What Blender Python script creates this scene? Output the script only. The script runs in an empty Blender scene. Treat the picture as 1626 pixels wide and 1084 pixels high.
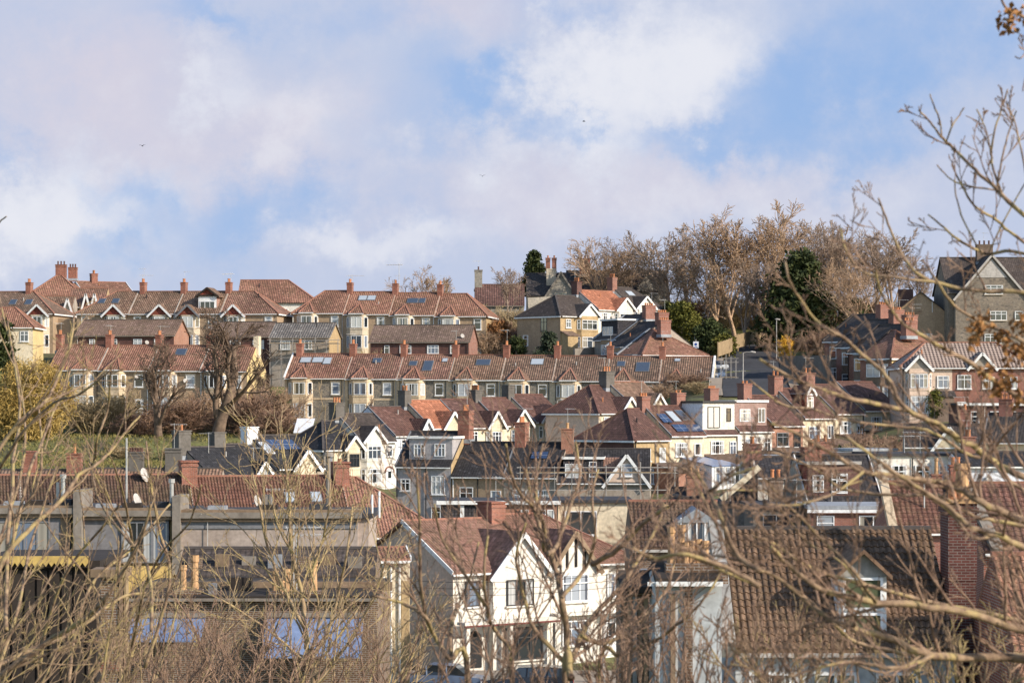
import bpy, math, random
from mathutils import Vector, Matrix
C = bpy.context.scene.collection
SC = bpy.context.scene
RD = math.radians
rnd = random.Random(11)

# ------------------------------------------------------------------ camera, sky, sun, exposure
FPX, CX, HY, CZ = 3839.2, 813.0, 640.0, 20.0        # 85 mm lens looking level across the valley
def P(px, py, Y):
    return Vector(((px - CX) / FPX * Y, Y, CZ + (HY - py) / FPX * Y))

cam = bpy.data.cameras.new('camera'); camo = bpy.data.objects.new('camera', cam); C.objects.link(camo)
cam.lens = 85; cam.sensor_width = 36; cam.shift_y = (640 - 542) / 1626
cam.clip_start = 0.5; cam.clip_end = 9000
camo.location = (0, 0, CZ); camo.rotation_euler = (RD(90), 0, 0)
cam.dof.use_dof = True; cam.dof.focus_distance = 190; cam.dof.aperture_fstop = 5.4
SC.camera = camo

SUN_EL, SUN_AZ = 27.0, 60.0      # azimuth measured from towards the camera (-Y) round to the right (+X)
sdir = Vector((math.sin(RD(SUN_AZ)) * math.cos(RD(SUN_EL)), -math.cos(RD(SUN_AZ)) * math.cos(RD(SUN_EL)), math.sin(RD(SUN_EL))))
sl = bpy.data.lights.new('sun', 'SUN'); sl.energy = 4.3; sl.angle = RD(0.55); sl.color = (1.0, 0.90, 0.76)
so = bpy.data.objects.new('sun', sl); C.objects.link(so)
so.rotation_euler = sdir.to_track_quat('Z', 'Y').to_euler()

SC.view_settings.view_transform = 'Standard'; SC.view_settings.look = 'None'
SC.view_settings.exposure = 0.42; SC.view_settings.gamma = 1.0
SC.cycles.max_bounces = 5; SC.cycles.diffuse_bounces = 2; SC.cycles.glossy_bounces = 2
SC.cycles.transmission_bounces = 3; SC.cycles.transparent_max_bounces = 6

class NT:
    """tiny helper to write node trees"""
    def __init__(s, nt): s.nt = nt
    def n(s, typ, ins=None, **attr):
        nd = s.nt.nodes.new(typ)
        for k, v in attr.items(): setattr(nd, k, v)
        for k, v in (ins or {}).items():
            i = nd.inputs[k]
            if isinstance(v, bpy.types.NodeSocket): s.nt.links.new(v, i)
            else: i.default_value = v
        return nd
    def m(s, op, a, b=0.0, c=None):
        d = {0: a, 1: b}
        if c is not None: d[2] = c
        return s.n('ShaderNodeMath', d, operation=op).outputs[0]
    def mix(s, fac, a, b, blend='MIX'):
        nd = s.n('ShaderNodeMixRGB', {'Fac': fac, 'Color1': a, 'Color2': b}, blend_type=blend)
        return nd.outputs[0]
    def ramp(s, fac, stops, interp='LINEAR'):
        nd = s.n('ShaderNodeValToRGB', {'Fac': fac}); cr = nd.color_ramp; cr.interpolation = interp
        while len(cr.elements) < len(stops): cr.elements.new(0.5)
        for e, (p, c) in zip(cr.elements, stops):
            e.position = p; e.color = c if len(c) == 4 else (*c, 1)
        return nd.outputs[0]
def c4(c): return (c[0], c[1], c[2], 1.0)

def build_world():
    w = bpy.data.worlds.new('World'); SC.world = w; w.use_nodes = True
    nt = w.node_tree; nt.nodes.clear(); t = NT(nt)
    sky = t.n('ShaderNodeTexSky', sky_type='NISHITA', sun_disc=False)
    sky.sun_elevation = RD(SUN_EL); sky.sun_rotation = RD(180 - SUN_AZ)
    sky.altitude = 100; sky.air_density = 1.0; sky.dust_density = 0.6; sky.ozone_density = 1.5
    # clouds laid out by direction: a = x/y, b = z/y (tangents of azimuth and elevation)
    d = t.n('ShaderNodeTexCoord').outputs['Generated']
    sp = t.n('ShaderNodeSeparateXYZ', {0: d})
    y = t.m('MAXIMUM', sp.outputs[1], 0.06)
    a = t.m('DIVIDE', sp.outputs[0], y); b = t.m('DIVIDE', sp.outputs[2], y)
    u = t.m('MULTIPLY_ADD', a, FPX / 1000, CX / 1000)            # same unit as photo px / 1000
    v = t.m('MULTIPLY_ADD', b, -FPX / 1000, HY / 1000)
    uv = t.n('ShaderNodeCombineXYZ', {0: u, 1: v}).outputs[0]
    n1 = t.n('ShaderNodeTexNoise', {'Vector': uv, 'Scale': 4.0, 'Detail': 7.0, 'Roughness': 0.6})
    n2 = t.n('ShaderNodeTexNoise', {'Vector': uv, 'Scale': 11.0, 'Detail': 6.0, 'Roughness': 0.65})
    def off(c, k): return t.m('MULTIPLY', t.m('SUBTRACT', c, 0.5), k)
    s1 = t.n('ShaderNodeSeparateColor', {0: n1.outputs['Color']})
    s2 = t.n('ShaderNodeSeparateColor', {0: n2.outputs['Color']})
    uw = t.m('ADD', t.m('ADD', u, off(s1.outputs[0], 0.34)), off(s2.outputs[0], 0.19))
    vw = t.m('ADD', t.m('ADD', v, off(s1.outputs[1], 0.26)), off(s2.outputs[1], 0.16))
    def blob(cx, cy, rx, ry):
        dx = t.m('DIVIDE', t.m('SUBTRACT', uw, cx / 1000), rx / 1000)
        dy = t.m('DIVIDE', t.m('SUBTRACT', vw, cy / 1000), ry / 1000)
        r = t.m('ADD', t.m('MULTIPLY', dx, dx), t.m('MULTIPLY', dy, dy))
        return t.m('EXPONENT', t.m('MULTIPLY', r, -1.0))
    def total(lst):
        acc = None
        for (cx, cy, rx, ry, k) in lst:
            e = t.m('MULTIPLY', blob(cx, cy, rx, ry), k)
            acc = e if acc is None else t.m('ADD', acc, e)
        return acc
    cover = total([(770, 150, 110, 50, -.95), (1100, 210, 110, 40, -.8), (1280, 150, 130, 90, -.92), (1480, 50, 230, 110, -.72),
                   (915, 195, 60, 30, -.55), (340, 20, 110, 35, -.65), (560, 40, 130, 60, -.3), (190, 320, 60, 50, -.55), (150, 410, 70, 35, -.7), (420, 330, 240, 60, -.6),
                   (10, 245, 60, 40, -.5), (1390, 240, 120, 50, -.5), (880, 25, 110, 40, -.55), (620, 210, 120, 40, -.25), (350, 400, 90, 60, -.5)])
    white = total([(985, 100, 150, 100, 1.0), (1130, 70, 110, 110, .7), (960, 205, 70, 50, .5), (450, 200, 110, 80, .55), (60, 330, 150, 90, .9),
                   (90, 390, 110, 60, .5), (590, 375, 150, 45, .75), (830, 235, 140, 40, .45), (1150, 330, 420, 70, .45), (340, 120, 60, 60, .55), (230, 290, 70, 70, .35)])
    warm = total([(150, 130, 190, 130, 1.0), (740, 20, 150, 50, .9), (980, 300, 420, 70, .75), (470, 200, 90, 80, .6), (330, 230, 160, 60, .5)])
    cov = t.m('ADD', t.m('ADD', 1.08, cover), t.m('MULTIPLY', white, 0.42))
    cov = t.m('ADD', cov, off(n2.outputs['Fac'], 0.8))
    cov = t.m('ADD', cov, off(n1.outputs['Fac'], 0.5))
    cov = t.n('ShaderNodeMapRange', {'Value': cov, 'From Min': -0.05, 'From Max': 1.25}, interpolation_type='SMOOTHSTEP').outputs[0]
    wh = t.m('ADD', white, off(n2.outputs['Fac'], 1.3))
    wh = t.n('ShaderNodeMapRange', {'Value': wh, 'From Min': 0.0, 'From Max': 1.25}, interpolation_type='SMOOTHSTEP').outputs[0]
    wm = t.n('ShaderNodeMapRange', {'Value': warm, 'From Min': 0.0, 'From Max': 1.0}).outputs[0]
    K = 5.1  # cloud brightness, lowered as strength rises so the unseen sky fills more
    grey = t.mix(wm, (.535 * K, .595 * K, .76 * K, 1), (.66 * K, .635 * K, .735 * K, 1))
    cloud = t.mix(wh, grey, (.785 * K, .80 * K, .87 * K, 1))
    blue = t.mix(0.93, sky.outputs[0], (.285 * K, .44 * K, .75 * K, 1))
    front = t.mix(cov, blue, cloud)
    # clouds kept ahead; the unseen sky overhead and behind is left clear to set fill
    fm = t.n('ShaderNodeMapRange', {'Value': sp.outputs[1], 'From Min': 0.55, 'From Max': 0.93}, interpolation_type='SMOOTHSTEP').outputs[0]
    col = t.mix(fm, sky.outputs[0], front)
    bg = t.n('ShaderNodeBackground', {'Color': col, 'Strength': 0.15})
    out = t.n('ShaderNodeOutputWorld', {'Surface': bg.outputs[0]})
build_world()

# ------------------------------------------------------------------ materials
MAT = {}
def newmat(name):
    m = bpy.data.materials.new(name); m.use_nodes = True
    nt = m.node_tree; b = nt.nodes['Principled BSDF']; MAT[name] = m
    return m, NT(nt), b
def wpos(t): return t.n('ShaderNodeNewGeometry').outputs['Position']
def weather(t, col, amt=.35, sc=.55, dark=(.35, .33, .30)):
    """blotchy weathering with a shape of its own, fixed to the place"""
    p = wpos(t)
    n = t.n('ShaderNodeTexNoise', {'Vector': p, 'Scale': sc, 'Detail': 8.0, 'Roughness': 0.65}).outputs['Fac']
    f = t.n('ShaderNodeMapRange', {'Value': n, 'From Min': .38, 'From Max': .68, 'To Min': 0, 'To Max': amt}).outputs[0]
    c = t.mix(f, col, c4(dark), 'MULTIPLY')
    n2 = t.n('ShaderNodeTexNoise', {'Vector': p, 'Scale': sc * 9, 'Detail': 4.0}).outputs['Fac']
    g = t.n('ShaderNodeMapRange', {'Value': n2, 'From Min': .3, 'From Max': .7, 'To Min': .82, 'To Max': 1.14}).outputs[0]
    g3 = t.n('ShaderNodeCombineColor', {0: g, 1: g, 2: g}).outputs[0]
    return t.mix(1.0, c, g3, 'MULTIPLY')
def plain(name, col, rough=.85, amt=.35, sc=.55, dark=(.42, .38, .33), spec=.3, metal=0, streak=True):
    m, t, b = newmat(name)
    c = weather(t, c4(col), amt, sc, dark)
    if streak:       # rain streaks: noise stretched downwards
        p = t.n('ShaderNodeMapping', {'Vector': wpos(t), 'Scale': (2.2, 2.2, .25)}).outputs[0]
        n = t.n('ShaderNodeTexNoise', {'Vector': p, 'Scale': 1.0, 'Detail': 5.0}).outputs['Fac']
        f = t.n('ShaderNodeMapRange', {'Value': n, 'From Min': .52, 'From Max': .75, 'To Min': 0, 'To Max': amt * .8}).outputs[0]
        c = t.mix(f, c, c4(dark), 'MULTIPLY')
    t.nt.links.new(c, b.inputs['Base Color'])
    b.inputs['Roughness'].default_value = rough; b.inputs['Specular IOR Level'].default_value = spec
    b.inputs['Metallic'].default_value = metal
    return m
def tilemat(name, c1, c2, cw=.25, rh=.32, bump=1.0, moss=(.16, .13, .07), mossamt=.5, off=0.0, dark=.4, grow=1.0):
    m, t, b = newmat(name)
    uv = t.n('ShaderNodeUVMap').outputs[0]
    gap_shade = tuple(x * dark for x in c1)  # dark joint colour puts in the shadow of the gaps between tiles
    br = t.n('ShaderNodeTexBrick', {'Vector': uv, 'Scale': 1.0, 'Color1': c4(c1), 'Color2': c4(c2), 'Mortar': c4(gap_shade), 'Mortar Size': .022 * grow,
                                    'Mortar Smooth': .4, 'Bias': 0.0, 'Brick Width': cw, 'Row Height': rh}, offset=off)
    p = wpos(t)
    n = t.n('ShaderNodeTexNoise', {'Vector': p, 'Scale': .8, 'Detail': 9.0, 'Roughness': .7}).outputs['Fac']
    f = t.n('ShaderNodeMapRange', {'Value': n, 'From Min': .45, 'From Max': .72, 'To Min': 0, 'To Max': mossamt}).outputs[0]
    c = t.mix(f, br.outputs['Color'], c4(moss))
    n2 = t.n('ShaderNodeTexNoise', {'Vector': p, 'Scale': .25, 'Detail': 3.0}).outputs['Fac']
    g = t.n('ShaderNodeMapRange', {'Value': n2, 'From Min': .3, 'From Max': .7, 'To Min': .78, 'To Max': 1.25}).outputs[0]
    c = t.mix(1.0, c, t.n('ShaderNodeCombineColor', {0: g, 1: g, 2: g}).outputs[0], 'MULTIPLY')
    n3 = t.n('ShaderNodeTexNoise', {'Vector': p, 'Scale': 3.5, 'Detail': 2.0}).outputs['Fac']
    g3 = t.n('ShaderNodeMapRange', {'Value': n3, 'From Min': .3, 'From Max': .7, 'To Min': .7, 'To Max': 1.3}).outputs[0]
    c = t.mix(1.0, c, t.n('ShaderNodeCombineColor', {0: g3, 1: g3, 2: g3}).outputs[0], 'MULTIPLY')
    # every roof was laid and repaired at its own time: small differences of tone from house to house
    rn = t.n('ShaderNodeObjectInfo').outputs['Random']
    tint = t.ramp(rn, [(0, (.80, .84, .88)), (.3, (1.04, 1.0, .95)), (.55, (.92, .92, .90)), (.8, (1.08, 1.04, 1.0)), (1, (.86, .92, .95))])
    c = t.mix(1.0, c, tint, 'MULTIPLY')
    # slipped and replaced tiles: scattered single tiles of another tone
    vv = t.n('ShaderNodeTexWhiteNoise', {'Vector': t.n('ShaderNodeVectorMath', {0: t.n('ShaderNodeVectorMath', {0: uv, 1: (1 / cw, 1 / rh, 1)}, operation='MULTIPLY').outputs[0]}, operation='FLOOR').outputs[0]}, noise_dimensions='3D').outputs['Value']
    od = t.m('GREATER_THAN', vv, .955); c = t.mix(t.m('MULTIPLY', od, .45), c, c4(tuple(min(1, x * 1.7 + .02) for x in c1)))
    t.nt.links.new(c, b.inputs['Base Color']); b.inputs['Roughness'].default_value = .85
    b.inputs['Specular IOR Level'].default_value = .2
    if bump:
        s = t.n('ShaderNodeSeparateXYZ', {0: uv})
        w = t.m('SINE', t.m('MULTIPLY', s.outputs[0], 2 * math.pi / cw))
        r = t.m('FRACT', t.m('DIVIDE', s.outputs[1], rh))
        h = t.m('ADD', t.m('MULTIPLY', w, .5), t.m('MULTIPLY', r, -.8))
        bp = t.n('ShaderNodeBump', {'Height': h, 'Strength': bump, 'Distance': .045})
        t.nt.links.new(bp.outputs[0], b.inputs['Normal'])
    return m
def brickmat(name, c1, c2, mort=(.35, .31, .27), bw=.225, rh=.075, ms=.011, amt=.4, bump=.4):
    m, t, b = newmat(name)
    uv = t.n('ShaderNodeUVMap').outputs[0]
    br = t.n('ShaderNodeTexBrick', {'Vector': uv, 'Scale': 1.0, 'Color1': c4(c1), 'Color2': c4(c2), 'Mortar': c4(mort), 'Mortar Size': ms,
                                    'Mortar Smooth': .2, 'Bias': -.1, 'Brick Width': bw, 'Row Height': rh})
    c = weather(t, br.outputs['Color'], amt, .9)
    t.nt.links.new(c, b.inputs['Base Color']); b.inputs['Roughness'].default_value = .88; b.inputs['Specular IOR Level'].default_value = .2
    bp = t.n('ShaderNodeBump', {'Height': br.outputs['Fac'], 'Strength': bump, 'Distance': -.012})
    t.nt.links.new(bp.outputs[0], b.inputs['Normal'])
    return m
def rubblemat(name, cols, mort=(.30, .27, .22), sc=3.2):
    m, t, b = newmat(name)
    uv = t.n('ShaderNodeUVMap').outputs[0]
    mp = t.n('ShaderNodeMapping', {'Vector': uv, 'Scale': (1, 1.7, 1)}).outputs[0]
    v = t.n('ShaderNodeTexVoronoi', {'Vector': mp, 'Scale': sc})
    e = t.n('ShaderNodeTexVoronoi', {'Vector': mp, 'Scale': sc}, feature='DISTANCE_TO_EDGE').outputs['Distance']
    s = t.n('ShaderNodeSeparateColor', {0: v.outputs['Color']}).outputs[0]
    c = t.ramp(s, [(i / (len(cols) - 1), q) for i, q in enumerate(cols)])
    f = t.n('ShaderNodeMapRange', {'Value': e, 'From Min': .02, 'From Max': .07, 'To Min': 1, 'To Max': 0}).outputs[0]
    c = t.mix(f, c, c4(mort)); c = weather(t, c, .35, .7)
    t.nt.links.new(c, b.inputs['Base Color']); b.inputs['Roughness'].default_value = .9
    return m
def glassmat(name, bright=1.0):
    """window glass over dark rooms, net curtains or drawn blinds, differing from pane to pane"""
    m, t, b = newmat(name)
    rn = t.n('ShaderNodeObjectInfo').outputs['Random']
    g = t.n('ShaderNodeSeparateXYZ', {0: t.n('ShaderNodeTexCoord').outputs['Generated']})
    x = t.m('ABSOLUTE', t.m('SUBTRACT', g.outputs[0], .5))
    th = t.n('ShaderNodeMapRange', {'Value': t.m('FRACT', t.m('MULTIPLY', rn, 7.31)), 'To Min': .12, 'To Max': .62}).outputs[0]
    side = t.m('GREATER_THAN', x, th)
    room_sky = t.ramp(t.m('FRACT', t.m('MULTIPLY', rn, 3.77)), [(0, (.018, .022, .028)), (.5, (.055, .07, .09)), (.62, (.16, .2, .27)), (.78, (.34, .37, .42)), (.92, (.52, .52, .5))], 'CONSTANT')  # bluish steps put reflected sky into the pane colour
    cur = t.ramp(t.m('FRACT', t.m('MULTIPLY', rn, 5.13)), [(0, (.5 * bright, .5 * bright, .49 * bright)), (.55, (.36, .33, .28)), (.8, (.1, .11, .14))], 'CONSTANT')
    fold = t.n('ShaderNodeMapRange', {'Value': t.m('SINE', t.m('MULTIPLY', g.outputs[0], 42.0)), 'From Min': -1, 'From Max': 1, 'To Min': .75, 'To Max': 1}).outputs[0]
    cur = t.mix(1.0, cur, t.n('ShaderNodeCombineColor', {0: fold, 1: fold, 2: fold}).outputs[0], 'MULTIPLY')
    c = t.mix(side, room_sky, cur)
    t.nt.links.new(c, b.inputs['Base Color']); b.inputs['Roughness'].default_value = .06
    b.inputs['Specular IOR Level'].default_value = .9; b.inputs['IOR'].default_value = 1.6
    return m
def barkmat(name, c1, c2, sc=9.0, moss=None):
    m, t, b = newmat(name)
    p = wpos(t)
    n = t.n('ShaderNodeTexNoise', {'Vector': p, 'Scale': sc, 'Detail': 5.0}).outputs['Fac']
    c = t.ramp(n, [(.3, c1), (.7, c2)])
    if moss:
        k = t.n('ShaderNodeTexNoise', {'Vector': p, 'Scale': sc * .35, 'Detail': 4.0}).outputs['Fac']
        f = t.n('ShaderNodeMapRange', {'Value': k, 'From Min': .5, 'From Max': .62}).outputs[0]
        c = t.mix(f, c, c4(moss))
    t.nt.links.new(c, b.inputs['Base Color']); b.inputs['Roughness'].default_value = .85; b.inputs['Specular IOR Level'].default_value = .15
    nb = t.n('ShaderNodeTexNoise', {'Vector': p, 'Scale': sc * 7, 'Detail': 4.0}).outputs['Fac']
    bp = t.n('ShaderNodeBump', {'Height': nb, 'Strength': .8, 'Distance': .12 / sc}); t.nt.links.new(bp.outputs[0], b.inputs['Normal'])
    return m
def leafmat(name, c1, c2, sc=1.2):
    m, t, b = newmat(name)
    p = wpos(t)
    n = t.n('ShaderNodeTexNoise', {'Vector': p, 'Scale': sc, 'Detail': 6.0, 'Roughness': .7}).outputs['Fac']
    c = t.ramp(n, [(.3, c1), (.7, c2)])
    t.nt.links.new(c, b.inputs['Base Color']); b.inputs['Roughness'].default_value = .7; b.inputs['Specular IOR Level'].default_value = .2
    return m

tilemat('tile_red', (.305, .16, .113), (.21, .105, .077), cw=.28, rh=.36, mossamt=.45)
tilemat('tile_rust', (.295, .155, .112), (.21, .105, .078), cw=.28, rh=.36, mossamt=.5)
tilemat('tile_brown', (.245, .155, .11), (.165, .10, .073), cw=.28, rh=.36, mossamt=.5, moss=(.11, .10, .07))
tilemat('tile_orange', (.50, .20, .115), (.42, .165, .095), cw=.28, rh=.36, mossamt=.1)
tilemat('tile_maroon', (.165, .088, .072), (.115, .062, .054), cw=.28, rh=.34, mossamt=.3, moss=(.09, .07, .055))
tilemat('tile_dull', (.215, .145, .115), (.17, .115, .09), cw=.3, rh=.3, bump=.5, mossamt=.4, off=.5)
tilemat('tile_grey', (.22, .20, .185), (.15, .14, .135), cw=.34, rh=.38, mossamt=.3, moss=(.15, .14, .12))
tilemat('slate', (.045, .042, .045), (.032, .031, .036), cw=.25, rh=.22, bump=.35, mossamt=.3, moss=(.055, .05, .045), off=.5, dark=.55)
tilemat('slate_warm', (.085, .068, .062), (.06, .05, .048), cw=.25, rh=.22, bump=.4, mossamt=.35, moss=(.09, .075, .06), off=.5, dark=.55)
tilemat('tile_chequer', (.42, .30, .24), (.05, .035, .03), cw=.5, rh=.5, bump=.5, mossamt=.1, off=.5)
m, t, b = newmat('tile_diamond'); uvn = t.n('ShaderNodeMapping', {'Vector': t.n('ShaderNodeUVMap').outputs[0], 'Rotation': (0, 0, RD(45))}).outputs[0]
ck = t.n('ShaderNodeTexChecker', {'Vector': uvn, 'Scale': 1 / .28, 'Color1': (.50, .38, .31, 1), 'Color2': (.07, .045, .038, 1)}).outputs[0]
t.nt.links.new(weather(t, ck, .3, .8), b.inputs['Base Color']); b.inputs['Roughness'].default_value = .85
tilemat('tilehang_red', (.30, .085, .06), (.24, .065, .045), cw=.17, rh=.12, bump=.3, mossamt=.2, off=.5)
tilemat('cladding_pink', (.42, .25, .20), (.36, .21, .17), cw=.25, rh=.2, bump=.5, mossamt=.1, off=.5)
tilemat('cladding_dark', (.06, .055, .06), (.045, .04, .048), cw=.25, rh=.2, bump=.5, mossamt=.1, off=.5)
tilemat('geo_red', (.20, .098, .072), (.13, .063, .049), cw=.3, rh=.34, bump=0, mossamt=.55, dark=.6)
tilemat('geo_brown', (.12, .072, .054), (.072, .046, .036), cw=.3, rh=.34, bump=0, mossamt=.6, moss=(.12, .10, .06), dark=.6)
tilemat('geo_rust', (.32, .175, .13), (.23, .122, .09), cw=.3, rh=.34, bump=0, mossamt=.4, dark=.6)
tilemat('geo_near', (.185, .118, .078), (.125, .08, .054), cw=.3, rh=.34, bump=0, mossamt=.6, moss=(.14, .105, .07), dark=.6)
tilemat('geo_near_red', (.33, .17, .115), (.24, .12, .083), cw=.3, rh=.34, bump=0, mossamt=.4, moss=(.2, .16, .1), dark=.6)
plain('ridge_red', (.34, .165, .115)); plain('ridge_maroon', (.17, .085, .068)); plain('ridge_dark', (.10, .085, .08)); plain('mortar', (.52, .46, .40), amt=.5)
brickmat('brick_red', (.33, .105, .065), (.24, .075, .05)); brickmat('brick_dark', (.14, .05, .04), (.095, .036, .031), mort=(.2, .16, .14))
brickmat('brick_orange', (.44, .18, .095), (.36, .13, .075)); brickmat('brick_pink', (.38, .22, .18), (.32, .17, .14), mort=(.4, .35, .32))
brickmat('brick_chim', (.40, .13, .075), (.27, .085, .055), mort=(.3, .26, .22), amt=.6)
brickmat('brick_brown', (.20, .12, .075), (.14, .085, .055), amt=.5)
rubblemat('rubble', [(.15, .135, .12), (.24, .205, .165), (.115, .105, .10), (.29, .235, .175)], mort=(.33, .29, .23))
rubblemat('stone_brown', [(.19, .16, .125), (.26, .21, .16), (.14, .12, .10), (.29, .235, .18)], mort=(.25, .21, .165), sc=2.4)
rubblemat('stone_grey', [(.25, .225, .19), (.33, .29, .24), (.19, .175, .155), (.36, .31, .25)], mort=(.34, .31, .26), sc=2.4)
plain('bath', (.62, .49, .34), amt=.5, dark=(.55, .48, .42)); plain('bath_pale', (.62, .52, .39), amt=.4)
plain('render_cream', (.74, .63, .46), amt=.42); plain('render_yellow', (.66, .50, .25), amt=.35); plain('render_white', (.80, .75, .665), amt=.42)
plain('render_bluewhite', (.74, .76, .82), amt=.2); plain('render_beige', (.40, .31, .20), amt=.35); plain('render_brown', (.41, .295, .195), amt=.35)
plain('render_tan', (.46, .33, .18), amt=.35)
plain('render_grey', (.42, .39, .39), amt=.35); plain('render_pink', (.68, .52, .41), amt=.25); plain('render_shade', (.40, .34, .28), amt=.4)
plain('render_stain', (.42, .40, .37), amt=.7, dark=(.3, .28, .26)); plain('render_bluegrey', (.52, .54, .55), amt=.5, dark=(.45, .42, .38))
plain('render_mush', (.44, .36, .31), amt=.45); plain('render_slate', (.21, .20, .205), amt=.4)
plain('chim_grey', (.16, .145, .13), amt=.5); plain('chim_white', (.80, .80, .82), amt=.15)
plain('paint_white', (.82, .81, .79), rough=.5, amt=.12, streak=False); plain('frame_white', (.84, .84, .84), rough=.45, amt=.08, streak=False)
plain('frame_dark', (.045, .042, .042), rough=.5, amt=.1, streak=False); plain('frame_grey', (.2, .2, .21), rough=.5, amt=.1, streak=False)
plain('black', (.02, .02, .022), rough=.7, amt=.2, streak=False); plain('felt', (.055, .055, .062), rough=.75, amt=.4)
plain('lead', (.33, .35, .38), rough=.55, amt=.4); plain('concrete', (.27, .235, .20), amt=.45); plain('grey_light', (.47, .44, .41), amt=.35)
plain('pot_clay', (.50, .21, .10), amt=.4); plain('pot_buff', (.55, .33, .17), amt=.4); plain('pot_dark', (.12, .06, .05), amt=.4)
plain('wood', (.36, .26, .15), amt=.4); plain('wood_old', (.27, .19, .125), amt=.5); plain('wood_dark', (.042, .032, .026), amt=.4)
plain('steel', (.48, .47, .45), rough=.45, amt=.2, metal=.5, streak=False); plain('scaffold_tube', (.36, .33, .30), rough=.5, amt=.2, streak=False)
plain('aerial_metal', (.62, .60, .57), rough=.4, amt=.1, metal=.3, streak=False)
plain('yellow_trim', (.62, .43, .14), amt=.3); plain('yellow_wall', (.72, .49, .17), amt=.2); plain('poly_roof', (.20, .26, .41), rough=.3, amt=.45, dark=(.45, .5, .6), spec=.5)
plain('red_paint', (.16, .035, .03), rough=.5, amt=.2, streak=False); plain('timber_brown', (.022, .017, .015), amt=.2)  # near-black timber: shade of the outbuilding front put into the colour
plain('car_blue', (.10, .14, .22), rough=.25, amt=.1, spec=.6, streak=False); plain('car_black', (.015, .016, .022), rough=.22, amt=.1, spec=.6, streak=False)
plain('car_silver', (.42, .44, .47), rough=.3, amt=.1, spec=.6, streak=False); plain('car_red', (.35, .03, .03), rough=.25, amt=.1, spec=.6, streak=False)
plain('car_white', (.78, .78, .78), rough=.3, amt=.1, spec=.6, streak=False)
plain('tyre', (.02, .02, .02), amt=.1, streak=False); plain('lamp_red', (.5, .02, .02), rough=.2, amt=.05, streak=False)
plain('asphalt', (.055, .055, .06), amt=.4, sc=.3, streak=False); plain('pavement', (.36, .29, .22), amt=.4, sc=.3, streak=False)
plain('sign_blue', (.03, .08, .3), amt=.05, streak=False); plain('cloth_white', (.75, .76, .8), amt=.15, streak=False)
plain('bird_dark', (.02, .02, .025), amt=.1, streak=False); plain('curtain_green', (.10, .115, .06), amt=.3)
plain('flower', (.75, .42, .05), amt=.4, streak=False)
glassmat('glass'); glassmat('glass_pale', 1.2)
m, t, b = newmat('glass_dark'); b.inputs['Base Color'].default_value = (.02, .025, .03, 1); b.inputs['Roughness'].default_value = .05; b.inputs['Specular IOR Level'].default_value = .9
m, t, b = newmat('skylight'); b.inputs['Base Color'].default_value = (.06, .075, .10, 1); b.inputs['Roughness'].default_value = .08; b.inputs['Specular IOR Level'].default_value = 1.0; b.inputs['IOR'].default_value = 2.0
m, t, b = newmat('skylight_pale'); b.inputs['Base Color'].default_value = (.42, .46, .5, 1); b.inputs['Roughness'].default_value = .1; b.inputs['Specular IOR Level'].default_value = 1.0
m, t, b = newmat('solar'); uvn = t.n('ShaderNodeUVMap').outputs[0]
br = t.n('ShaderNodeTexBrick', {'Vector': uvn, 'Scale': 1.0, 'Color1': (.03, .05, .11, 1), 'Color2': (.035, .06, .13, 1), 'Mortar': (.28, .31, .38, 1), 'Mortar Size': .022, 'Brick Width': .9, 'Row Height': .8}, offset=0.0)
t.nt.links.new(br.outputs['Color'], b.inputs['Base Color']); b.inputs['Roughness'].default_value = .12; b.inputs['Specular IOR Level'].default_value = 1.0; b.inputs['IOR'].default_value = 1.8
barkmat('bark_grey', (.115, .08, .06), (.25, .175, .125), sc=2); barkmat('bark_far', (.30, .195, .13), (.52, .36, .235), sc=1.0)
barkmat('bark_fargrey', (.24, .17, .13), (.43, .315, .235), sc=1.0)
barkmat('bark_near', (.11, .07, .052), (.38, .265, .17), sc=14, moss=(.37, .28, .13)); barkmat('bark_red', (.13, .08, .058), (.38, .25, .175), sc=10)
barkmat('bark_yellow', (.24, .16, .10), (.46, .34, .20), sc=8, moss=(.42, .32, .15))
leafmat('leaf_conifer', (.012, .022, .010), (.075, .085, .022), sc=.6); leafmat('leaf_conifer_blue', (.02, .032, .02), (.075, .09, .05))
leafmat('leaf_yellowgreen', (.06, .07, .012), (.17, .15, .03)); leafmat('leaf_willow', (.27, .18, .05), (.50, .345, .11), sc=.7)
leafmat('leaf_hedge', (.02, .035, .012), (.075, .085, .025)); leafmat('leaf_rust', (.16, .065, .025), (.34, .17, .07)); leafmat('leaf_dry', (.20, .085, .03), (.42, .22, .08), sc=20)
leafmat('twig_pink', (.17, .10, .075), (.36, .23, .15)); leafmat('twig_straw', (.30, .22, .12), (.50, .38, .22))
# ground: winter grass, moss and bare earth
m, t, b = newmat('ground')
p = wpos(t)
n = t.n('ShaderNodeTexNoise', {'Vector': p, 'Scale': .16, 'Detail': 8.0, 'Roughness': .7}).outputs['Fac']
n2 = t.n('ShaderNodeTexNoise', {'Vector': p, 'Scale': 2.2, 'Detail': 6.0}).outputs['Fac']
c = t.ramp(n, [(.36, (.05, .04, .025)), (.46, (.11, .10, .035)), (.56, (.14, .145, .04)), (.68, (.2, .165, .07))])
g = t.n('ShaderNodeMapRange', {'Value': n2, 'From Min': .3, 'From Max': .7, 'To Min': .55, 'To Max': 1.35}).outputs[0]
c = t.mix(1.0, c, t.n('ShaderNodeCombineColor', {0: g, 1: g, 2: g}).outputs[0], 'MULTIPLY')
t.nt.links.new(c, b.inputs['Base Color']); b.inputs['Roughness'].default_value = .95
leafmat('grass', (.085, .08, .022), (.27, .225, .075), sc=.5)

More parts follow.
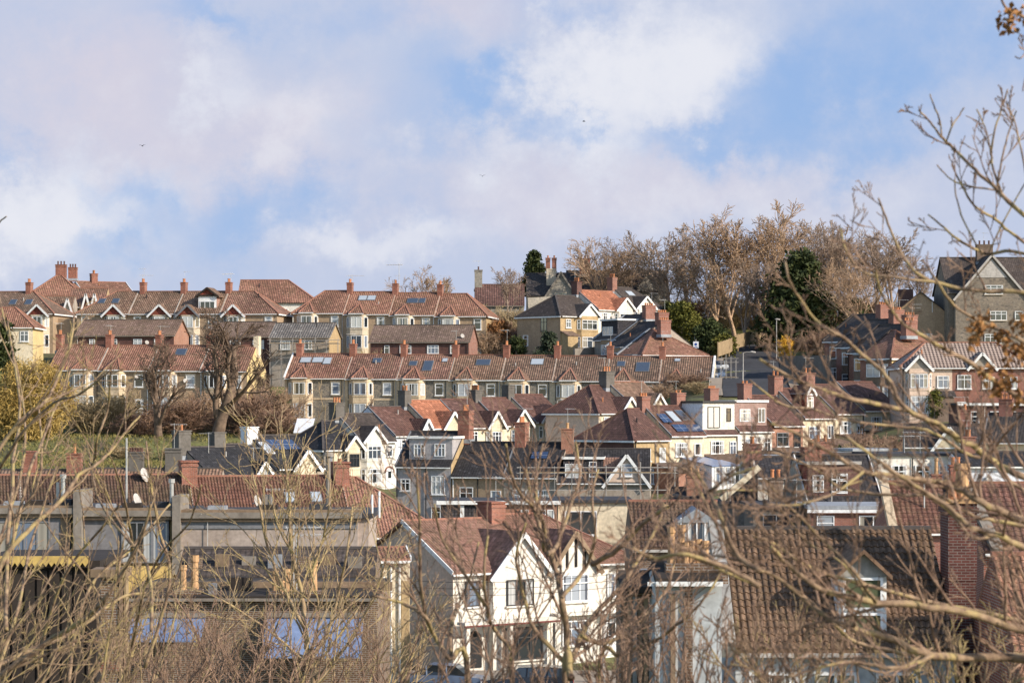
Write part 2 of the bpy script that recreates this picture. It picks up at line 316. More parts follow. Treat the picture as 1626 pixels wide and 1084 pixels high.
# ------------------------------------------------------------------ mesh building
class MB:
    def __init__(s): s.v = []; s.f = []; s.m = []
    def poly(s, pts, mat=0):
        n = len(s.v); s.v.extend([tuple(p) for p in pts]); s.f.append(tuple(range(n, n + len(pts)))); s.m.append(mat)
    def box(s, x0, y0, z0, x1, y1, z1, mat=0):
        n = len(s.v)
        s.v += [(x0, y0, z0), (x1, y0, z0), (x1, y1, z0), (x0, y1, z0), (x0, y0, z1), (x1, y0, z1), (x1, y1, z1), (x0, y1, z1)]
        for q in ((3, 2, 1, 0), (4, 5, 6, 7), (0, 1, 5, 4), (1, 2, 6, 5), (2, 3, 7, 6), (3, 0, 4, 7)):
            s.f.append(tuple(n + i for i in q)); s.m.append(mat)
    def prism(s, poly, z0, z1, mat=0):
        k = len(poly); n = len(s.v)
        s.v += [(x, y, z0) for x, y in poly] + [(x, y, z1) for x, y in poly]
        s.f.append(tuple(n + i for i in reversed(range(k)))); s.f.append(tuple(n + k + i for i in range(k))); s.m += [mat, mat]
        for i in range(k):
            j = (i + 1) % k; s.f.append((n + i, n + j, n + k + j, n + k + i)); s.m.append(mat)
    def extr_x(s, prof, x0, x1, mat=0):          # profile [(y, z)] counter-clockwise seen from +x
        k = len(prof); n = len(s.v)
        s.v += [(x0, y, z) for y, z in prof] + [(x1, y, z) for y, z in prof]
        s.f.append(tuple(n + i for i in reversed(range(k)))); s.f.append(tuple(n + k + i for i in range(k))); s.m += [mat, mat]
        for i in range(k):
            j = (i + 1) % k; s.f.append((n + i, n + j, n + k + j, n + k + i)); s.m.append(mat)
    def extr_y(s, prof, y0, y1, mat=0):          # profile [(x, z)] counter-clockwise seen from the front (-y)
        k = len(prof); n = len(s.v)
        s.v += [(x, y0, z) for x, z in prof] + [(x, y1, z) for x, z in prof]
        s.f.append(tuple(n + i for i in range(k))); s.f.append(tuple(n + k + i for i in reversed(range(k)))); s.m += [mat, mat]
        for i in range(k):
            j = (i + 1) % k; s.f.append((n + j, n + i, n + k + i, n + k + j)); s.m.append(mat)
    def beam(s, a, b, w, h, mat=0, up=(0, 0, 1)):
        a = Vector(a); b = Vector(b); d = (b - a).normalized(); up = Vector(up)
        sd = d.cross(up)
        if sd.length < 1e-4: sd = d.cross(Vector((1, 0, 0)))
        sd.normalize(); u = sd.cross(d).normalized()
        n = len(s.v)
        for p in (a, b):
            for (i, j) in ((-1, -1), (1, -1), (1, 1), (-1, 1)): s.v.append(tuple(p + sd * (i * w / 2) + u * (j * h / 2)))
        for q in ((0, 3, 2, 1), (4, 5, 6, 7), (0, 1, 5, 4), (1, 2, 6, 5), (2, 3, 7, 6), (3, 0, 4, 7)):
            s.f.append(tuple(n + i for i in q)); s.m.append(mat)
    def tube(s, pts, rad, k=5, mat=0, cap=True):
        n0 = len(s.v); L = len(pts); prev = None
        for i, p in enumerate(pts):
            if i == 0: d = pts[1] - pts[0]
            elif i == L - 1: d = pts[-1] - pts[-2]
            else: d = pts[i + 1] - pts[i - 1]
            d = d.normalized() if d.length > 1e-9 else Vector((0, 0, 1))
            if prev is None:
                a = d.cross(Vector((0, 0, 1)) if abs(d.z) < .9 else Vector((1, 0, 0))).normalized()
            else:
                a = (prev - d * prev.dot(d)); a = a.normalized() if a.length > 1e-6 else d.orthogonal().normalized()
            prev = a; b = d.cross(a); r = rad[i]
            for j in range(k):
                t = 2 * math.pi * j / k; q = p + a * (r * math.cos(t)) + b * (r * math.sin(t)); s.v.append((q.x, q.y, q.z))
        for i in range(L - 1):
            for j in range(k):
                jj = (j + 1) % k; o = n0 + i * k
                s.f.append((o + j, o + jj, o + k + jj, o + k + j)); s.m.append(mat)
        if cap:
            s.f.append(tuple(n0 + j for j in reversed(range(k)))); s.f.append(tuple(n0 + (L - 1) * k + j for j in range(k))); s.m += [mat, mat]
    def cyl(s, x, y, z0, z1, r0, r1=None, k=10, mat=0):
        s.tube([Vector((x, y, z0)), Vector((x, y, z1))], [r0, r0 if r1 is None else r1], k, mat)
    def slab(s, polys, th, mats=0):
        """closed slab: polygons as its top, the same polygons lowered as its underside, sides along the open edges"""
        edges = {}
        key = lambda p: (round(p[0], 4), round(p[1], 4), round(p[2], 4))
        for i, pl in enumerate(polys):
            mt = mats if isinstance(mats, int) else mats[i]
            s.poly(pl, mt); s.poly([(p[0], p[1], p[2] - th) for p in reversed(pl)], mt)
            for a, b in zip(pl, list(pl[1:]) + [pl[0]]):
                ka, kb = key(a), key(b)
                if (kb, ka) in edges: del edges[(kb, ka)]
                else: edges[(ka, kb)] = mt
        for (a, b), mt in edges.items():
            s.poly([(a[0], a[1], a[2] - th), (b[0], b[1], b[2] - th), b, a], mt)
    def tiles(s, pl, cw=.3, rh=.34, amp=.03, step=.03, mat=0):
        """real roll-tile relief over a planar roof polygon"""
        pl = [Vector(p) for p in pl]
        n = (pl[1] - pl[0]).cross(pl[2] - pl[0]).normalized()
        if n.z < 0: n = -n
        t = Vector((0, 0, 1)).cross(n); t.normalize(); b = n.cross(t)
        o = pl[0]; q = [((p - o).dot(t), (p - o).dot(b)) for p in pl]
        u0, u1 = min(a for a, _ in q), max(a for a, _ in q); v0, v1 = min(c for _, c in q), max(c for _, c in q)
        def span(v):
            xs = []
            for (a, c), (a2, c2) in zip(q, q[1:] + q[:1]):
                if abs(c2 - c) > 1e-6 and min(c, c2) - 1e-6 <= v <= max(c, c2) + 1e-6: xs.append(a + (a2 - a) * (v - c) / (c2 - c))
            return (min(xs), max(xs)) if xs else None
        prof = [(0, .15), (.18, .85), (.36, 1), (.54, .8), (.72, .1), (.9, 0)]
        nrow = max(1, int(round((v1 - v0) / rh))); rh = (v1 - v0) / nrow
        for r in range(nrow):
            va, vb = v0 + r * rh, v0 + (r + 1) * rh
            sa = span(va + .02 * rh); sb = span(vb - .02 * rh)
            if not sa or not sb: continue
            lo, hi = min(sa[0], sb[0]), max(sa[1], sb[1])
            k0, k1 = int(math.floor((lo - u0) / cw)), int(math.ceil((hi - u0) / cw))
            ra, rb = [], []
            for k in range(k0, k1):
                for (fu, h) in prof:
                    u = u0 + (k + fu) * cw
                    ra.append((min(max(u, sa[0]), sa[1]), h)); rb.append((min(max(u, sb[0]), sb[1]), h))
            n0 = len(s.v); L = len(ra)
            for (u, h) in ra:
                pt = o + t * u + b * va; s.v.append(tuple(pt + n * (h * amp + step)))
            for (u, h) in rb:
                pt = o + t * u + b * vb; s.v.append(tuple(pt + n * (h * amp + .004)))
            for (u, h) in ra:
                pt = o + t * u + b * va; s.v.append(tuple(pt + n * (-.01)))
            for i in range(L - 1):
                s.f.append((n0 + i, n0 + i + 1, n0 + L + i + 1, n0 + L + i)); s.m.append(mat)
                s.f.append((n0 + 2 * L + i, n0 + 2 * L + i + 1, n0 + i + 1, n0 + i)); s.m.append(mat)
    def mesh(s, name, mats, uv=True, smooth=False):
        me = bpy.data.meshes.new(name); me.from_pydata(s.v, [], s.f)
        for k in mats: me.materials.append(MAT[k])
        if len(mats) > 1: me.polygons.foreach_set('material_index', s.m)
        if uv:
            ul = me.uv_layers.new(name='UVMap'); co = [0.0] * (2 * len(me.loops)); vs = s.v
            for pg in me.polygons:
                n = pg.normal
                if abs(n.z) > .98: tx, ty, tz, bx, by, bz = 1, 0, 0, 0, 1, 0
                else:
                    l = math.hypot(n.x, n.y); tx, ty, tz = -n.y / l, n.x / l, 0.0
                    bx, by, bz = n.y * tz - n.z * ty, n.z * tx - n.x * tz, n.x * ty - n.y * tx
                for li in pg.loop_indices:
                    v = vs[me.loops[li].vertex_index]
                    co[2 * li] = v[0] * tx + v[1] * ty; co[2 * li + 1] = v[0] * bx + v[1] * by + v[2] * bz
            ul.data.foreach_set('uv', co)
        if smooth: me.polygons.foreach_set('use_smooth', [True] * len(me.polygons))
        return me
    def build(s, name, mats, parent=None, loc=None, rot=None, uv=True, smooth=False):
        return link(name, s.mesh(name, mats if isinstance(mats, (list, tuple)) else [mats], uv, smooth), parent, loc, rot)
def link(name, me, parent=None, loc=None, rot=None):
    o = bpy.data.objects.new(name, me); C.objects.link(o)
    if parent is not None: o.parent = parent
    if loc is not None: o.location = loc
    if rot is not None: o.rotation_euler = rot
    return o
def tag(o, label, cat, group=None, kind=None):
    if label: o['label'] = label
    if cat: o['category'] = cat
    if group: o['group'] = group
    if kind: o['kind'] = kind
    return o
def thing(name, label, cat, loc, rotz=0, group=None):
    o = bpy.data.objects.new(name, None); C.objects.link(o); o.empty_display_size = .5
    o.location = loc; o.rotation_euler = (0, 0, rotz)
    return tag(o, label, cat, group)
def copy_tree(o, parent=None):
    c = o.copy(); C.objects.link(c)
    if parent is not None: c.parent = parent
    for ch in list(o.children): copy_tree(ch, c)
    return c

# ------------------------------------------------------------------ parts shared by houses
WIN = {}
def win_meshes(w, h, nx, tr, mat, sill):
    key = (round(w, 2), round(h, 2), nx, tr, mat, sill)
    if key in WIN: return WIN[key]
    f = MB(); b = .07
    f.box(-w / 2, -.07, 0, w / 2, .0, b); f.box(-w / 2, -.07, h - b, w / 2, .0, h)
    f.box(-w / 2, -.07, b, -w / 2 + b, .0, h - b); f.box(w / 2 - b, -.07, b, w / 2, .0, h - b)
    zt = h * .68 if tr else h - b
    for i in range(1, nx):
        x = -w / 2 + w * i / nx; f.box(x - .035, -.065, b, x + .035, .0, h - b)
    if tr: f.box(-w / 2 + b, -.06, zt - .035, w / 2 - b, .0, zt + .035)
    if sill: f.box(-w / 2 - .08, -.15, -.09, w / 2 + .08, .0, -.003, 1)
    fm = f.mesh('window_frame', [mat, sill] if sill else [mat])
    g = MB(); g.box(-w / 2 + b - .01, -.028, b - .01, w / 2 - b + .01, -.004, h - b + .01); gm = g.mesh('pane', ['glass'])
    WIN[key] = (fm, gm); return WIN[key]
def put_window(parent, pos, rot, w, h, nx=2, tr=True, mat='frame_white', sill='paint_white', glass=None, name='window'):
    fm, gm = win_meshes(w, h, nx, tr, mat, sill)
    o = link(name, fm, parent, pos, (0, 0, rot)); g = link('pane', gm, o)
    if glass:
        g.data = gm.copy(); g.data.materials[0] = MAT[glass]
    return o
POT = {}
def pot_mesh(mat, h=.6, r=.13):
    k = (mat, h, r)
    if k not in POT:
        f = MB(); z = Vector((0, 0, 0))
        f.tube([Vector((0, 0, a * h)) for a in (0, .06, .12, .8, .84, 1.0)], [r * 1.15, r * 1.15, r, r * .86, r * 1.12, r * 1.08], 9)
        f.tube([Vector((0, 0, h)), Vector((0, 0, h * .9))], [r * .8, r * .7], 9)
        POT[k] = f.mesh('chimney_pot', [mat])
    return POT[k]
def aerial(parent, pos, h=1.8, arm=1.0, az=0.4, r=.02, n=7, name='aerial'):
    f = MB(); p = Vector(pos)
    f.tube([p, p + Vector((0, 0, h))], [r * 1.2, r], 5)
    d = Vector((math.cos(az), math.sin(az), 0)); e = Vector((-d.y, d.x, 0)); c = p + Vector((0, 0, h * .95))
    f.tube([c - d * arm * .3, c + d * arm], [r * .8, r * .8], 4)
    for i in range(n):
        q = c + d * (arm * (-.25 + 1.2 * i / (n - 1))); l = .3 - .012 * i
        f.tube([q - e * l - Vector((0, 0, l * .25)), q + e * l + Vector((0, 0, l * .25))], [r * .6, r * .6], 3)
    return f.build(name, 'aerial_metal', parent, uv=False)

class House:
    """local axes: x along the front from its left corner, y into the house, z up from the ground"""
    def __init__(s, label, cat, group, px1, px2, pe, Y, th=0, D=8., H=5.4, rh=2.6, kind='g', wall='render_cream', roof='tile_brown', side=None, back=None,
                 ridge='ridge_red', ov=.3, e=0.0, name='terraced_house', hip=None, party=(), gutter='paint_white', W=None, geo=None, deep=2.5, verge=None, pe2=None):
        th = RD(th); s.th = th
        X1 = (px1 - CX) / FPX * Y
        if W is None:
            q = (px2 - CX) / FPX; W = (q * Y - X1) / (math.cos(th) - q * math.sin(th))
        s.W, s.D, s.H, s.rh, s.k = W, D, H, rh, rh / (D / 2)
        z = CZ + (HY - pe) / FPX * Y
        s.base = Vector((X1, Y, z - H)); s.group = group
        s.root = thing(name, label, cat, s.base, th, group)
        BASES.append((s.world(W / 2, D / 2, 0), max(W, D) * .6))
        s.e, s.ov, s.kind, s.roofm = e, ov, kind, roof
        if ridge == 'ridge_red' and roof == 'tile_maroon': ridge = 'ridge_maroon'
        if ridge == 'ridge_red' and roof == 'slate_warm': ridge = 'ridge_dark'
        HOUSES.append(s); s.ch = None
        wm = MB()
        if kind in ('g', 'hl', 'hr'):
            a = 0; b = W
            prof = [(0, -deep), (D, -deep), (D, H), (D / 2, H + rh), (0, H)]
            if kind == 'g': wm.extr_x(prof, 0, W)
            else:
                hx = hip or D / 2
                wm.box(0, 0, -deep, W, D, H)
                x0, x1 = (hx * 1.02, W) if kind == 'hl' else (0, W - hx * 1.02)
                if x1 - x0 > .1: wm.extr_x([(0, H + .002), (D, H + .002), (D / 2, H + rh)], x0, x1)
        elif kind == 'gf':
            wm.extr_y([(0, -deep), (W, -deep), (W, H), (W / 2, H + rh), (0, H)], 0, D)
        else: wm.box(0, 0, -deep, W, D, H)
        s.wall = wm.build('wall', wall, s.root)
        if side: s.patch(side)
        s.roof(roof, ridge, hip, party, geo, verge)
        if gutter and kind in ('g', 'hl', 'hr', 'hh'):
            g = MB(); ze = H - s.k * ov
            g.box(-e, -ov - .09, ze - .06, W + e, -ov - .003, ze + .05)
            if kind in ('hl', 'hh'): g.box(-ov - .1, -ov, ze - .13, -ov - .003, D + ov, ze + .05)
            if kind in ('hr', 'hh'): g.box(W + ov + .003, -ov, ze - .13, W + ov + .1, D + ov, ze + .05)
            g.build('gutter', gutter, s.root)
    def world(s, x, y, z):
        c, n = math.cos(s.th), math.sin(s.th)
        return s.base + Vector((x * c - y * n, x * n + y * c, z))
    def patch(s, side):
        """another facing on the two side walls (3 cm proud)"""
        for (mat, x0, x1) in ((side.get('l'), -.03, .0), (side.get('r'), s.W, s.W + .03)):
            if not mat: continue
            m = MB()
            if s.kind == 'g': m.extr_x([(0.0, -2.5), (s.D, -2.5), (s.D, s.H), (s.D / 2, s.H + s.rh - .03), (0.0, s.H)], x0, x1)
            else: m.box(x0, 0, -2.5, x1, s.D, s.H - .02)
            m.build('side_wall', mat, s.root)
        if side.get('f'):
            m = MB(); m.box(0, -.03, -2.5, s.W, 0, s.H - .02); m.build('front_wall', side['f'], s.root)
    def roof(s, roof, ridge, hip, party, geo, verge):
        W, D, H, rh, k, ov, e = s.W, s.D, s.H, s.rh, s.k, s.ov, s.e
        up = .13; ze = H - k * ov + up; zr = H + rh + up; hx = hip or D / 2; y0, y1, ym = -ov, D + ov, D / 2
        polys = []; lines = []
        if s.kind in ('g',):
            A, B, A2, B2 = (-e, y0, ze), (W + e, y0, ze), (-e, y1, ze), (W + e, y1, ze); Rl, Rr = (-e, ym, zr), (W + e, ym, zr)
            polys = [[A, B, Rr, Rl], [B2, A2, Rl, Rr]]; lines = [(Rl, Rr)]
        elif s.kind in ('hl', 'hr', 'hh'):
            l = -ov if s.kind in ('hl', 'hh') else -e; r = W + ov if s.kind in ('hr', 'hh') else W + e
            A, B, A2, B2 = (l, y0, ze), (r, y0, ze), (l, y1, ze), (r, y1, ze)
            Rl = (hx if s.kind in ('hl', 'hh') else l, ym, zr); Rr = (W - hx if s.kind in ('hr', 'hh') else r, ym, zr)
            if Rr[0] - Rl[0] < .02: Rl = Rr = ((Rl[0] + Rr[0]) / 2, ym, zr)
            if Rl != Rr:
                polys = [[A, B, Rr, Rl], [B2, A2, Rl, Rr]]; lines = [(Rl, Rr)]
            else: polys = [[A, B, Rr], [B2, A2, Rl]]
            if s.kind in ('hl', 'hh'): polys.append([A2, A, Rl]); lines += [(A, Rl), (A2, Rl)]
            if s.kind in ('hr', 'hh'): polys.append([B, B2, Rr]); lines += [(B, Rr), (B2, Rr)]
        elif s.kind == 'gf':
            k2 = rh / (W / 2); ze = H - k2 * ov + up; o = max(e, .3)
            A, B, A2, B2 = (-ov, -o, ze), (W + ov, -o, ze), (-ov, D + e, ze), (W + ov, D + e, ze); Rf, Rb = (W / 2, -o, zr), (W / 2, D + e, zr)
            polys = [[A2, A, Rf, Rb], [B, B2, Rb, Rf]]; lines = [(Rf, Rb)]
        elif s.kind == 'flat':
            m = MB(); m.box(-.25, -.25, H, W + .25, D + .25, H + .22); s.roofo = m.build('roof', roof, s.root); return
        m = MB(); m.slab(polys, .16)
        for a, b in lines:
            m.beam(Vector(a) + Vector((0, 0, .02)), Vector(b) + Vector((0, 0, .02)), .22, .11, 1)
        for x in party:
            m.beam((x, y0 + .02, ze + .02), (x, ym, zr + .02), .13, .1, 2)
        if geo:
            for pl in polys: m.tiles(pl, *geo)
        s.roofo = m.build('roof', [roof, ridge, 'mortar' if abs(s.th) < .26 else 'frame_grey'], s.root)
        if verge and s.kind in ('g',):
            for x in (-e, W + e):
                v = MB()
                v.beam((x, y0, ze - .02), (x, ym, zr - .02), .07, .26); v.build('bargeboard', verge, s.root)
        s.ze, s.zr = ze, zr
    def slope(s, x, t):
        """point and pitch on the front slope, t = 0 at the eave, 1 at the ridge"""
        y = -s.ov + t * (s.D / 2 + s.ov); return Vector((x, y, s.ze + (s.zr - s.ze) * t))
    def win(s, x, z, w, h, nx=2, tr=True, mat='frame_white', sill='paint_white', face='f', sur=None, glass=None):
        pos, rot = {'f': ((x, 0, z), 0), 'r': ((s.W, x, z), RD(90)), 'l': ((0, x, z), RD(-90))}[face]
        if face == 'f' and sur:
            m = MB(); q = .16
            m.box(x - w / 2 - q, -.045, z - .2, x - w / 2 + .01, 0, z + h + .2); m.box(x + w / 2 - .01, -.045, z - .2, x + w / 2 + q, 0, z + h + .2)
            m.box(x - w / 2 + .012, -.044, z + h - .01, x + w / 2 - .012, 0, z + h + .2); m.box(x - w / 2 + .012, -.12, z - .2, x + w / 2 - .012, 0, z - .093)
            m.build('window_surround', sur, s.root)
        pos = Vector(pos)
        off = {'f': Vector((0, -.035, 0)), 'r': Vector((.035, 0, 0)), 'l': Vector((-.035, 0, 0))}[face]
        return put_window(s.root, pos + off, rot, w, h, nx, tr, mat, sill, glass)
    def box(s, name, x0, y0, z0, x1, y1, z1, mat, parent=None):
        m = MB(); m.box(x0, y0, z0, x1, y1, z1); return m.build(name, mat, parent or s.root)
    def door(s, x, w=.95, h=2.1, mat='frame_white', z=0):
        m = MB(); m.box(x - w / 2, -.09, z, x + w / 2, -.035, z + h); m.box(x - w / 2 - .08, -.07, z, x - w / 2 - .002, -.032, z + h + .08); m.box(x + w / 2 + .002, -.07, z, x + w / 2 + .08, -.032, z + h + .08)
        m.box(x - w * .25, -.1, z + h * .55, x + w * .25, -.092, z + h * .9, 1)
        return m.build('door', [mat, 'glass_dark'], s.root)
    def chimney(s, x, y=None, w=.6, d=1.1, h=1.5, mat='brick_chim', pots=2, pot='pot_clay', z=None, poth=.55, cap=None, flash=True):
        y = s.D / 2 if y is None else y
        zt = (s.H + s.rh if z is None else z); m = MB(); s.ch = (x, y + d * .3, zt + h)
        m.box(x - w / 2, y - d / 2, zt - 1.1, x + w / 2, y + d / 2, zt + h)
        m.box(x - w / 2 - .05, y - d / 2 - .05, zt + h - .26, x + w / 2 + .05, y + d / 2 + .05, zt + h - .12)
        m.box(x - w / 2 - .08, y - d / 2 - .08, zt + h + .002, x + w / 2 + .08, y + d / 2 + .08, zt + h + .1, 1)
        if flash: m.box(x - w / 2 - .12, y - d / 2 - .02, zt - 1.0 - .0, x + w / 2 + .12, y + d / 2 + .02, zt - .62, 2)
        c = m.build('chimney', [mat, cap or mat, 'lead'], s.root)
        n = max(pots, 0)
        for i in range(n):
            yy = y + (i - (n - 1) / 2) * (d / max(n, 1)) * .9 if d >= w else y
            xx = x + (i - (n - 1) / 2) * (w / max(n, 1)) * .9 if w > d else x
            o = link('chimney_pot', pot_mesh(pot, poth), c, (xx, yy, zt + h + .08))
        return c
    def rooflight(s, x, t, w=.8, l=1.1, glass='skylight', frame='frame_grey'):
        p = s.slope(x, t); a = math.atan(s.k)
        m = MB(); m.box(-w / 2 - .07, -l / 2 - .07, 0, w / 2 + .07, l / 2 + .07, .09)
        o = m.build('rooflight', frame, s.root, p, (a, 0, 0))
        g = MB(); g.box(-w / 2, -l / 2, .085, w / 2, l / 2, .105); g.build('pane', glass, o)
    def solar(s, x, t, w, l):
        p = s.slope(x, t); m = MB(); m.box(-w / 2, -l / 2, .08, w / 2, l / 2, .13)
        m.build('solar_panel', 'solar', s.root, p, (math.atan(s.k), 0, 0))
    def gablet(s, x0, x1, z, h, y0=0.0, depth=4.0, fill='render_white', roof=None, barge='paint_white', o=.25, window=None):
        """little gable facing the front whose roof runs back into the main slope"""
        xm = (x0 + x1) / 2; k = h / (xm - x0)
        m = MB(); m.extr_y([(x0, z), (x1, z), (xm, z + h)], y0, y0 + depth * .8); m.build('gable', fill, s.root)
        r = MB(); ya, yb = y0 - .22, y0 + depth; u = .1
        r.slab([[(x0 - o, yb, z - k * o + u), (x0 - o, ya, z - k * o + u), (xm, ya, z + h + u), (xm, yb, z + h + u)],
                [(x1 + o, ya, z - k * o + u), (x1 + o, yb, z - k * o + u), (xm, yb, z + h + u), (xm, ya, z + h + u)]], .12)
        r.build('gable_roof', roof or s.roofm, s.root)
        if barge:
            b = MB(); yy = ya - .04
            for sx, xe in ((-1, x0 - o), (1, x1 + o)):
                b.beam((xe, yy, z - k * o - .04), (xm, yy, z + h - .04), .07, .27, up=(0, 0, 1))
            b.build('bargeboard', barge, s.root)
    def bay(s, x0, x1, zt, proj=.75, cant=.65, wall='bath', levels=((.9, 1.55), (3.75, 1.45)), roof='hip', rmat=None, fill='tilehang_red', rhh=1.5, fw=2, frame='frame_white', apron=None,
            barge='paint_white', sidewin=True, glass=None, back=1.3, tr=False, z0=-2.0):
        P4 = [(x0, .05), (x0 + cant, -proj), (x1 - cant, -proj), (x1, .05)]
        m = MB(); m.prism(P4, z0, zt)
        for (zs, hh) in levels:             # string courses under and over each storey of windows
            for zz in (zs - .26, zs + hh + .08):
                q = .07; m.prism([(x0 - q * .4, .05), (x0 + cant - q * .5, -proj - q), (x1 - cant + q * .5, -proj - q), (x1 + q * .4, .05)], zz, zz + .16, 1)
        m.build('bay_window', [wall, apron or wall], s.root)
        for (zs, hh) in levels:
            fwid = x1 - x0 - 2 * cant
            put_window(s.root, ((x0 + x1) / 2, -proj - .005, zs), 0, fwid - .24, hh, fw, tr, frame, None, glass)
            if sidewin and cant > .25:
                L = math.hypot(cant, proj); ang = math.atan2(proj, cant)
                nx, ny = -proj / L, -cant / L
                put_window(s.root, (x0 + cant / 2 + nx * .005, -proj / 2 + .03 + ny * .005, zs), -ang, L * .62, hh, 1, tr, frame, None, glass)
                put_window(s.root, (x1 - cant / 2 - nx * .005, -proj / 2 + .03 + ny * .005, zs), ang, L * .62, hh, 1, tr, frame, None, glass)
        if roof == 'hip':
            q = .2; a = [(x0 - q, .1, zt), (x0 + cant - q, -proj - q, zt), (x1 - cant + q, -proj - q, zt), (x1 + q, .1, zt)]
            ap = ((x0 + x1) / 2, back, zt + rhh)
            r = MB(); top = [[a[0], a[1], ap], [a[1], a[2], ap], [a[2], a[3], ap]]
            r.slab([[(p[0], p[1], p[2] + .1) for p in t] for t in top], .1)
            for c in (a[1], a[2]):
                r.beam((c[0], c[1], c[2] + .12), (ap[0], ap[1], ap[2] + .12), .17, .1, 1)
            r.build('bay_roof', [rmat or s.roofm, 'ridge_red'], s.root)
            g = MB(); g.box(x0 + cant - q, -proj - q - .08, zt - .06, x1 - cant + q, -proj - q + .0, zt + .07); g.build('bay_gutter', 'paint_white', s.root)
        elif roof == 'gable':
            s.gablet(x0 + .1, x1 - .1, zt, rhh, -proj, back + proj + 1.2, fill, rmat, barge)
        elif roof == 'flat':
            m = MB(); m.prism([(x0 - .15, .05), (x0 + cant - .1, -proj - .15), (x1 - cant + .1, -proj - .15), (x1 + .15, .05)], zt, zt + .15); m.build('bay_roof', rmat or 'lead', s.root)
    def dormer(s, x0, x1, z0, z1, y0, y1, mat='render_white', roofm='felt', fascia='paint_white', cheek=None, wins=(), o=.15):
        m = MB(); m.box(x0, y0, z0, x1, y1, z1); m.build('dormer', mat, s.root)
        if cheek: s.box('dormer_cheek', x0 - .03, y0 + .02, z0, x0 - .002, y1, z1 - .01, cheek); s.box('dormer_cheek', x1 + .002, y0 + .02, z0, x1 + .03, y1, z1 - .01, cheek)
        r = MB(); r.box(x0 - o, y0 - o, z1 + .002, x1 + o, y1 + .1, z1 + .12); r.box(x0 - o - .01, y0 - o - .03, z1 - .08, x1 + o + .01, y0 - o - .002, z1 + .15, 1)
        r.box(x1 + o + .002, y0 - o, z1 - .08, x1 + o + .03, y1, z1 + .15, 1); r.box(x0 - o - .03, y0 - o, z1 - .08, x0 - o - .002, y1, z1 + .15, 1)
        r.build('dormer_roof', [roofm, fascia], s.root)
        for (x, z, w, h, nx, tr, fm) in wins:
            put_window(s.root, (x, y0 - .005, z), 0, w, h, nx, tr, fm, None)
    def ext(s, name, x0, x1, y0, y1, zl, zh, wall, roofm, z0=-2.5, o=.2):
        """lean-to: low at y0 (its front), high at y1 against the house"""
        m = MB(); m.extr_x([(y0, z0), (y1, z0), (y1, zh), (y0, zl)], x0, x1); w = m.build(name, wall, s.root)
        k = (zh - zl) / (y1 - y0); r = MB()
        r.slab([[(x0 - o, y0 - o, zl - k * o + .1), (x1 + o, y0 - o, zl - k * o + .1), (x1 + o, y1, zh + .1), (x0 - o, y1, zh + .1)]], .1)
        r.build('lean_to_roof', roofm, w)
        return w
    def pipe(s, x, mat='paint_white', z0=0.0, z1=None, face='f'):
        m = MB(); z1 = s.H - .15 if z1 is None else z1
        m.tube([Vector((x, -.1, z0)), Vector((x, -.1, z1))], [.05, .05], 6); m.build('downpipe', mat, s.root)
    def band(s, z, h=.18, mat='bath', d=.05):
        s.box('string_course', 0, -d, z, s.W, -.001, z + h, mat)
    def aerial(s, x, y=None, z=None, h=1.8, arm=1.0, az=.3, r=.02):
        aerial(s.root, (x, s.D / 2 if y is None else y, s.H + s.rh if z is None else z), h, arm, az, r)
    def dish(s, x, y, z, r=.3, rot=.6):
        m = MB(); p = Vector((x, y, z)); n = Vector((math.sin(rot), -math.cos(rot), .35)).normalized()
        m.tube([p, p + n * .05, p + n * .1], [r * .2, r * .8, r], 12); m.tube([p, p - n * .2], [.03, .03], 4)
        m.build('satellite_dish', 'grey_light', s.root)
BASES = []
HOUSES = []

# ------------------------------------------------------------------ top of the hill: terraces on the skyline
STEP = {}
def victorian(label, group, px1, px2, pe, Y, kind='g', bayl=True, roof='tile_red', wall='render_brown', baywall='bath_pale', bayroof='hip', fill='tilehang_red', D=9., H=5.8, rh=3.2, rl=(), chim=True,
              party=True, name='terraced_house', ground=True, sur='bath', h2=True, rhh=1.5, chx=None, ledge=False, chmat='brick_chim', pots=2, seed=0, barge='paint_white', single=True, th=-9, mirror_ch=False, hip=None):
    Y -= STEP.get(group, 0.0)
    h = House(label, 'house', group, px1, px2, pe, Y, th, D, H, rh, kind, wall, roof, name=name, party=(0.0,) if party else (), hip=hip)
    STEP[group] = STEP.get(group, 0.0) + h.W * math.sin(RD(-th))
    W = h.W; bw = min(3.3, W * .5)
    b0 = .45 if bayl else W - bw - .45
    lv = ((.85, 1.75), (3.75, 1.5)) if ground else ((3.75, 1.5),)
    h.bay(b0, b0 + bw, H - .1 if bayroof == 'hip' else H - .35, .8, .75, baywall, lv, bayroof, None, fill, rhh, barge=barge)
    xw = W - 1.25 if bayl else 1.25
    if single:
        h.win(xw, 3.75, 1.05, 1.5, 1, True, sur=sur)
        if ground: h.door(xw, 1.0, 2.2, 'frame_white', .1)
    if chim: h.chimney(0.0 if chx is None else chx, None, .75, 1.2, 1.35, chmat, pots)
    for (x, t, w, l, g) in rl: h.rooflight(x, t, w, l, g)
    return h
YT = 352
G = 'pebbledashed terrace along the skyline, left part'
h = victorian('hip-ended house at the far left of the skyline terrace with a white-edged red gablet', G, -25, 84, 497, YT, 'hr', False, 'tile_brown', bayroof='gable', rl=((3.6, .5, .9, 1.2, 'skylight'), (6.0, .5, .9, 1.2, 'skylight')), chx=5.2)
h.box('side_wing', h.W, 2, -2.5, h.W + 3.2, 7, 5.0, 'render_brown')
h = victorian('hip-ended skyline terrace house with two rooflights left of a red gablet', G, 122, 205, 497, YT, 'hl', False, 'tile_brown', bayroof='gable', rl=((3.0, .55, .9, 1.1, 'skylight'), (5.1, .55, .9, 1.1, 'skylight')), chim=False, party=False)
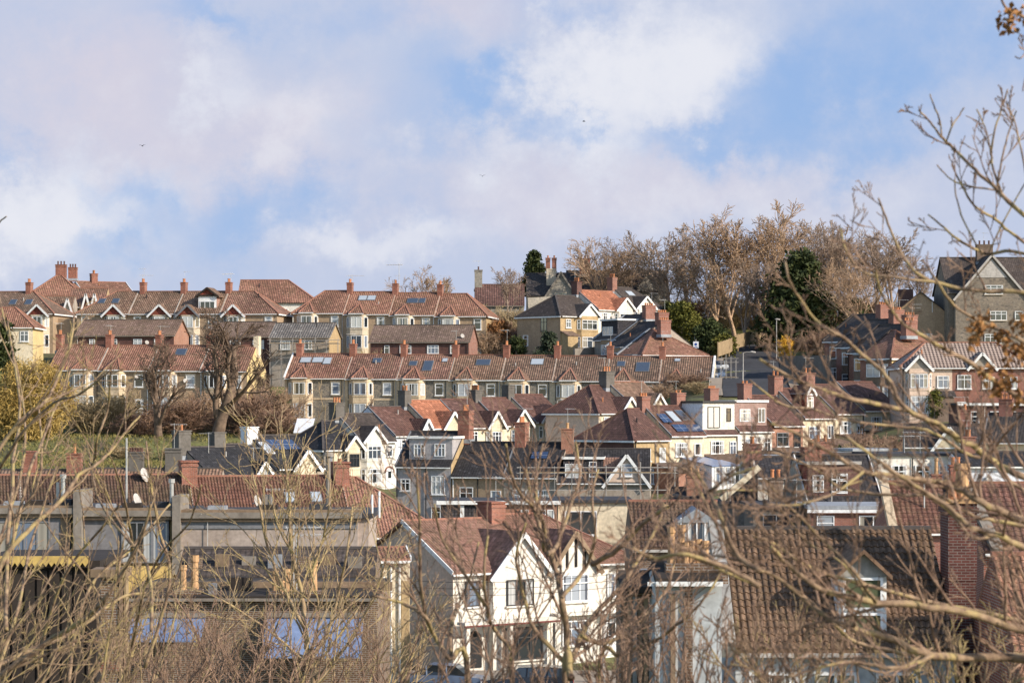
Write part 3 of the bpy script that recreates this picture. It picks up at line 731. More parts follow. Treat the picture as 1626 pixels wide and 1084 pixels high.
h = victorian('skyline terrace house with a white-edged red gablet, chimneys at both ends of its plain roof', G, 205, 278, 497, YT, 'g', False, 'tile_brown', bayroof='gable', chx=.7)
h.aerial(.6, h=2.6, arm=1.6, r=.03)
h = victorian('skyline terrace house with a dark-edged gablet and a timber loft dormer in its roof', G, 278, 350, 497, YT, 'g', True, 'tile_brown', bayroof='gable', barge='frame_grey')
h.dormer(3.2, 5.9, 5.9, 8.3, .9, 4.2, 'paint_white', 'felt', 'wood_dark', 'cladding_pink', ((4.55, 6.2, 2.2, 1.3, 3, False, 'frame_white'),))
h.gablet(3.0, 6.1, 8.3, 1.15, .85, 3.5, 'tilehang_red', 'tile_brown', 'wood_dark')
h = victorian('red-roofed hip-ended house closing the right end of the left skyline terrace', G, 350, 440, 497, YT, 'hr', True, 'tile_red', bayroof='gable')
h.aerial(.3, h=2.8, arm=1.8, r=.03, az=2.6)
# bigger roofs behind it
h = House('tall brick-red hipped roof with two big chimneys standing above the left terrace', 'house', 'detached houses behind the terraces', 42, 130, 470, 372, 0, 9, 6, 3.6, 'hh', 'render_tan', 'tile_red', name='detached_house', hip=4.3)
h.chimney(4.4, 4.5, 2.0, 1.0, 1.6, 'brick_chim', 4, h=1.7) if False else h.chimney(4.5, 4.5, 1.6, 1.0, 1.4, 'brick_chim', 3, 'pot_dark')
h.chimney(6.2, 5.2, 1.3, 1.0, 1.0, 'brick_chim', 3, 'pot_dark')
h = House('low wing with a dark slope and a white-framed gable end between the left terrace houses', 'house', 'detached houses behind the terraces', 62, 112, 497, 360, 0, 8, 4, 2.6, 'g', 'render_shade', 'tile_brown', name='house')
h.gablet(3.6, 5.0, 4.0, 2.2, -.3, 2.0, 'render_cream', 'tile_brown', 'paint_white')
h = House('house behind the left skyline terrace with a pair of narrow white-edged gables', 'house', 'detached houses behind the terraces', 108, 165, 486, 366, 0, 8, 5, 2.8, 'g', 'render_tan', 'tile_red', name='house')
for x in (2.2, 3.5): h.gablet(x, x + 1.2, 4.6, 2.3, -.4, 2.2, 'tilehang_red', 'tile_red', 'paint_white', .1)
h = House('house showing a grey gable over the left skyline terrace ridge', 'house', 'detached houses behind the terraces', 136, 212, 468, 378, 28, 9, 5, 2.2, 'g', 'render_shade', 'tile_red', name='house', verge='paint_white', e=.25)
h.chimney(2.8, 4.5, 1.0, 1.0, 1.3, 'brick_chim', 2)
h = House('wide hipped tiled roof over white walls, highest roof between the two skyline terraces', 'house', 'detached houses behind the terraces', 376, 503, 479, 385, 0, 10, 6, 3.6, 'hr', 'render_white', 'tile_rust', name='detached_house', gutter='black', hip=5)
h.win(7.5, 3.6, 1.3, 1.3, 2, True, sill='paint_white'); h.pipe(5.4, 'black')
# T10: the hipped terrace in the middle of the skyline
G = 'red-tiled hipped terrace in the middle of the skyline'
S = [(466, 545, 'hl', 'left-hand hip-ended house of the red skyline terrace, without any rooflight', ()),
     (545, 618, 'g', 'red skyline terrace house with a pair of rooflights beside its chimney', ((2.2, .7, 1.1, 1.1, 'skylight_pale'), (3.5, .7, 1.1, 1.1, 'skylight_pale'))),
     (618, 690, 'g', 'red skyline terrace house with one large and one small dark rooflight under the tall aerial', ((2.9, .62, 1.5, 1.1, 'skylight'), (4.3, .62, .8, 1.1, 'skylight'))),
     (690, 772, 'hr', 'right-hand hip-ended house of the red skyline terrace with a sunlit side wall', ())]
for i, (a, b, k, lab, rl) in enumerate(S):
    h = victorian(lab, G, a, b, 496 + i * 1.6, YT - 3, k, True, 'tile_red', 'render_brown', bayroof='hip', rl=rl, chim=i > 0, party=i > 0, fill='tilehang_red', hip=3.6)
    if i == 3: h.patch({'r': 'render_tan'})  # lighter side tone puts its sunlight into the colour
    if i == 1: h.aerial(.3, h=2.6, arm=1.8, r=.035)
    if i == 2: h.aerial(.5, h=4.4, arm=2.0, r=.04, az=2.9)
# low brick houses below the skyline
G = 'low brick houses with dull brown roofs below the skyline'
def lowhouse(label, p1, p2, pe, Y, wins, roof='tile_dull', wall='brick_dark', rh=2.0, D=7, side=None, H=4.6):
    h = House(label, 'house', G, p1, p2, pe, Y, -9, D, H, rh, 'g', wall, roof, ridge='ridge_dark', name='house', gutter='concrete', e=.25, side=side)
    for (f, w, n) in wins: h.win(h.W * f, H - 1.7, w, 1.15, n, True)
    return h
lowhouse('long low brick house with a dull brown roof and a sunlit orange right gable', 122, 276, 532, 333, ((.16, .8, 2), (.36, 1.6, 3), (.63, 1.2, 2), (.83, .8, 1)), side={'r': 'brick_orange'}, rh=2.1)  # orange brick puts the sun on the right gable into its colour
h = lowhouse('brick house with a plain brown roof left of the scaffolded grey-roofed house', 330, 427, 534, 338, ((.45, 1.5, 3), (.83, 1.6, 3)), H=6.5)
h = lowhouse('grey-tiled house with scaffolding along its eaves', 430, 522, 535, 330, ((.62, 1.5, 3), (.25, 1.4, 2)), 'tile_grey', 'render_shade', 1.9, 7, {'r': 'render_tan'}, 6.6)
h.win(3.4, 1.0, 1.8, 1.2, 3, True)
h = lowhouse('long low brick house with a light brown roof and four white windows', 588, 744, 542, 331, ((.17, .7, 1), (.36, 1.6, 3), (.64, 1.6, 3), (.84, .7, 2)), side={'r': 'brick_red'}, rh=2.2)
h.dish(h.W * .93, .5, 5.3, .3)
# small hipped house far left, full sun put into the yellow of its side wall
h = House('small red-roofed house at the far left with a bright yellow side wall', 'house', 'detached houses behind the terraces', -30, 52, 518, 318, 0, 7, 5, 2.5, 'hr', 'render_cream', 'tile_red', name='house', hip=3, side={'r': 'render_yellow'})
h.win(h.W - 1.1, 3.0, 1.1, 1.35, 2, True)
# the house at the right of the skyline terrace: stone, with a tall stack
h = House('dark-roofed grey house with a tall stone chimney standing on its left gable', 'house', 'stone buildings on the hilltop', 754, 832, 484, 378, 0, 9, 6, 3.3, 'g', 'stone_grey', 'tile_maroon', name='stone_house', gutter='concrete', e=.1)
h.chimney(.5, 4.5, 1.2, 1.4, 2.3, 'stone_grey', 1, 'pot_dark', cap='stone_grey')
h.win(2.4, 3.4, 1.0, 1.2, 2, False)
# old stone house with tall red stacks
YS = 384
h = House('old grey stone house with a pointed gable, slate roof and clustered tall red chimneys', 'house', 'stone buildings on the hilltop', 836, 900, 468, YS, 0, 10, 8, 3.6, 'g', 'stone_grey', 'slate_warm', name='stone_house', gutter=None)
h.gablet(2.9, 8.0, 7.6, 4.0, -.7, 6, 'stone_grey', 'slate_warm', 'concrete', .2)
m = MB(); m.box(2.9, -.7, -3, 8.0, -.003, 7.6); m.build('gable_wall', 'stone_grey', h.root)
put_window(h.root, (5.4, -.72, 6.6), 0, 2.0, 1.7, 3, True, 'bath_pale', 'bath_pale')
c = MB(); c.box(3.2, 2.0, 8, 4.7, 3.2, 12.3); st = c.build('chimney_base', 'bath_pale', h.root)
for i in range(4): h.chimney(3.45 + (i % 2) * 1.0, 2.3 + (i // 2) * .6, .7, .5, 1.4, 'brick_chim', 1, 'pot_clay', z=12.5, poth=.4)
h = House('slate-roofed stone range behind the bare trees with a wide red chimney at its left end', 'house', 'stone buildings on the hilltop', 900, 1060, 462, YS + 6, 0, 10, 7, 3.4, 'g', 'stone_grey', 'slate_warm', name='stone_house', gutter=None)
h.chimney(3.0, 2.5, 1.7, 1.2, 1.9, 'brick_chim', 3, 'pot_dark'); h.gablet(11.0, 15, 7, 3, -.3, 5, 'stone_grey', 'slate_warm', None)
# semi-detached houses stepping up to the right
G = 'gabled semi-detached houses below the stone house'
def semi(label, G, p1, p2, pe, Y, th, kind, wall, roof, D=8, H=5.2, rh=2.7, gab='render_white', bayx=(.45, .98), bay='square', side=None, frame='frame_white', gh=1.7, bayroof=None, wx=.2, gab_barge='paint_white', lower=True, chim=None, ridge='ridge_red', apron=None, party=True, hip=None, chx=0.0, chh=1.4, wwid=1.0, proj=.6, fw=3, name='semi_detached_house', door=True, chw=1.0, gutter='paint_white', verge=None, pots=3, pot='pot_clay'):
    h = House(label, 'house', G, p1, p2, pe, Y, th, D, H, rh, kind, wall, roof, ridge=ridge, name=name, party=(0.0,) if party and kind == 'g' else (), side=side, hip=hip, gutter=gutter)
    W = h.W
    if bayx:
        b0, b1 = W * bayx[0], W * bayx[1]
        lv = ((.7, 1.5), (3.25, 1.35)) if lower else ((3.25, 1.35),)
        h.bay(b0, b1, H - .05, proj, .4, wall, lv, None, fw=fw, frame=frame, apron=apron, tr=True)
        h.gablet(b0 - .05, b1 + .05, H - .05, gh, -proj - .02, 3.4 + proj, gab, bayroof, gab_barge, .22)
    if wx is not None:
        h.win(W * wx, 3.45, wwid, 1.2, 1 if wwid < .9 else 2, True, frame)
        if door and lower: h.door(W * wx, .95, 2.1, frame)
    if chim: h.chimney(chx, None, chw if h.W * 0 + 1 and chw else 1.0, 1.1, chh, chim, pots, pot)
    return h
h = semi('hip-roofed brown rendered semi with its long side wall in shade, left of the orange roof', G, 890, 950, 500, 338, 45, 'hl', 'render_tan', 'slate_warm', 8.5, rh=2.9, side={'l': 'render_brown'}, bayx=(.42, .95), wx=.2, hip=3.4, chim=None, party=False)  # browner left wall puts its shade into the colour
h.win(3.2, 2.9, 1.2, 2.0, 2, True, 'frame_dark', None, 'l'); h.win(6.8, .9, 1.0, 1.6, 1, True, 'frame_white', None, 'l')
h.ext('porch', .15, 2.2, -1.3, 0, 2.35, 2.9, 'render_tan', 'tile_dull')
semi('hilltop semi with a new orange tiled roof and white gable', G, 948, 1004, 490, 344, 45, 'g', 'render_white', 'tile_orange', 8.0, rh=2.7, chim='brick_dark', bayx=(.48, .98), wx=.22, chh=1.2)
semi('hilltop semi with a grey roof and a white boarded gable, right of the orange roof', G, 1004, 1056, 488, 352, 45, 'hr', 'render_white', 'slate_warm', 8.0, rh=3.0, chim='brick_red', wx=.85, hip=3.2, bayx=(.05, .6)).rooflight(2.5, .7, 1.3, 1.0, 'skylight_pale')
# row seen end-on: hipped red end roof and stepped party parapets
G = 'row of houses running downhill from the road, seen end-on'
for i, (lab, ym) in enumerate([('nearest house of the end-on row, with a red-tiled triangular hipped end', 0), ('second house of the end-on row, dark roof slope between parapets', 1), ('third house of the end-on row, a dark boxy loft dormer on its slope', 2)]):
    pr = 1004 - i * 19
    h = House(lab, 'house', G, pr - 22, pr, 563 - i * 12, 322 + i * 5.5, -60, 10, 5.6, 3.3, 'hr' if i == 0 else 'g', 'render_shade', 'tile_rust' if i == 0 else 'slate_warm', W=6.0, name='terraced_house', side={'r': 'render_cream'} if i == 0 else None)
    h.chimney(h.W - 2.6 if i == 0 else h.W, None, .95, 1.6, 1.2, 'brick_red', 4, 'pot_clay', poth=.35)
    v = MB()
    for x in (0.0,): v.beam((x, -.3, h.ze + .08), (x, 5, h.zr + .08), .35, .22)
    v.build('parapet', 'lead', h.root)
    if i == 2: h.dormer(.8, 5.0, 5.7, 8.2, .6, 4.2, 'cladding_dark', 'tile_rust', 'paint_white', None, ((2.5, 6.1, 2.6, 1.2, 3, False, 'frame_white'),))
    h.bay(2.2, 5.2, 5.4, .7, .6, 'render_brown', ((.8, 1.5), (3.4, 1.4)), 'flat')

# ------------------------------------------------------------------ the long rubble-stone terrace across the middle
G = 'long rubble-stone terrace across the middle of the hill'
xs = [452, 548, 630, 713, 795, 877, 962, 1046, 1131]
LB = ['left end house of the long stone terrace, white-edged bay gable and three pale rooflights', 'long-terrace house second from its left end, single small rooflight left of a parapet',
      'long-terrace house with a tall blue loft window and a small rooflight', 'long-terrace house with one dark wide rooflight, right of the tall blue loft window',
      'long-terrace house with a pale rooflight above the cream hip-roofed houses', 'long-terrace house with a plain brown roof and no rooflight at all',
      'long-terrace house with a large blue loft window and a small one beside it', 'right end house of the long terrace with a pale sunlit gable end']
RL = [((2.0, .72, 1.3, 1.1, 'skylight_pale'), (3.6, .72, 1.3, 1.1, 'skylight_pale'), (4.9, .68, .9, 1.4, 'skylight_pale')), ((3.5, .72, 1.0, .9, 'skylight'),), ((1.6, .62, .9, .9, 'skylight'), (3.6, .52, 1.1, 2.2, 'skylight'), (5.6, .75, .6, .7, 'skylight_pale')),
      ((3.9, .68, 1.7, 1.2, 'skylight'),), ((4.2, .72, 1.5, 1.2, 'skylight_pale'),), (), ((1.6, .68, .9, 1.0, 'skylight'), (4.4, .55, 1.6, 2.0, 'skylight')), ((2.0, .85, .6, .5, 'skylight_pale'),)]
for i in range(8):
    pe = 599 + i * .85
    rf = ['tile_rust', 'tile_rust', 'tile_rust', 'tile_brown', 'tile_brown', 'tile_brown', 'tile_brown', 'tile_brown'][i]
    h = victorian(LB[i], G, xs[i], xs[i + 1], pe, 309, 'g', True, rf, 'rubble', 'bath', 'hip', 'tilehang_red', 9, 5.9, 3.0, RL[i], True, i != 0, rhh=1.55, chx=.05 if i else .9)
    h.band(3.05, .22); h.band(5.62, .2)
    for (x0, x1) in ((0, .35), (h.W - .35, h.W)): h.box('quoin', x0, -.06, -2, x1, -.002, 5.6, 'bath')
    if i == 0:
        b = MB(); b.beam((0, -.35, h.ze), (0, 4.5, h.zr), .2, .25); b.build('bargeboard', 'paint_white', h.root)
    if i in (0, 1): h.pipe(h.W - .1, 'grey_light')
    if i == 3: h.pipe(h.W - .1, 'black')
    if i == 7:
        h.patch({'r': 'render_cream'})
        b = MB(); b.beam((h.W, -.35, h.ze), (h.W, 4.5, h.zr), .25, .28); b.build('bargeboard', 'paint_white', h.root)

# terrace on the left behind the bare trees
G = 'red-roofed terrace at the left behind the bare trees'
xs = [76, 156, 236, 318, 392]
LB = ['left end house of the red-roofed left terrace, half hidden by the golden shrub', 'left-terrace house with a pointed bay roof beside the golden shrub', 'left-terrace house behind the thinner of the two bare trees', 'right end house of the left terrace with a bright cream gable and buttress']
for i in range(4):
    h = victorian(LB[i], G, xs[i], xs[i + 1], 586 + i * .6, 300, 'g', i != 0, ['tile_red', 'tile_red', 'tile_red', 'tile_red'][i], 'render_brown', 'bath', 'hip', 'tilehang_red', 9, 5.9, 3.0,
                  ((3.2, .72, 1.2, 1.3, 'skylight'),) if i == 2 else (), True, i != 0, rhh=1.6, chx=0)
    if i == 3:
        h.patch({'r': 'render_yellow'}); h.box('buttress', h.W, 1.5, -2, h.W + 1.4, 3.2, 3.2, 'render_yellow'); h.box('gable_stack', h.W - .3, 4.2, 7.5, h.W + .35, 5.4, 10.2, 'render_cream')  # yellow puts the warm sun into the gable and buttress colour

# ------------------------------------------------------------------ row of gabled semis climbing from the left to the right in the centre
G = 'gabled cream and white semis stepping up the hill in the centre'
TH = 46
h = semi('black hip-roofed semi with dark window frames at the low end of the stepped row', G, 514, 571, 712, 250, TH, 'hl', 'render_cream', 'slate', 7.2, rh=2.7, bayx=(.5, .98), wx=.16, frame='frame_dark', side={'l': 'render_pink'}, hip=3.0, gab='render_cream', gh=1.3, ridge='ridge_dark', party=False, door=False, pots=0)
h.box('quoin', -.04, -.05, -1, .3, .02, 5.0, 'rubble'); h.box('quoin', -.06, .02, -1, -.032, .4, 5.0, 'rubble')
h.ext('porch', .2, 2.4, -1.2, 0, 2.3, 2.8, 'render_cream', 'tile_maroon')
h = semi('white gabled semi with an arched doorway and slate roof, right of the black hipped roof', G, 571, 628, 699, 254, TH, 'g', 'render_white', 'slate_warm', 7.2, rh=2.7, bayx=(.02, .58), wx=.82, chim='chim_grey', gh=1.5, ridge='ridge_dark', gab='render_white', wwid=.8, chh=1.2, chw=1.2, pot='pot_clay', pots=3)
m = MB(); m.prism([(4.1, -.1), (5.1, -.1), (5.1, -.02), (4.1, -.02)], 0, .1); 
arch = MB(); cxx = h.W * .82
arch.tube([Vector((cxx + .62 * math.cos(a), -.08, 1.75 + .62 * math.sin(a))) for a in [math.pi * i / 10 for i in range(11)]], [.09] * 11, 5); arch.build('door_arch', 'brick_red', h.root)
h = semi('white semi with a smooth dark brown roof and white gable, left of the orange roof', G, 625, 684, 690, 258, TH, 'g', 'render_bluewhite', 'tile_maroon', 8.2, rh=2.9, bayx=(.6, .99), wx=.3, chim=None, gab='render_bluewhite', ridge='ridge_dark', wwid=1.3, fw=2)
h = semi('cream semi with a bright orange roof and orange-roofed gable', G, 683, 738, 678, 262, TH, 'g', 'render_cream', 'tile_orange', 8.0, rh=2.8, bayx=(.3, .8), wx=None, chim='chim_grey', gab='render_cream', chh=1.1, pots=2)
h.win(h.W * .9, 3.5, .8, 1.0, 2, True)
h = semi('cream semi with a purplish brown roof, right of the orange roof', G, 738, 796, 677, 266, TH, 'g', 'render_cream', 'tile_maroon', 8.0, rh=2.9, bayx=(.55, .98), wx=.25, gab='render_cream', chim=None)
h = semi('cream semi with a brown roof and a grey chimney crowded with red pots', G, 795, 846, 674, 270, TH, 'g', 'render_cream', 'tile_maroon', 8.0, rh=2.9, bayx=(.3, .85), wx=None, chim='chim_grey', gab='render_cream', chh=0.9, pots=5)
h = semi('top cream semi of the stepped row with a tan gable over a three-sided bay', G, 848, 902, 668, 274, TH, 'g', 'render_cream', 'tile_maroon', 8.2, rh=2.9, bayx=(.12, .66), wx=.84, gab='render_tan', chim='chim_grey', chh=1.1, pots=0)
# second pair
G = 'hip-roofed pair right of the stepped row'
h = semi('cream house with a steep maroon hipped roof and pinkish side wall in shade', G, 951, 1008, 654, 268, 50, 'hl', 'render_cream', 'tile_maroon', 7.6, rh=2.9, bayx=(.5, .98), wx=.2, gab='render_cream', side={'l': 'render_pink'}, hip=3.2, party=False)
h = semi('house with a brown roof and cream gable right of the maroon hipped roof', G, 1008, 1066, 648, 272, 50, 'g', 'render_cream', 'tile_brown', 8.0, rh=2.9, bayx=(.3, .75), wx=None, gab='render_cream', chim='chim_grey', chh=1.2, chw=1.5)

# ------------------------------------------------------------------ row with loft dormers, right of centre
G = 'terrace with loft conversions right of the centre'
TH2 = 38
h = House('dark hip-roofed end house with a red brick side and tan rear wall', 'house', G, 1007, 1062, 697, 240, TH2 + 6, 8.2, 5.4, 2.9, 'hl', 'render_tan', 'tile_maroon', side={'l': 'brick_dark'}, hip=3.4, name='end_terrace_house')
h.win(h.W * .3, 3.2, 1.6, 1.25, 3, True); h.win(h.W * .8, 3.1, .9, 1.4, 1, True); h.win(1.0, .9, .8, 1.3, 2, True); h.win(3.0, .9, 1.6, 1.5, 3, True); h.pipe(h.W * .6, 'grey_light')
h.ext('lean_to', h.W * .55, h.W + 1.2, -3.4, 0, 2.1, 2.9, 'brick_orange', 'tile_dull')
h = House('cream terrace house with solar panels and rooflights on a brown slope', 'house', G, 1063, 1118, 690, 244, TH2, 8, 5.4, 2.8, 'g', 'render_cream', 'tile_maroon', party=(0.0,), name='terraced_house')
h.win(h.W * .33, 3.2, 1.6, 1.35, 2, True); h.win(h.W * .8, 3.3, .9, 1.2, 1, False); h.chimney(0, None, 1.1, .9, 1.0, 'brick_red', 3, poth=.35)
h.solar(3.0, .22, 3.6, 1.2); h.solar(1.1, .55, 1.2, 1.5); h.rooflight(2.6, .62, .9, 1.7, 'skylight_pale'); h.rooflight(4.0, .66, .9, 1.6, 'skylight')
h.ext('conservatory', h.W * .35, h.W + .6, -4.5, -.01, 2.3, 3.0, 'frame_white', 'poly_roof')
for i in range(3): put_window(h.root, (h.W * .35 + 1.0 + i * 1.35, -4.52, .4), 0, 1.25, 1.8, 2, True, 'frame_white', None)
h = House('terrace house with a big white-rendered box dormer and a tall dark loft window', 'house', G, 1118, 1171, 688, 248, TH2, 8, 5.4, 2.9, 'g', 'render_cream', 'tile_maroon', party=(0.0,), name='terraced_house')
h.chimney(0, None, 1.2, 1.0, 1.2, 'brick_red', 2, poth=.3); h.dormer(.15, h.W - .1, 5.55, 8.6, .35, 4.4, 'render_white', 'felt', 'frame_dark', 'render_bluewhite', ((h.W * .35, 5.95, 1.7, 2.2, 2, False, 'frame_dark'), (h.W * .8, 6.6, .6, 1.4, 1, True, 'frame_dark')))
h.win(h.W * .38, 3.3, 1.8, 1.3, 3, True); h.win(h.W * .85, 3.2, .9, 1.35, 2, True)
h.ext('rear_extension', -.3, h.W * .9, -4.2, -.01, 2.3, 3.2, 'render_bluewhite', 'tile_dull')
put_window(h.root, (h.W * .4, -4.22, .2), 0, 2.6, 1.9, 3, False, 'frame_dark', None)
h = House('white terrace house topped by a pink brick loft dormer', 'house', G, 1171, 1226, 683, 252, TH2, 8, 5.4, 2.9, 'g', 'render_white', 'tile_maroon', party=(0.0,), name='terraced_house')
h.chimney(0, None, 1.2, 1.0, 1.4, 'brick_red', 4, poth=.3); h.dormer(.1, h.W - .3, 5.6, 8.4, .5, 4.4, 'brick_pink', 'felt', 'paint_white', None, ((h.W * .3, 6.3, 1.5, 1.3, 2, True, 'frame_white'), (h.W * .78, 6.2, 1.0, 1.5, 2, False, 'frame_white')))
h.win(h.W * .38, 3.2, 1.7, 1.35, 2, True); h.win(h.W * .85, 3.1, .9, 1.5, 2, True)
h.ext('rear_extension', .3, h.W, -4, -.01, 2.4, 3.2, 'render_white', 'slate_warm')
h = House('terrace house with an orange brick rear wall under a plain brown slope', 'house', G, 1226, 1275, 674, 256, TH2, 8.4, 5.4, 3.0, 'g', 'brick_orange', 'tile_maroon', party=(0.0,), name='terraced_house')
h.chimney(0, None, 1.2, 1.0, 1.3, 'brick_red', 2, poth=.3); h.win(h.W * .33, 3.1, 1.7, 1.45, 2, True, 'frame_grey'); h.win(h.W * .8, 3.0, 1.0, 1.6, 2, True, 'frame_dark')
h.ext('rear_extension', -.3, h.W + .4, -5, -.01, 1.8, 2.9, 'render_shade', 'tile_dull')
h = House('cream terrace house with a small pointed dormer in its brown roof', 'house', G, 1275, 1326, 662, 260, TH2, 8.4, 5.4, 3.0, 'g', 'render_cream', 'tile_maroon', party=(0.0,), name='terraced_house')
h.chimney(0, None, 1.3, 1.0, 1.4, 'brick_red', 2); h.win(h.W * .35, 3.0, 1.7, 1.4, 2, True); h.win(h.W * .85, 3.1, .9, 1.4, 2, False)
h.dormer(1.4, 2.7, 6.0, 7.8, 1.0, 3.5, 'tilehang_red', 'tile_maroon', 'paint_white', None, ((2.05, 6.3, 1.0, 1.3, 1, True, 'frame_white'),), .05); h.gablet(1.35, 2.75, 7.85, .9, .95, 2.5, 'tilehang_red', None, 'paint_white', .08)
h.ext('rear_extension', 1.5, h.W, -4, -.01, 2.3, 3.0, 'render_cream', 'tile_dull')
h = House('cream house under a long dark brown roof, second from the top of the loft row', 'house', G, 1326, 1371, 655, 264, TH2, 8.4, 5.4, 3.0, 'g', 'render_cream', 'tile_maroon', party=(0.0,), name='terraced_house')
h.chimney(0, None, 1.3, 1.0, 1.3, 'brick_red', 2); h.win(h.W * .35, 3.1, 1.7, 1.35, 3, True); h.win(h.W * .85, 3.1, .9, 1.3, 2, False); h.ext('rear_extension', .2, h.W * .9, -4, -.01, 2.3, 3.0, 'render_cream', 'tile_dull')
h = House('top cream house of the loft-conversion row, behind the crossing branches', 'house', G, 1371, 1428, 650, 268, TH2, 8.4, 5.4, 3.0, 'g', 'render_cream', 'tile_maroon', party=(0.0,), name='terraced_house')
h.win(h.W * .35, 3.1, 1.7, 1.5, 2, True); h.win(h.W * .85, 3.1, .9, 1.3, 2, False); h.ext('rear_extension', .2, h.W * .9, -5, -.01, 2.3, 3.0, 'render_cream', 'tile_dull')

# ------------------------------------------------------------------ grey rendered houses and loft under scaffolding
G = 'grey and dark-roofed rear terrace below the stepped row'
h = House('grey rendered house with a two-window grey loft dormer and white lattice windows', 'house', G, 629, 716, 738, 226, -18, 8, 6.0, 3.0, 'g', 'render_grey', 'slate', ridge='ridge_dark', party=(0.0,), name='terraced_house', side={'r': 'render_tan'})
h.dormer(1.1, h.W - .05, 6.1, 8.55, .55, 4.2, 'render_grey', 'felt', 'paint_white', None, ((2.1, 6.75, 1.05, 1.2, 3, True, 'frame_white'), (4.15, 6.8, 1.05, 1.2, 3, True, 'frame_white')))
h.win(.95, 3.6, .95, 1.1, 2, True); h.win(h.W * .77, 3.3, 1.35, 1.75, 3, True); h.win(h.W * .77, .5, 1.35, 1.7, 3, True); h.pipe(h.W * .55, 'black')
m = MB(); m.box(h.W * .56, -1.0, -2.5, h.W, -.002, 6.0); 
h.chimney(h.W, 4.2, 1.1, 1.4, 2.0, 'brick_chim', 3, 'pot_clay')
h = House('brown rendered house with a wide black slate roof, right of the grey rendered house', 'house', G, 718, 800, 754, 224.2, -18, 8, 5.8, 2.9, 'g', 'render_brown', 'slate', ridge='ridge_dark', name='terraced_house')
h.win(h.W * .28, 3.0, 1.3, 1.7, 2, True); h.win(h.W * .85, 3.6, 1.0, .8, 1, False); h.pipe(h.W * .5, 'black')
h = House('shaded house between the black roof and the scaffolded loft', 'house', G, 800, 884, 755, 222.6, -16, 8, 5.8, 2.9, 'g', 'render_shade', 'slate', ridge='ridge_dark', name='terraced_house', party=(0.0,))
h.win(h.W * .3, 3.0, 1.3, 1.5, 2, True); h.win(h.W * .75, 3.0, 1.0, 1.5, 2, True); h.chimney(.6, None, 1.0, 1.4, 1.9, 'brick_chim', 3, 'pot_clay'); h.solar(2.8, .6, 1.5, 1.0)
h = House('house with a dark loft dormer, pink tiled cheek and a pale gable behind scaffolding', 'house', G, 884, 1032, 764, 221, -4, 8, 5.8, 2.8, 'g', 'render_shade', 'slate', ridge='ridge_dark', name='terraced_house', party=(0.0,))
h.chimney(.8, 4, 1.1, 1.4, 1.9, 'brick_orange', 3, 'pot_buff'); h.dormer(.6, 4.2, 5.5, 7.9, .35, 4.2, 'cladding_dark', 'felt', 'paint_white', None, ((1.5, 6.1, 1.5, 1.3, 2, True, 'frame_white'), (3.3, 6.2, .7, 1.4, 1, True, 'frame_white')))
h.box('dormer_cheek', 4.23, .6, 5.5, 6.6, 4.2, 7.95, 'cladding_pink'); h.gablet(4.4, h.W - .1, 5.55, 2.7, -.25, 4.3, 'render_pink', 'slate', 'paint_white', .2)
put_window(h.root, (6.4, -.28, 6.3), 0, 1.0, 1.1, 1, False, 'frame_white', 'paint_white'); h.win(2.0, 2.6, 1.5, 1.5, 2, True); h.win(6.5, 2.6, 1.5, 1.5, 2, True)
# dark cottages low on the left
G = 'dark slate-roofed houses low on the left'
h = House('dark house with a white-capped chimney and solar panels on its slope', 'house', G, 440, 480, 742, 215, 44, 8, 5, 2.7, 'g', 'render_shade', 'slate', ridge='ridge_dark', name='terraced_house', W=5.4)
h.chimney(0, None, 1.2, 1.0, .8, 'chim_white', 0, cap='chim_white'); h.solar(2.6, .68, 3.2, 1.5); h.rooflight(.6, .6, .7, 1.6, 'skylight_pale', 'frame_white')
h.gablet(1.6, 4.4, 4.9, 1.6, -.5, 4, 'render_cream', None, 'paint_white'); h.bay(1.7, 4.3, 4.9, .5, .3, 'render_cream', ((2.9, 1.3),), None, frame='frame_white', fw=3)
h = House('black slate house with a small pale green gable, left of the solar-panelled roof', 'house', G, 388, 440, 757, 212, 44, 8, 5, 2.7, 'g', 'render_shade', 'slate', ridge='ridge_dark', name='terraced_house', W=5.6)
h.chimney(0, None, 1.2, 1.0, 1.1, 'chim_grey', 0); h.gablet(.6, 3.0, 4.8, 1.5, -.5, 4, 'render_bluegrey', None, 'paint_white'); h.aerial(1.8, 1, 5.6, 2.0, 1.2)
h = House('dark roof with a tall grey chimney at the left of the black slate house', 'house', G, 335, 390, 757, 209, 44, 8, 5, 2.4, 'g', 'render_shade', 'slate', ridge='ridge_dark', name='terraced_house', W=5.6)
h.chimney(-.2, None, 1.3, 1.0, 1.5, 'chim_grey', 1); h.aerial(2.0, 3, 7.0, 1.8, .9, 2.6)
h = House('low dark roof with a wide grey chimney bearing six red pots', 'house', G, 120, 345, 789, 196, 0, 8, 5, 2.1, 'g', 'render_shade', 'tile_brown', ridge='ridge_dark', name='terraced_house')
h.chimney(4.3, None, 1.2, .9, 1.4, 'chim_grey', 5, 'pot_dark', poth=.35); h.chimney(7.4, None, 1.3, 1.0, 1.7, 'chim_grey', 0)
h = House('low roof at the left with a brick chimney carrying one red pot', 'house', G, -30, 118, 789, 197, 0, 8, 5, 2.0, 'g', 'render_shade', 'tile_brown', ridge='ridge_dark', name='terraced_house')
h.chimney(3.2, None, 1.0, 1.0, 1.6, 'brick_chim', 0); h.chimney(6.9, None, 1.2, 1.0, 1.4, 'brick_chim', 1, 'pot_clay', poth=.8)

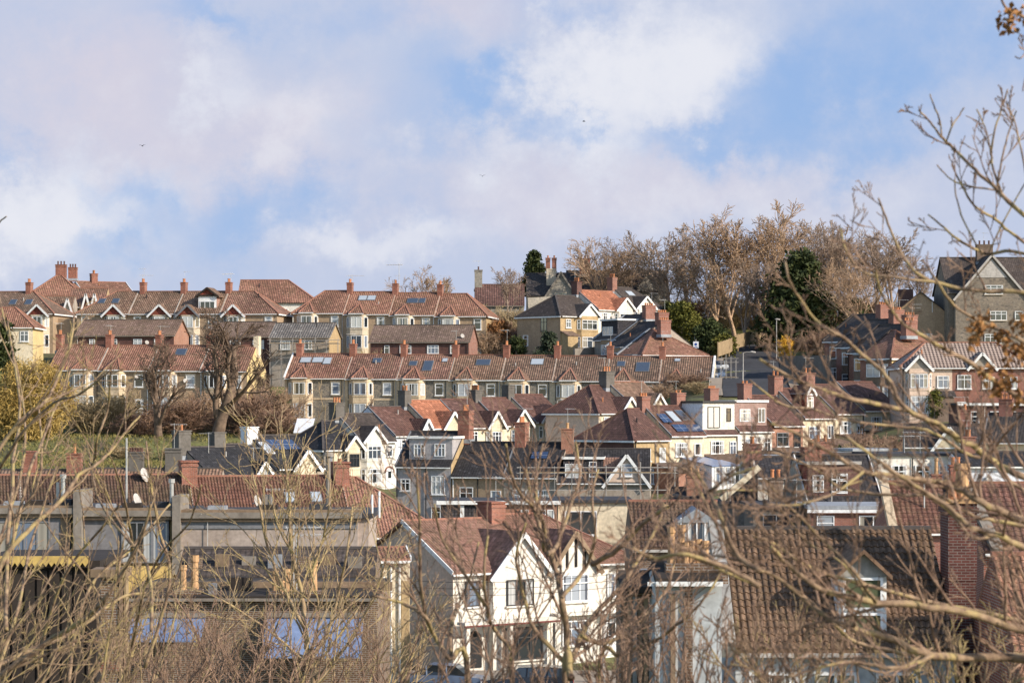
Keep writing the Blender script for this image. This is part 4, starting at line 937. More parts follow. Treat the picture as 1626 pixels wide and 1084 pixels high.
# brick house and flat-roofed rear additions just behind the white gabled house
G = 'brick and rendered backs behind the white gabled house'
h = House('flat-roofed brick rear addition with leaded windows under a white fascia', 'house', G, 700, 884, 800, 176, 0, 7, 5.4, .1, 'flat', 'brick_orange', 'felt', name='brick_house')
h.box('fascia', -.3, -.33, 5.38, h.W + .3, -.255, 5.65, 'paint_white'); h.box('brick_return', 0, -.04, -1, 2.6, -.002, 5.3, 'cladding_dark'); h.box('corner_post', 1.4, -.1, 3.4, 1.7, -.042, 5.3, 'paint_white')
h.win(6.1, 3.0, .6, 2.0, 1, False); h.win(7.2, 3.0, .9, 2.0, 1, False); h.win(8.0, 3.0, .5, 2.0, 1, False)
h.chimney(4.0, .6, 1.9, 1.0, 1.2, 'brick_chim', 0, z=4.2)
h = House('cream rear addition with one wide window, right of the brick rear addition', 'house', G, 886, 1000, 798, 180, 0, 7, 5.4, .1, 'flat', 'render_cream', 'felt', name='rendered_house')
h.win(1.7, 3.0, 2.4, 1.8, 2, False)

# ------------------------------------------------------------------ right-hand hillside
G = 'large houses on the hill at the right edge'
h = House('large grey stone house with a white boarded gable at the right edge of the hilltop', 'house', G, 1506, 1680, 462, 318, 0, 11, 9.5, 4.6, 'g', 'stone_brown', 'slate_warm', name='detached_house', gutter='concrete', e=.2)
h.gablet(.7, 10.2, 8.6, 5.6, -1.3, 6, 'stone_brown', 'slate_warm', 'grey_light', .3)
h.box('gable_wall', .7, -1.3, -3, 10.2, -.003, 8.6, 'stone_brown')
m = MB(); m.extr_y([(3.4, 11.2), (7.5, 11.2), (5.45, 13.6)], -1.36, -1.302); m.build('gable_board', 'grey_light', h.root)
for (x, z, w, n) in ((5.7, 9.0, 2.4, 3), (6.3, 5.6, 2.2, 3), (9.0, 5.6, 1.1, 1), (5.6, 2.6, 2.2, 3)): put_window(h.root, (x, -1.34, z), 0, w, 1.2, n, True, 'frame_white', 'bath_pale')
h.chimney(5.6, 4.6, 2.1, 1.2, 1.6, 'brick_brown', 3, 'pot_dark', z=14.2)
h = House('brown-grey house presenting its plain gable end left of the large stone house', 'house', G, 1416, 1508, 500, 322, -8, 9, 7.0, 3.0, 'gf', 'render_brown', 'slate_warm', ridge='ridge_dark', name='detached_house')
h.box('chimney', .9, 4, 7.2, 2.9, 5.2, 10.6, 'brick_dark'); h.win(h.W * .62, 3.6, 1.2, .9, 2, False); h.pipe(h.W * .7, 'paint_white', 7.3, 8.8)
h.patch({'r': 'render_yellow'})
G = 'brick bay-windowed row running down from the right hilltop'
for i, lab in enumerate(['nearest brick row house at the right, with a red hipped end and yellow side wall', 'second brick row house at the right, bay windows on a shaded front', 'third brick row house at the right, bay windows high on its front', 'fourth brick row house at the right, topmost, with a broad pot-crowded chimney']):
    pr = 1388 - i * 19
    h = House(lab, 'house', G, pr - 22, pr, 568 - i * 9, 286 + i * 5.0, -58, 9.5, 5.8, 3.2, 'hr' if i == 0 else 'g', 'brick_red', 'tile_red' if i == 0 else 'slate_warm', W=5.6, name='terraced_house', side={'r': 'render_yellow'} if i == 0 else None)  # yellow side render puts the sun into the wall colour
    h.chimney(h.W - 2.4 if i == 0 else h.W, None, .95, 1.7, 1.1, 'brick_red', 4, 'pot_clay', poth=.35)
    v = MB(); v.beam((0, -.3, h.ze + .08), (0, 4.75, h.zr + .08), .3, .2); v.build('parapet', 'slate_warm', h.root)
    h.bay(1.4, 5.2, 5.4, .8, .6, 'brick_brown', ((.8, 1.6), (3.5, 1.5)), 'flat', tr=True)
G = 'semi-detached pair with a chequered roof at the right'
h = House('pale rendered semi with two tiers of white bay windows under a chequered hipped roof', 'house', G, 1432, 1512, 582, 262, 0, 8.5, 5.6, 2.6, 'hl', 'render_pink', 'tile_diamond', name='semi_detached_house', hip=3.2)
h.bay(.4, 3.2, 5.4, .5, .35, 'render_pink', ((.5, 1.9), (3.3, 1.5)), 'gable', None, 'render_shade', 1.4, 4, tr=True, barge='paint_white'); h.win(h.W - 1.0, 3.3, 1.3, 1.3, 2, True)
h.ext('porch', h.W - 2.2, h.W, -1.3, -.01, 2.4, 2.9, 'brick_brown', 'slate_warm')
h = House('brick semi with a chequered roof, its upper windows behind the dry leaves', 'house', G, 1512, 1640, 582, 262, 0, 8.5, 5.6, 2.6, 'hr', 'brick_red', 'tile_diamond', name='semi_detached_house', hip=3.2)
h.win(1.3, 3.2, 1.5, 1.5, 2, True); h.win(3.9, 3.2, 1.3, 1.3, 2, True); h.win(6.3, 3.2, 1.5, 1.3, 2, True); h.win(1.0, .8, 1.0, 1.0, 1, True)
h.gablet(1.8, 4.6, 5.5, 1.6, -.3, 3, 'render_shade', None, 'paint_white')
h = House('long low brick building with white windows at the right edge, below the semis', 'house', 'low brick buildings at the right', 1524, 1660, 643, 236, 0, 6, 3.4, .1, 'flat', 'brick_dark', 'felt', name='brick_building')
h.box('fascia', -.3, -.33, 3.35, h.W + .3, -.255, 3.6, 'paint_white')
for x, w in ((1.1, 1.6), (3.4, .9), (5.0, 1.0), (7.0, 1.2)): h.win(x, 1.2, w, 1.6, 2, True)
h.pipe(2.4, 'paint_white'); h.pipe(4.2, 'paint_white')

# ------------------------------------------------------------------ rear rows at the right, below the loft conversions
G = 'backs of houses low on the right'
h = House('white rear wall beside a slate roof with a cream sunlit gable wedge', 'house', G, 1202, 1282, 757, 178, 0, 7, 5.2, 1.3, 'g', 'render_white', 'slate', ridge='ridge_dark', name='terraced_house', party=(0.0,))
h.win(h.W * .3, 2.6, 1.0, 1.0, 2, False); h.chimney(.0, None, 1.3, 1.3, 1.0, 'brick_red', 3); h.win(h.W * .8, 2.4, .9, 1.3, 1, False)
h = House('dark end wall with a long sunlit cream parapet sloping up to the right', 'house', G, 1148, 1204, 800, 172, 0, 4, 4.2, .1, 'flat', 'chim_grey', 'felt', name='end_terrace_house')
m = MB(); m.extr_y([(0, 4.43), (h.W, 4.43), (h.W, 6.7)], .3, 3.6); m.build('gable', 'slate', h.root)
m = MB(); m.beam((-.1, .25, 4.5), (h.W + .1, .25, 6.85), .5, .42); m.build('parapet', 'render_cream', h.root)
aerial(h.root, (.5, -.1, 4.4), 2.0, 1.3, .15, .02, 9)
h = House('maroon boarded loft dormer house with three white windows and a tiled cheek', 'house', G, 1282, 1402, 800, 168, 8, 7.5, 5.2, 3.2, 'g', 'render_shade', 'slate', ridge='ridge_dark', name='terraced_house', party=(0.0,), side={'r': 'render_cream'}, verge='paint_white')
h.dormer(.2, h.W - 1.6, 5.2, 8.0, .5, 3.7, 'brick_dark', 'felt', 'grey_light', 'tilehang_red', ((.9, 6.0, .8, 1.2, 1, True, 'frame_white'), (2.6, 5.9, .8, 1.3, 1, True, 'frame_white'), (.0 + h.W - 3.0, 6.0, 1.2, 1.3, 2, True, 'frame_white')))
h.chimney(1.3, 3.9, 1.2, 1.3, 1.4, 'brick_chim', 3, z=7.6); h.pipe(1.7, 'grey_light', 5.2, 7.6)
h = House('flat-roofed red brick loft with wide white windows and a lead-grey roof edge', 'house', G, 1288, 1424, 808, 152, 0, 6, 6.0, .1, 'flat', 'brick_red', 'lead', name='terraced_house')
h.box('fascia', -.28, -.34, 5.78, h.W + .28, -.256, 5.98, 'frame_white')
h.win(.9, 4.1, 1.1, 1.5, 1, True); h.win(3.9, 3.9, 1.8, 1.7, 2, False); h.win(5.0 - .0 + .6, 3.9, 1.5, 1.7, 1, False)
h = House('flat-roofed dark grey loft left of the red brick loft', 'house', G, 1196, 1284, 806, 154, 0, 6, 6.0, .1, 'flat', 'chim_grey', 'felt', name='terraced_house')
h.win(1.9, 4.0, 2.6, 1.6, 3, False, 'frame_grey', None, glass='glass_pale'); aerial(h.root, (3.0, 2, 6.1), 1.7, 1.6, .2)
h.chimney(1.9, 4.5, .9, .8, 1.5, 'brick_brown', 2, 'pot_clay', z=6.2)
h = House('red clay tiled roof with a brick parapet edge, right of the red brick loft', 'house', G, 1420, 1512, 842, 140, 0, 7.5, 5.2, 2.6, 'g', 'brick_red', 'geo_red', name='terraced_house', geo=(.3, .36, .035, .03))
b = MB(); b.beam((-.1, -.3, h.ze + .1), (-.1, 3.75, h.zr + .15), .5, .4); b.build('parapet', 'bath', h.root)
h.aerial(h.W * .6, 1.6, 6.0, 3.4, .1, r=.04)
h = House('white rear walls with dark boarded lofts and white-framed windows at the right', 'house', G, 1394, 1530, 724, 186, 6, 7, 5.2, .1, 'flat', 'render_white', 'felt', ridge='ridge_dark', name='terraced_house', party=(0.0,))
for x in (.24, .52, .8): h.win(h.W * x, 3.0, 1.2, 1.5, 2, True)
h.aerial(h.W * .35, 1, 5.3, 1.5, 1.4); h.aerial(h.W * .55, 1.4, 5.3, 1.8, 1.4, 2.6); h.pipe(h.W * .4, 'black')
h = House('white-fronted house with small windows low at the right edge', 'house', G, 1530, 1660, 740, 182, 4, 7, 5.2, .9, 'g', 'render_bluewhite', 'slate', ridge='ridge_dark', name='terraced_house')
for x in (.12, .4, .68): h.win(h.W * x, 2.9, 1.1, 1.2, 2, True)
h.chimney(h.W * .2, None, .9, 1.0, 1.2, 'brick_red', 3)
h = House('black slate roof with a ladder and buff pot behind the red clay roof', 'house', G, 1424, 1540, 814, 160, 0, 7.5, 5.2, 1.5, 'g', 'render_shade', 'slate', ridge='ridge_dark', name='terraced_house', party=(0.0,))
m = MB()
for d in (0, .35): m.beam((1.6 + d, -.1, h.ze + .25), (1.9 + d, 2.2, h.ze + 1.15), .05, .05)
for k in range(6): m.beam((1.65 + .05 * k, .1 + .35 * k, h.ze + .4 + .14 * k), (2.0 + .05 * k, .1 + .35 * k, h.ze + .4 + .14 * k), .04, .04)
m.build('roof_ladder', 'steel', h.root)
h.chimney(h.W * .62, 2.2, .6, .6, .6, 'brick_chim', 1, 'pot_buff', z=7.0, poth=1.1); h.chimney(h.W * .92, 3, .8, .7, 1.2, 'brick_chim', 2, 'pot_clay', z=7)
h = House('dark-tiled roof with a brick chimney below the white rear conservatories', 'house', G, 1262, 1392, 758, 190, 10, 7, 5, 1.7, 'g', 'render_shade', 'tile_chequer', ridge='ridge_dark', name='terraced_house')
h.roofo.data.materials[0] = MAT['slate_warm']; h.chimney(h.W * .4, 1.6, 1.3, 1.1, 1.0, 'brick_red', 2); 
h = House('dark roof edge beneath a brick stack with three clay pots, right of the scaffold', 'house', G, 1070, 1130, 806, 184, 0, 7, 5, 1.3, 'g', 'brick_brown', 'slate', ridge='ridge_dark', name='terraced_house')
h.chimney(h.W * .6, 2.4, 1.2, 1.0, 1.2, 'brick_orange', 2, 'pot_buff')
# infill between the rows on the right
for (lab, a, b, pe, Y, n) in (('low white flat-roofed kitchen extension right of the conservatories', 1206, 1264, 727, 208, 2), ('small white flat-roofed extension below the cream house with the pointed dormer', 1296, 1350, 722, 212, 2), ('white rear extension with a grey edge, near the dark garden bush', 1356, 1420, 716, 214, 2)):
    h = House(lab, 'house', 'white rear extensions between the rows', a, b, pe, Y, 20, 4, 3.0, .1, 'flat', 'render_white', 'lead', name='rear_extension')
    for k in range(n): h.win(h.W * (.28 + .45 * k), .9, .95, 1.35, 2, False)
h = House('brown-roofed low house half hidden by branches below the cream loft row', 'house', G, 1436, 1560, 708, 214, -8, 7, 5, 1.8, 'g', 'render_shade', 'slate_warm', ridge='ridge_dark', name='terraced_house')
h.chimney(h.W * .8, None, 1.0, 1.0, 1.3, 'brick_red', 3); h.gablet(2.6, 5.2, 4.9, 1.8, -.4, 3, 'render_cream', None, 'paint_white')
h = House('long low roof with a sunlit gable near the right edge below the brick building', 'house', G, 1560, 1680, 700, 218, -20, 7, 5, 2.4, 'g', 'render_cream', 'slate_warm', ridge='ridge_dark', name='terraced_house', party=(0.0,))
h.chimney(1.6, None, 1.2, 1.0, 1.3, 'brick_red', 3)

# ------------------------------------------------------------------ nearer houses in the valley
G = 'row with box dormers and big tiled roofs at the lower left'
GEO = (.19, .3, .05, .03)
YR = 140
# big tiled roofs (150 m)
for (p1, p2, lab, rf) in ((-40, 36, 'far left piece of the big tiled roof row, crossed by branches', 'geo_brown'), (36, 312, 'big dark brown tiled roof with a brick chimney at its right party wall', 'geo_brown'), (312, 560, 'big red-brown tiled roof with two small rooflights left of the hipped end', 'geo_red')):
    h = House(lab, 'house', G, p1, p2, 849, YR, 14, 9, 5.2, 3.2, 'g', 'render_shade', rf, name='terraced_house', geo=GEO, party=(0.0,) if p1 > -40 else ())
    YR += h.W * math.sin(RD(14))
    if p1 == 36:
        h.dish(h.W * .73, 4.0, 8.5, .45, .9); pass
    if p1 == 312:
        h.chimney(0, None, .95, 1.9, 1.0, 'brick_chim', 0); h.rooflight(6.0, .62, .55, .9, 'skylight_pale'); h.rooflight(7.6, .62, .55, .9, 'skylight_pale')
h = House('hipped right end of the big tiled roof, mossy, with a broad brick chimney', 'house', G, 560, 704, 849, YR, 14, 9, 5.2, 3.2, 'hr', 'render_shade', 'geo_rust', name='terraced_house', geo=GEO, party=(0.0,), hip=4.6)
h.chimney(0, None, .9, 1.8, 1.0, 'brick_chim', 1, 'pot_clay', poth=.2)
# box dormer row in front (118 m)
def dormer_unit(label, p1, p2, pt, Y, wall, H2=2.3, wins=(), lower='render_yellow', trim=False):
    h = House(label, 'house', 'row of flat-roofed box dormers at the lower left', p1, p2, pt, Y, 0, 7, 7.6, .1, 'flat', lower, 'felt', name='terraced_house')
    W = h.W
    h.box('dormer', .05, -.35, 7.6 - H2, W - .5, -.002, 7.55, wall); h.box('fascia', -.1, -.75, 7.62, W - .3, -.36, 7.9, 'concrete'); h.box('roof_edge', .0, -.6, 7.902, W - .3, 1.0, 8.02, 'wood_old'); h.box('fascia_board', -.05, -.6, 7.45, W - .35, -.362, 7.617, 'wood_old')
    for k in range(3): h.box('roof_batten', W * (.15 + .27 * k), -.3, 8.022, W * (.15 + .27 * k) + .9, .4, 8.2 + .05 * k, ['lead', 'wood_dark', 'felt'][k])
    for (x, z, w, hh, n, fm) in wins: put_window(h.root, (x, -.4, z), 0, w, hh, n, False, fm, None)
    return h
h = dormer_unit('grey rendered box dormer with a wide louvred window at the far left', -14, 130, 815, 118, 'render_slate', 2.3, ((1.7, 5.55, 2.5, 1.7, 4, 'frame_grey'),))
h.box('stepped_cladding', 3.45, -.38, 5.3, 3.9, -.352, 7.5, 'wood_old'); h.box('parapet', h.W - .28, -.8, 4.8, h.W + .12, 2.4, 8.75, 'concrete')
for x in (3.6, 3.85): h.root and put_window
f = MB(); f.cyl(3.4, .6, 8.0, 9.3, .1); f.cyl(3.4, .6, 9.3, 9.5, .16); f.build('flue', 'steel', h.root)
f = MB(); f.cyl(3.1, .8, 8.0, 9.1, .08); f.build('flue', 'steel', h.root)
h = dormer_unit('grey box dormer with dark patio windows above a yellow rendered wall', 130, 286, 819, 118, 'render_slate', 2.3, ((2.75, 5.35, 1.5, 2.0, 2, 'frame_grey'), (3.9, 5.35, .8, 2.0, 1, 'frame_grey')))
h.box('parapet', h.W - .28, -.8, 4.8, h.W + .12, 2.4, 8.6, 'concrete'); f = MB(); f.cyl(4.3, .6, 8.0, 9.2, .1); f.cyl(4.3, .6, 9.2, 9.4, .16); f.build('flue', 'steel', h.root)
h.box('lower_wall', 1.5, -.9, -2, h.W - .35, -.36, 5.2, 'yellow_wall'); f = MB(); f.cyl(2.1, .5, 8.0, 11.4, .05); f.build('vent_pipe', 'steel', h.root)
h.dish(2.6, .2, 8.35, .35, 1.2)
h = dormer_unit('long blank pinkish rendered dormer wall with two rooftop dishes', 286, 585, 822, 118, 'render_mush', 2.6, (), 'render_mush')
h.box('eave_shadow_board', .05, -.42, 7.1, h.W - .5, -.362, 7.48, 'frame_grey'); h.dish(3.7, .2, 8.35, .35, 1.2); h.box('parapet', 3.9, .9, 7.6, 4.4, 1.4, 8.7, 'concrete')  # added grey strip stands in for the shade under the eave
f = MB(); f.cyl(7.2, .3, 7.6, 10.6, .12); f.cyl(7.2, .3, 10.6, 10.8, .3, .22); f.build('flue', 'concrete', h.root); 
f = MB(); f.cyl(9.7, .3, 7.6, 8.9, .06); f.cyl(9.35, .3, 7.6, 8.75, .06); f.build('flue', 'paint_white', h.root)
h.aerial(1.4, -.5, 5.6, 2.4, 1.3, .2); h.aerial(4.4, .8, 8.1, .9, 1.0, .1)
# low parapet and tiled strip below the long dormer wall
h = House('low dark tiled lean-to with a brick parapet under the long pinkish dormer wall', 'house', 'yards at the bottom left', 282, 596, 912, 104, 0, 4, 5, .9, 'g', 'brick_brown', 'slate_warm', ridge='ridge_dark', name='lean_to', gutter='wood_dark')
for k in range(7): h.box('roof_kerb', .4 + 1.15 * k, .3 + .12 * (k % 3), 5.2, 1.0 + 1.15 * k, .55 + .12 * (k % 3), 5.75 + .1 * (k % 2), ['brick_brown', 'wood_old', 'concrete', 'lead'][k % 4])
# dark outbuilding with the scalloped yellow fascia, bottom left
Y = 74
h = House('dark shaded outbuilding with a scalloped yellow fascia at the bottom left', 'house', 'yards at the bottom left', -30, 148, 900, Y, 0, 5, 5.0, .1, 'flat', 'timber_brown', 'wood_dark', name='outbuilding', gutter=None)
m = MB(); n = 20
for i in range(n):
    x0, x1 = h.W * i / n - .1, h.W * (i + 1) / n - .1; m.extr_y([(x0, 5.36), (x0, 5.16), ((x0 + x1) / 2, 5.04), (x1, 5.16), (x1, 5.36)], -.34, -.28)
m.build('scalloped_fascia', 'yellow_trim', h.root)
for i in range(9): h.box('wall_board', .2 + i * .38, -.05 - .01 * (i % 3), 0, .5 + i * .38, -.003, 4.9, 'wood_dark')  # boards dark too, standing for shade on a front the sun reaches
h = House('square brick and timber pier beside the dark outbuilding', 'pier', 'yards at the bottom left', 160, 188, 915, 68, 0, .55, 3.2, .1, 'flat', 'brick_brown', 'wood_old', name='garden_pier', gutter=None)
h.box('timber_post', h.W + .03, -.05, -2, h.W + .12, .5, 3.15, 'wood_old'); h.box('timber_post', h.W + .15, .0, -2, h.W + .21, .5, 3.6, 'wood'); h.box('coping', -.06, -.08, 1.2, h.W + .02, -.002, 1.45, 'wood_old'); h.box('coping', -.04, -.08, .55, h.W + .02, -.002, .8, 'brick_red')
# dark flat-roofed sheds with translucent canopies
h = House('low dark-roofed back building with two bluish translucent canopies and buff chimney pots', 'house', 'yards at the bottom left', 200, 600, 950, 92, 0, 9, 4.3, .15, 'g', 'brick_brown', 'wood_dark', ridge='ridge_dark', name='outbuilding', gutter='concrete')
for (x, y, r, hh) in ((2.1, .5, .14, 1.15), (2.5, .9, .15, 1.5), (6.1, .6, .16, 1.0), (5.6, .8, .13, .9), (7.05, .8, .17, 1.3), (5.9, .2, .12, .6)):
    o = link('chimney_pot', pot_mesh('pot_buff', hh, r), h.root, (x, y, 4.4))
for (a, b, zt, zb) in ((205, 328, 3.6, 2.9), (424, 578, 3.6, 2.3)):
    x0, x1 = ((a - CX) / FPX * 92) - h.base.x, ((b - CX) / FPX * 92) - h.base.x
    m = MB(); m.slab([[(x0, -1.9, zb), (x1, -1.9, zb), (x1, -.25, zt), (x0, -.25, zt)]], .06); m.build('canopy', 'poly_roof', h.root)
    m = MB(); m.box(x0, -.35, zt + .02, x1, -.2, zt + .2); m.build('canopy_flashing', 'concrete', h.root)
h.box('vent_box', 3.1, .3, 4.3, 3.4, .6, 4.85, 'frame_grey'); h.box('roof_box', 3.7, 1.6, 4.4, 4.6, 2.2, 5.0, 'wood_dark'); h.box('chimney_base', 1.8, .2, 4.2, 2.8, 1.2, 4.6, 'brick_brown'); h.box('chimney_base', 5.4, .1, 4.2, 7.4, 1.1, 4.55, 'brick_brown'); h.box('roof_kerb', .2, 2.6, 4.4, 10, 2.8, 4.75, 'wood_old'); h.aerial(6.35, .4, 4.6, 2.5, 1.1, .2); h.aerial(6.45, .5, 4.6, 2.2, 1.0, .3)
h = House('narrow cream house end with pipes, left of the white gabled house', 'house', 'houses around the white gabled house', 600, 648, 888, 112, 12, 2.2, 7.0, .35, 'g', 'render_cream', 'geo_rust', name='end_house', verge='paint_white', geo=GEO, W=1.5)
for x in (.25, .6, 1.0): h.pipe(x, 'paint_white')
h.box('side_strip', 1.1, -.04, -2, 1.48, -.002, 6.0, 'render_tan')

# the white gabled semi
G = 'houses around the white gabled house'
GEO2 = (.18, .3, .03, .025)
h = House('white gabled semi with a brown tiled roof, arched porch and shaded pink side gable', 'house', G, 720, 866, 908, 137, 36, 10, 5.5, 2.6, 'g', 'render_white', 'geo_rust', name='semi_detached_house', side={'l': 'render_pink'}, e=.25, verge='paint_white', geo=GEO2)
W = h.W
print('white house W', W)
h.box('gable_wall', W * .37, -.5, -1, W - .02, -.002, 5.3, 'render_white')
h.gablet(W * .37, W - .02, 5.3, 2.3, -.5, 4.6, 'render_white', 'geo_rust', 'paint_white', .3)
put_window(h.root, (W * .66, -.54, 3.45), 0, 1.9, 1.5, 3, False, 'frame_dark', 'render_white')
h.win(W * .2, 3.5, 1.0, 1.45, 1, True, 'frame_dark')
h.box('porch_canopy', -.1, -1.3, 2.55, W + .1, -.505, 2.72, 'render_white'); h.box('porch_trim', -.1, -1.33, 2.46, W + .1, -1.2, 2.547, 'red_paint')
for x in (0.0, W * .46, W - .25): h.box('porch_post', x, -1.3, -1, x + .25, -1.05, 2.376, 'render_white')
m = MB(); x = W * .22
m.box(x - .5, -.06, 0, x + .5, -.003, 1.6); m.extr_y([(x + .5 * math.cos(a), 1.6 + .5 * math.sin(a)) for a in [math.pi * i / 10 for i in range(11)]], -.06, -.003); m.build('door', 'black', h.root)
put_window(h.root, (W * .7, -.54, .3), 0, 2.7, 1.9, 3, True, 'frame_dark', 'render_white', 'glass_dark')
h.chimney(W - .3, None, 1.0, 1.5, 1.0, 'brick_chim', 0)
h2 = House('right half of the white gabled pair with black and white timbering in its gable', 'house', G, 866, 1010, 896, 137 + W * math.sin(RD(36)), 36, 10, 5.5, 2.6, 'hr', 'render_white', 'geo_rust', name='semi_detached_house', geo=GEO2, hip=3.6)
W = h2.W
h2.box('gable_wall', .02, -.5, -1, W * .5, -.002, 5.3, 'render_white')
h2.gablet(.02, W * .5, 5.3, 2.1, -.5, 4.6, 'render_white', 'geo_rust', 'wood_old', .3)
for k in range(4):
    x = .55 + k * .65; zt = 5.3 + 2.1 * (1 - abs(x - W * .25) / (W * .25)) - .2
    h2.box('timber', x - .08, -.56, 5.32, x + .08, -.502, max(5.5, zt), 'timber_brown')
put_window(h2.root, (W * .26, -.54, 3.3), 0, 1.9, 1.6, 3, True, 'frame_white', 'render_white'); put_window(h2.root, (W * .26, -.54, .75), 0, 1.9, 1.45, 3, True, 'frame_white', 'render_white')
h2.win(W * .75, 3.4, 1.1, 1.4, 2, True); h2.door(W * .72); h2.box('porch_canopy', 0, -1.2, 2.55, W, -.505, 2.72, 'render_white')
# pale blue-grey house with pot cluster and arched loft window
G = 'old houses in front at the lower right'
h = House('stained blue-grey rendered house end with a brick stack crowded with tall buff pots', 'house', G, 1040, 1146, 922, 60, 0, 3, 6.5, .2, 'g', 'render_bluegrey', 'wood_dark', ridge='ridge_dark', name='end_terrace_house')
h.box('pipe_box', .38, -.15, -2, .5, -.002, 6.2, 'wood_old'); h.box('brick_pier', h.W * .45, -.1, -2, h.W * .56, -.003, 6.4, 'brick_brown')
h.box('eave_board', -.2, -.32, 6.4, h.W * .3, -.25, 6.5, 'paint_white')
st = h.box('chimney_base', .3, .4, 6.4, 1.85, 1.2, 6.9, 'brick_brown')
for (x, y, r, hh) in ((.65, 1.3, .14, 1.3), (1.0, 1.4, .15, 1.35), (1.15, 1.2, .12, .75), (1.35, 1.25, .13, .8), (1.6, 1.4, .13, .85), (1.85, 1.3, .13, .8)):
    link('chimney_pot', pot_mesh('pot_buff', hh * .72, r * .72), st, (x * .71, y * .6, 6.88))
h = House('red tiled roof with a small pointed lead-topped loft window behind the buff pots', 'house', G, 1004, 1150, 868, 104, 0, 7, 5.2, 1.7, 'g', 'brick_brown', 'geo_brown', name='terraced_house', geo=GEO2, gutter='grey_light')
c0 = (1076 - CX) / FPX * 104 - h.base.x; c1 = (1138 - CX) / FPX * 104 - h.base.x; cm = (c0 + c1) / 2; r = (c1 - c0) / 2
prof = [(c1, 5.0), (c1, 6.2)] + [(cm + r * math.cos(a), 6.2 + .55 * (1 - abs(math.cos(a)))) for a in [math.pi * i / 12 for i in range(1, 12)]] + [(c0, 6.2), (c0, 5.0)]
m = MB(); m.extr_y(list(reversed(prof))[::-1], .2, 3.0); m.build('dormer', 'paint_white', h.root)
m = MB(); m.extr_y([(cm + (r + .1) * math.cos(a), 6.24 + .62 * (1 - abs(math.cos(a)))) for a in [math.pi * i / 12 for i in range(13)]], .08, 3.2); m.build('dormer_roof', 'lead', h.root)
put_window(h.root, (cm, .18, 5.1), 0, r * 1.7, 1.35, 4, False, 'frame_white', None)
h.box('canopy', .3, -.9, 4.1, 2.0, -.2, 4.3, 'lead')
h = House('weathered plank and brick wall end left of the blue-grey rendered house', 'house', G, 985, 1040, 935, 61.5, 0, 2.5, 6.2, .2, 'g', 'brick_brown', 'wood_dark', ridge='ridge_dark', name='outbuilding', gutter=None)
for i in range(6): h.box('wall_plank', .03 + i * .14, -.05 - .012 * (i % 2), -2, .14 + i * .14, -.003, 6.0, ['wood_old', 'wood', 'render_stain'][i % 3])

# the near dormered roof
Y = 63
W = (1516 - 1168) / FPX * Y
h = House('near mossy pantiled roof with a weathered white gabled dormer', 'house', G, 1168, 1516, 1024, Y, 0, 7.4, 5.2, 2.72, 'g', 'render_bluegrey', 'geo_near', ridge='ridge_dark', name='terraced_house', geo=(.175, .27, .045, .04), gutter='grey_light')
b = MB(); b.beam((-.22, -.35, h.ze + .0), (-.22, 3.7, h.zr + .05), .38, .5); b.build('parapet', 'render_stain', h.root)
x0, x1 = (1334 - CX) / FPX * Y - h.base.x, (1410 - CX) / FPX * Y - h.base.x
m = MB(); m.box(x0, .25, 5.2, x1, 2.6, 7.0); m.build('dormer', 'paint_white', h.root)
h.gablet(x0 - .05, x1 + .05, 6.98, .62, .2, 3.0, 'render_stain', 'geo_near', None, .07)
put_window(h.root, ((x0 + x1) / 2, .22, 6.1), 0, x1 - x0 - .2, .85, 1, False, 'frame_white', None, 'curtain_green'); put_window(h.root, ((x0 + x1) / 2, .22, 5.25), 0, x1 - x0 - .2, .78, 1, False, 'frame_white', None, 'curtain_green')
for x in (.9, 2.6, 4.2): h.win(x, 3.2, 1.1, 1.3, 2, False)
cx = (1540 - CX) / FPX * Y - h.base.x
h.chimney(cx, 1.6, .76, 1.2, .95, 'brick_dark', 0, z=7.9, cap='pot_buff', flash=False)
link('chimney_pot', pot_mesh('pot_buff', 1.0, .2), h.root, (cx + .1, 1.6, 8.9)); link('chimney_pot', pot_mesh('pot_clay', .4, .12), h.root, (cx - .2, 1.4, 8.9))
b = MB(); b.box(cx - .36, 1.02, -2, cx + .36, 2.18, 6.85); b.build('chimney_breast', 'brick_dark', h.root)
h = House('near red-brown pantiled roof at the bottom right corner', 'house', G, 1622, 1780, 1102, 58, 0, 7.4, 5.2, 3.0, 'g', 'brick_red', 'geo_near_red', name='terraced_house', geo=(.175, .27, .032, .028))
h = House('red tiled roof with a pale lead valley behind the near chimney at the right edge', 'house', G, 1562, 1700, 872, 100, 0, 7.4, 5.2, 2.5, 'g', 'brick_red', 'geo_red', name='terraced_house', geo=(.28, .34, .035, .03))
b = MB(); b.beam((.5, -.35, h.ze + .0), (.0, 3.2, h.zr - .3), .5, .3); b.build('parapet', 'concrete', h.root)

# ------------------------------------------------------------------ ground, road, grass
CTRL = []
for (p, w) in BASES: CTRL.append((p.x, p.y, p.z, max(6.0, w)))
def ct(px, py, Y, dz=0): p = P(px, py, Y); CTRL.append((p.x, p.y, p.z + dz, 8.0))
for x in (-14, -5, 5, 14):
    CTRL.append((x, 0, 18.2, 8)); CTRL.append((x, 14, 15.6, 8)); CTRL.append((x, 28, 12.5, 8)); CTRL.append((x, 44, 9.8, 8))
for x in (-120, -60, 60, 120): CTRL.append((x, 0, 18, 20)); CTRL.append((x, 60, 8, 20)); CTRL.append((x, 150, 6, 20))
for x in (-15, -8, 0, 8, 16): CTRL.append((x, 56, 8.6, 6))
for x in (-25, -10, 0, 12, 25): CTRL.append((x, 430, 27, 25)); CTRL.append((x * 3, 520, 14, 40)); CTRL.append((x * 6, 700, -15, 60)); CTRL.append((x * 10, 1000, -40, 90))
for x in range(-16, 18, 4):
    for yy in (108, 113, 118, 123, 128, 133): CTRL.append((x, yy, 4.7, 3))
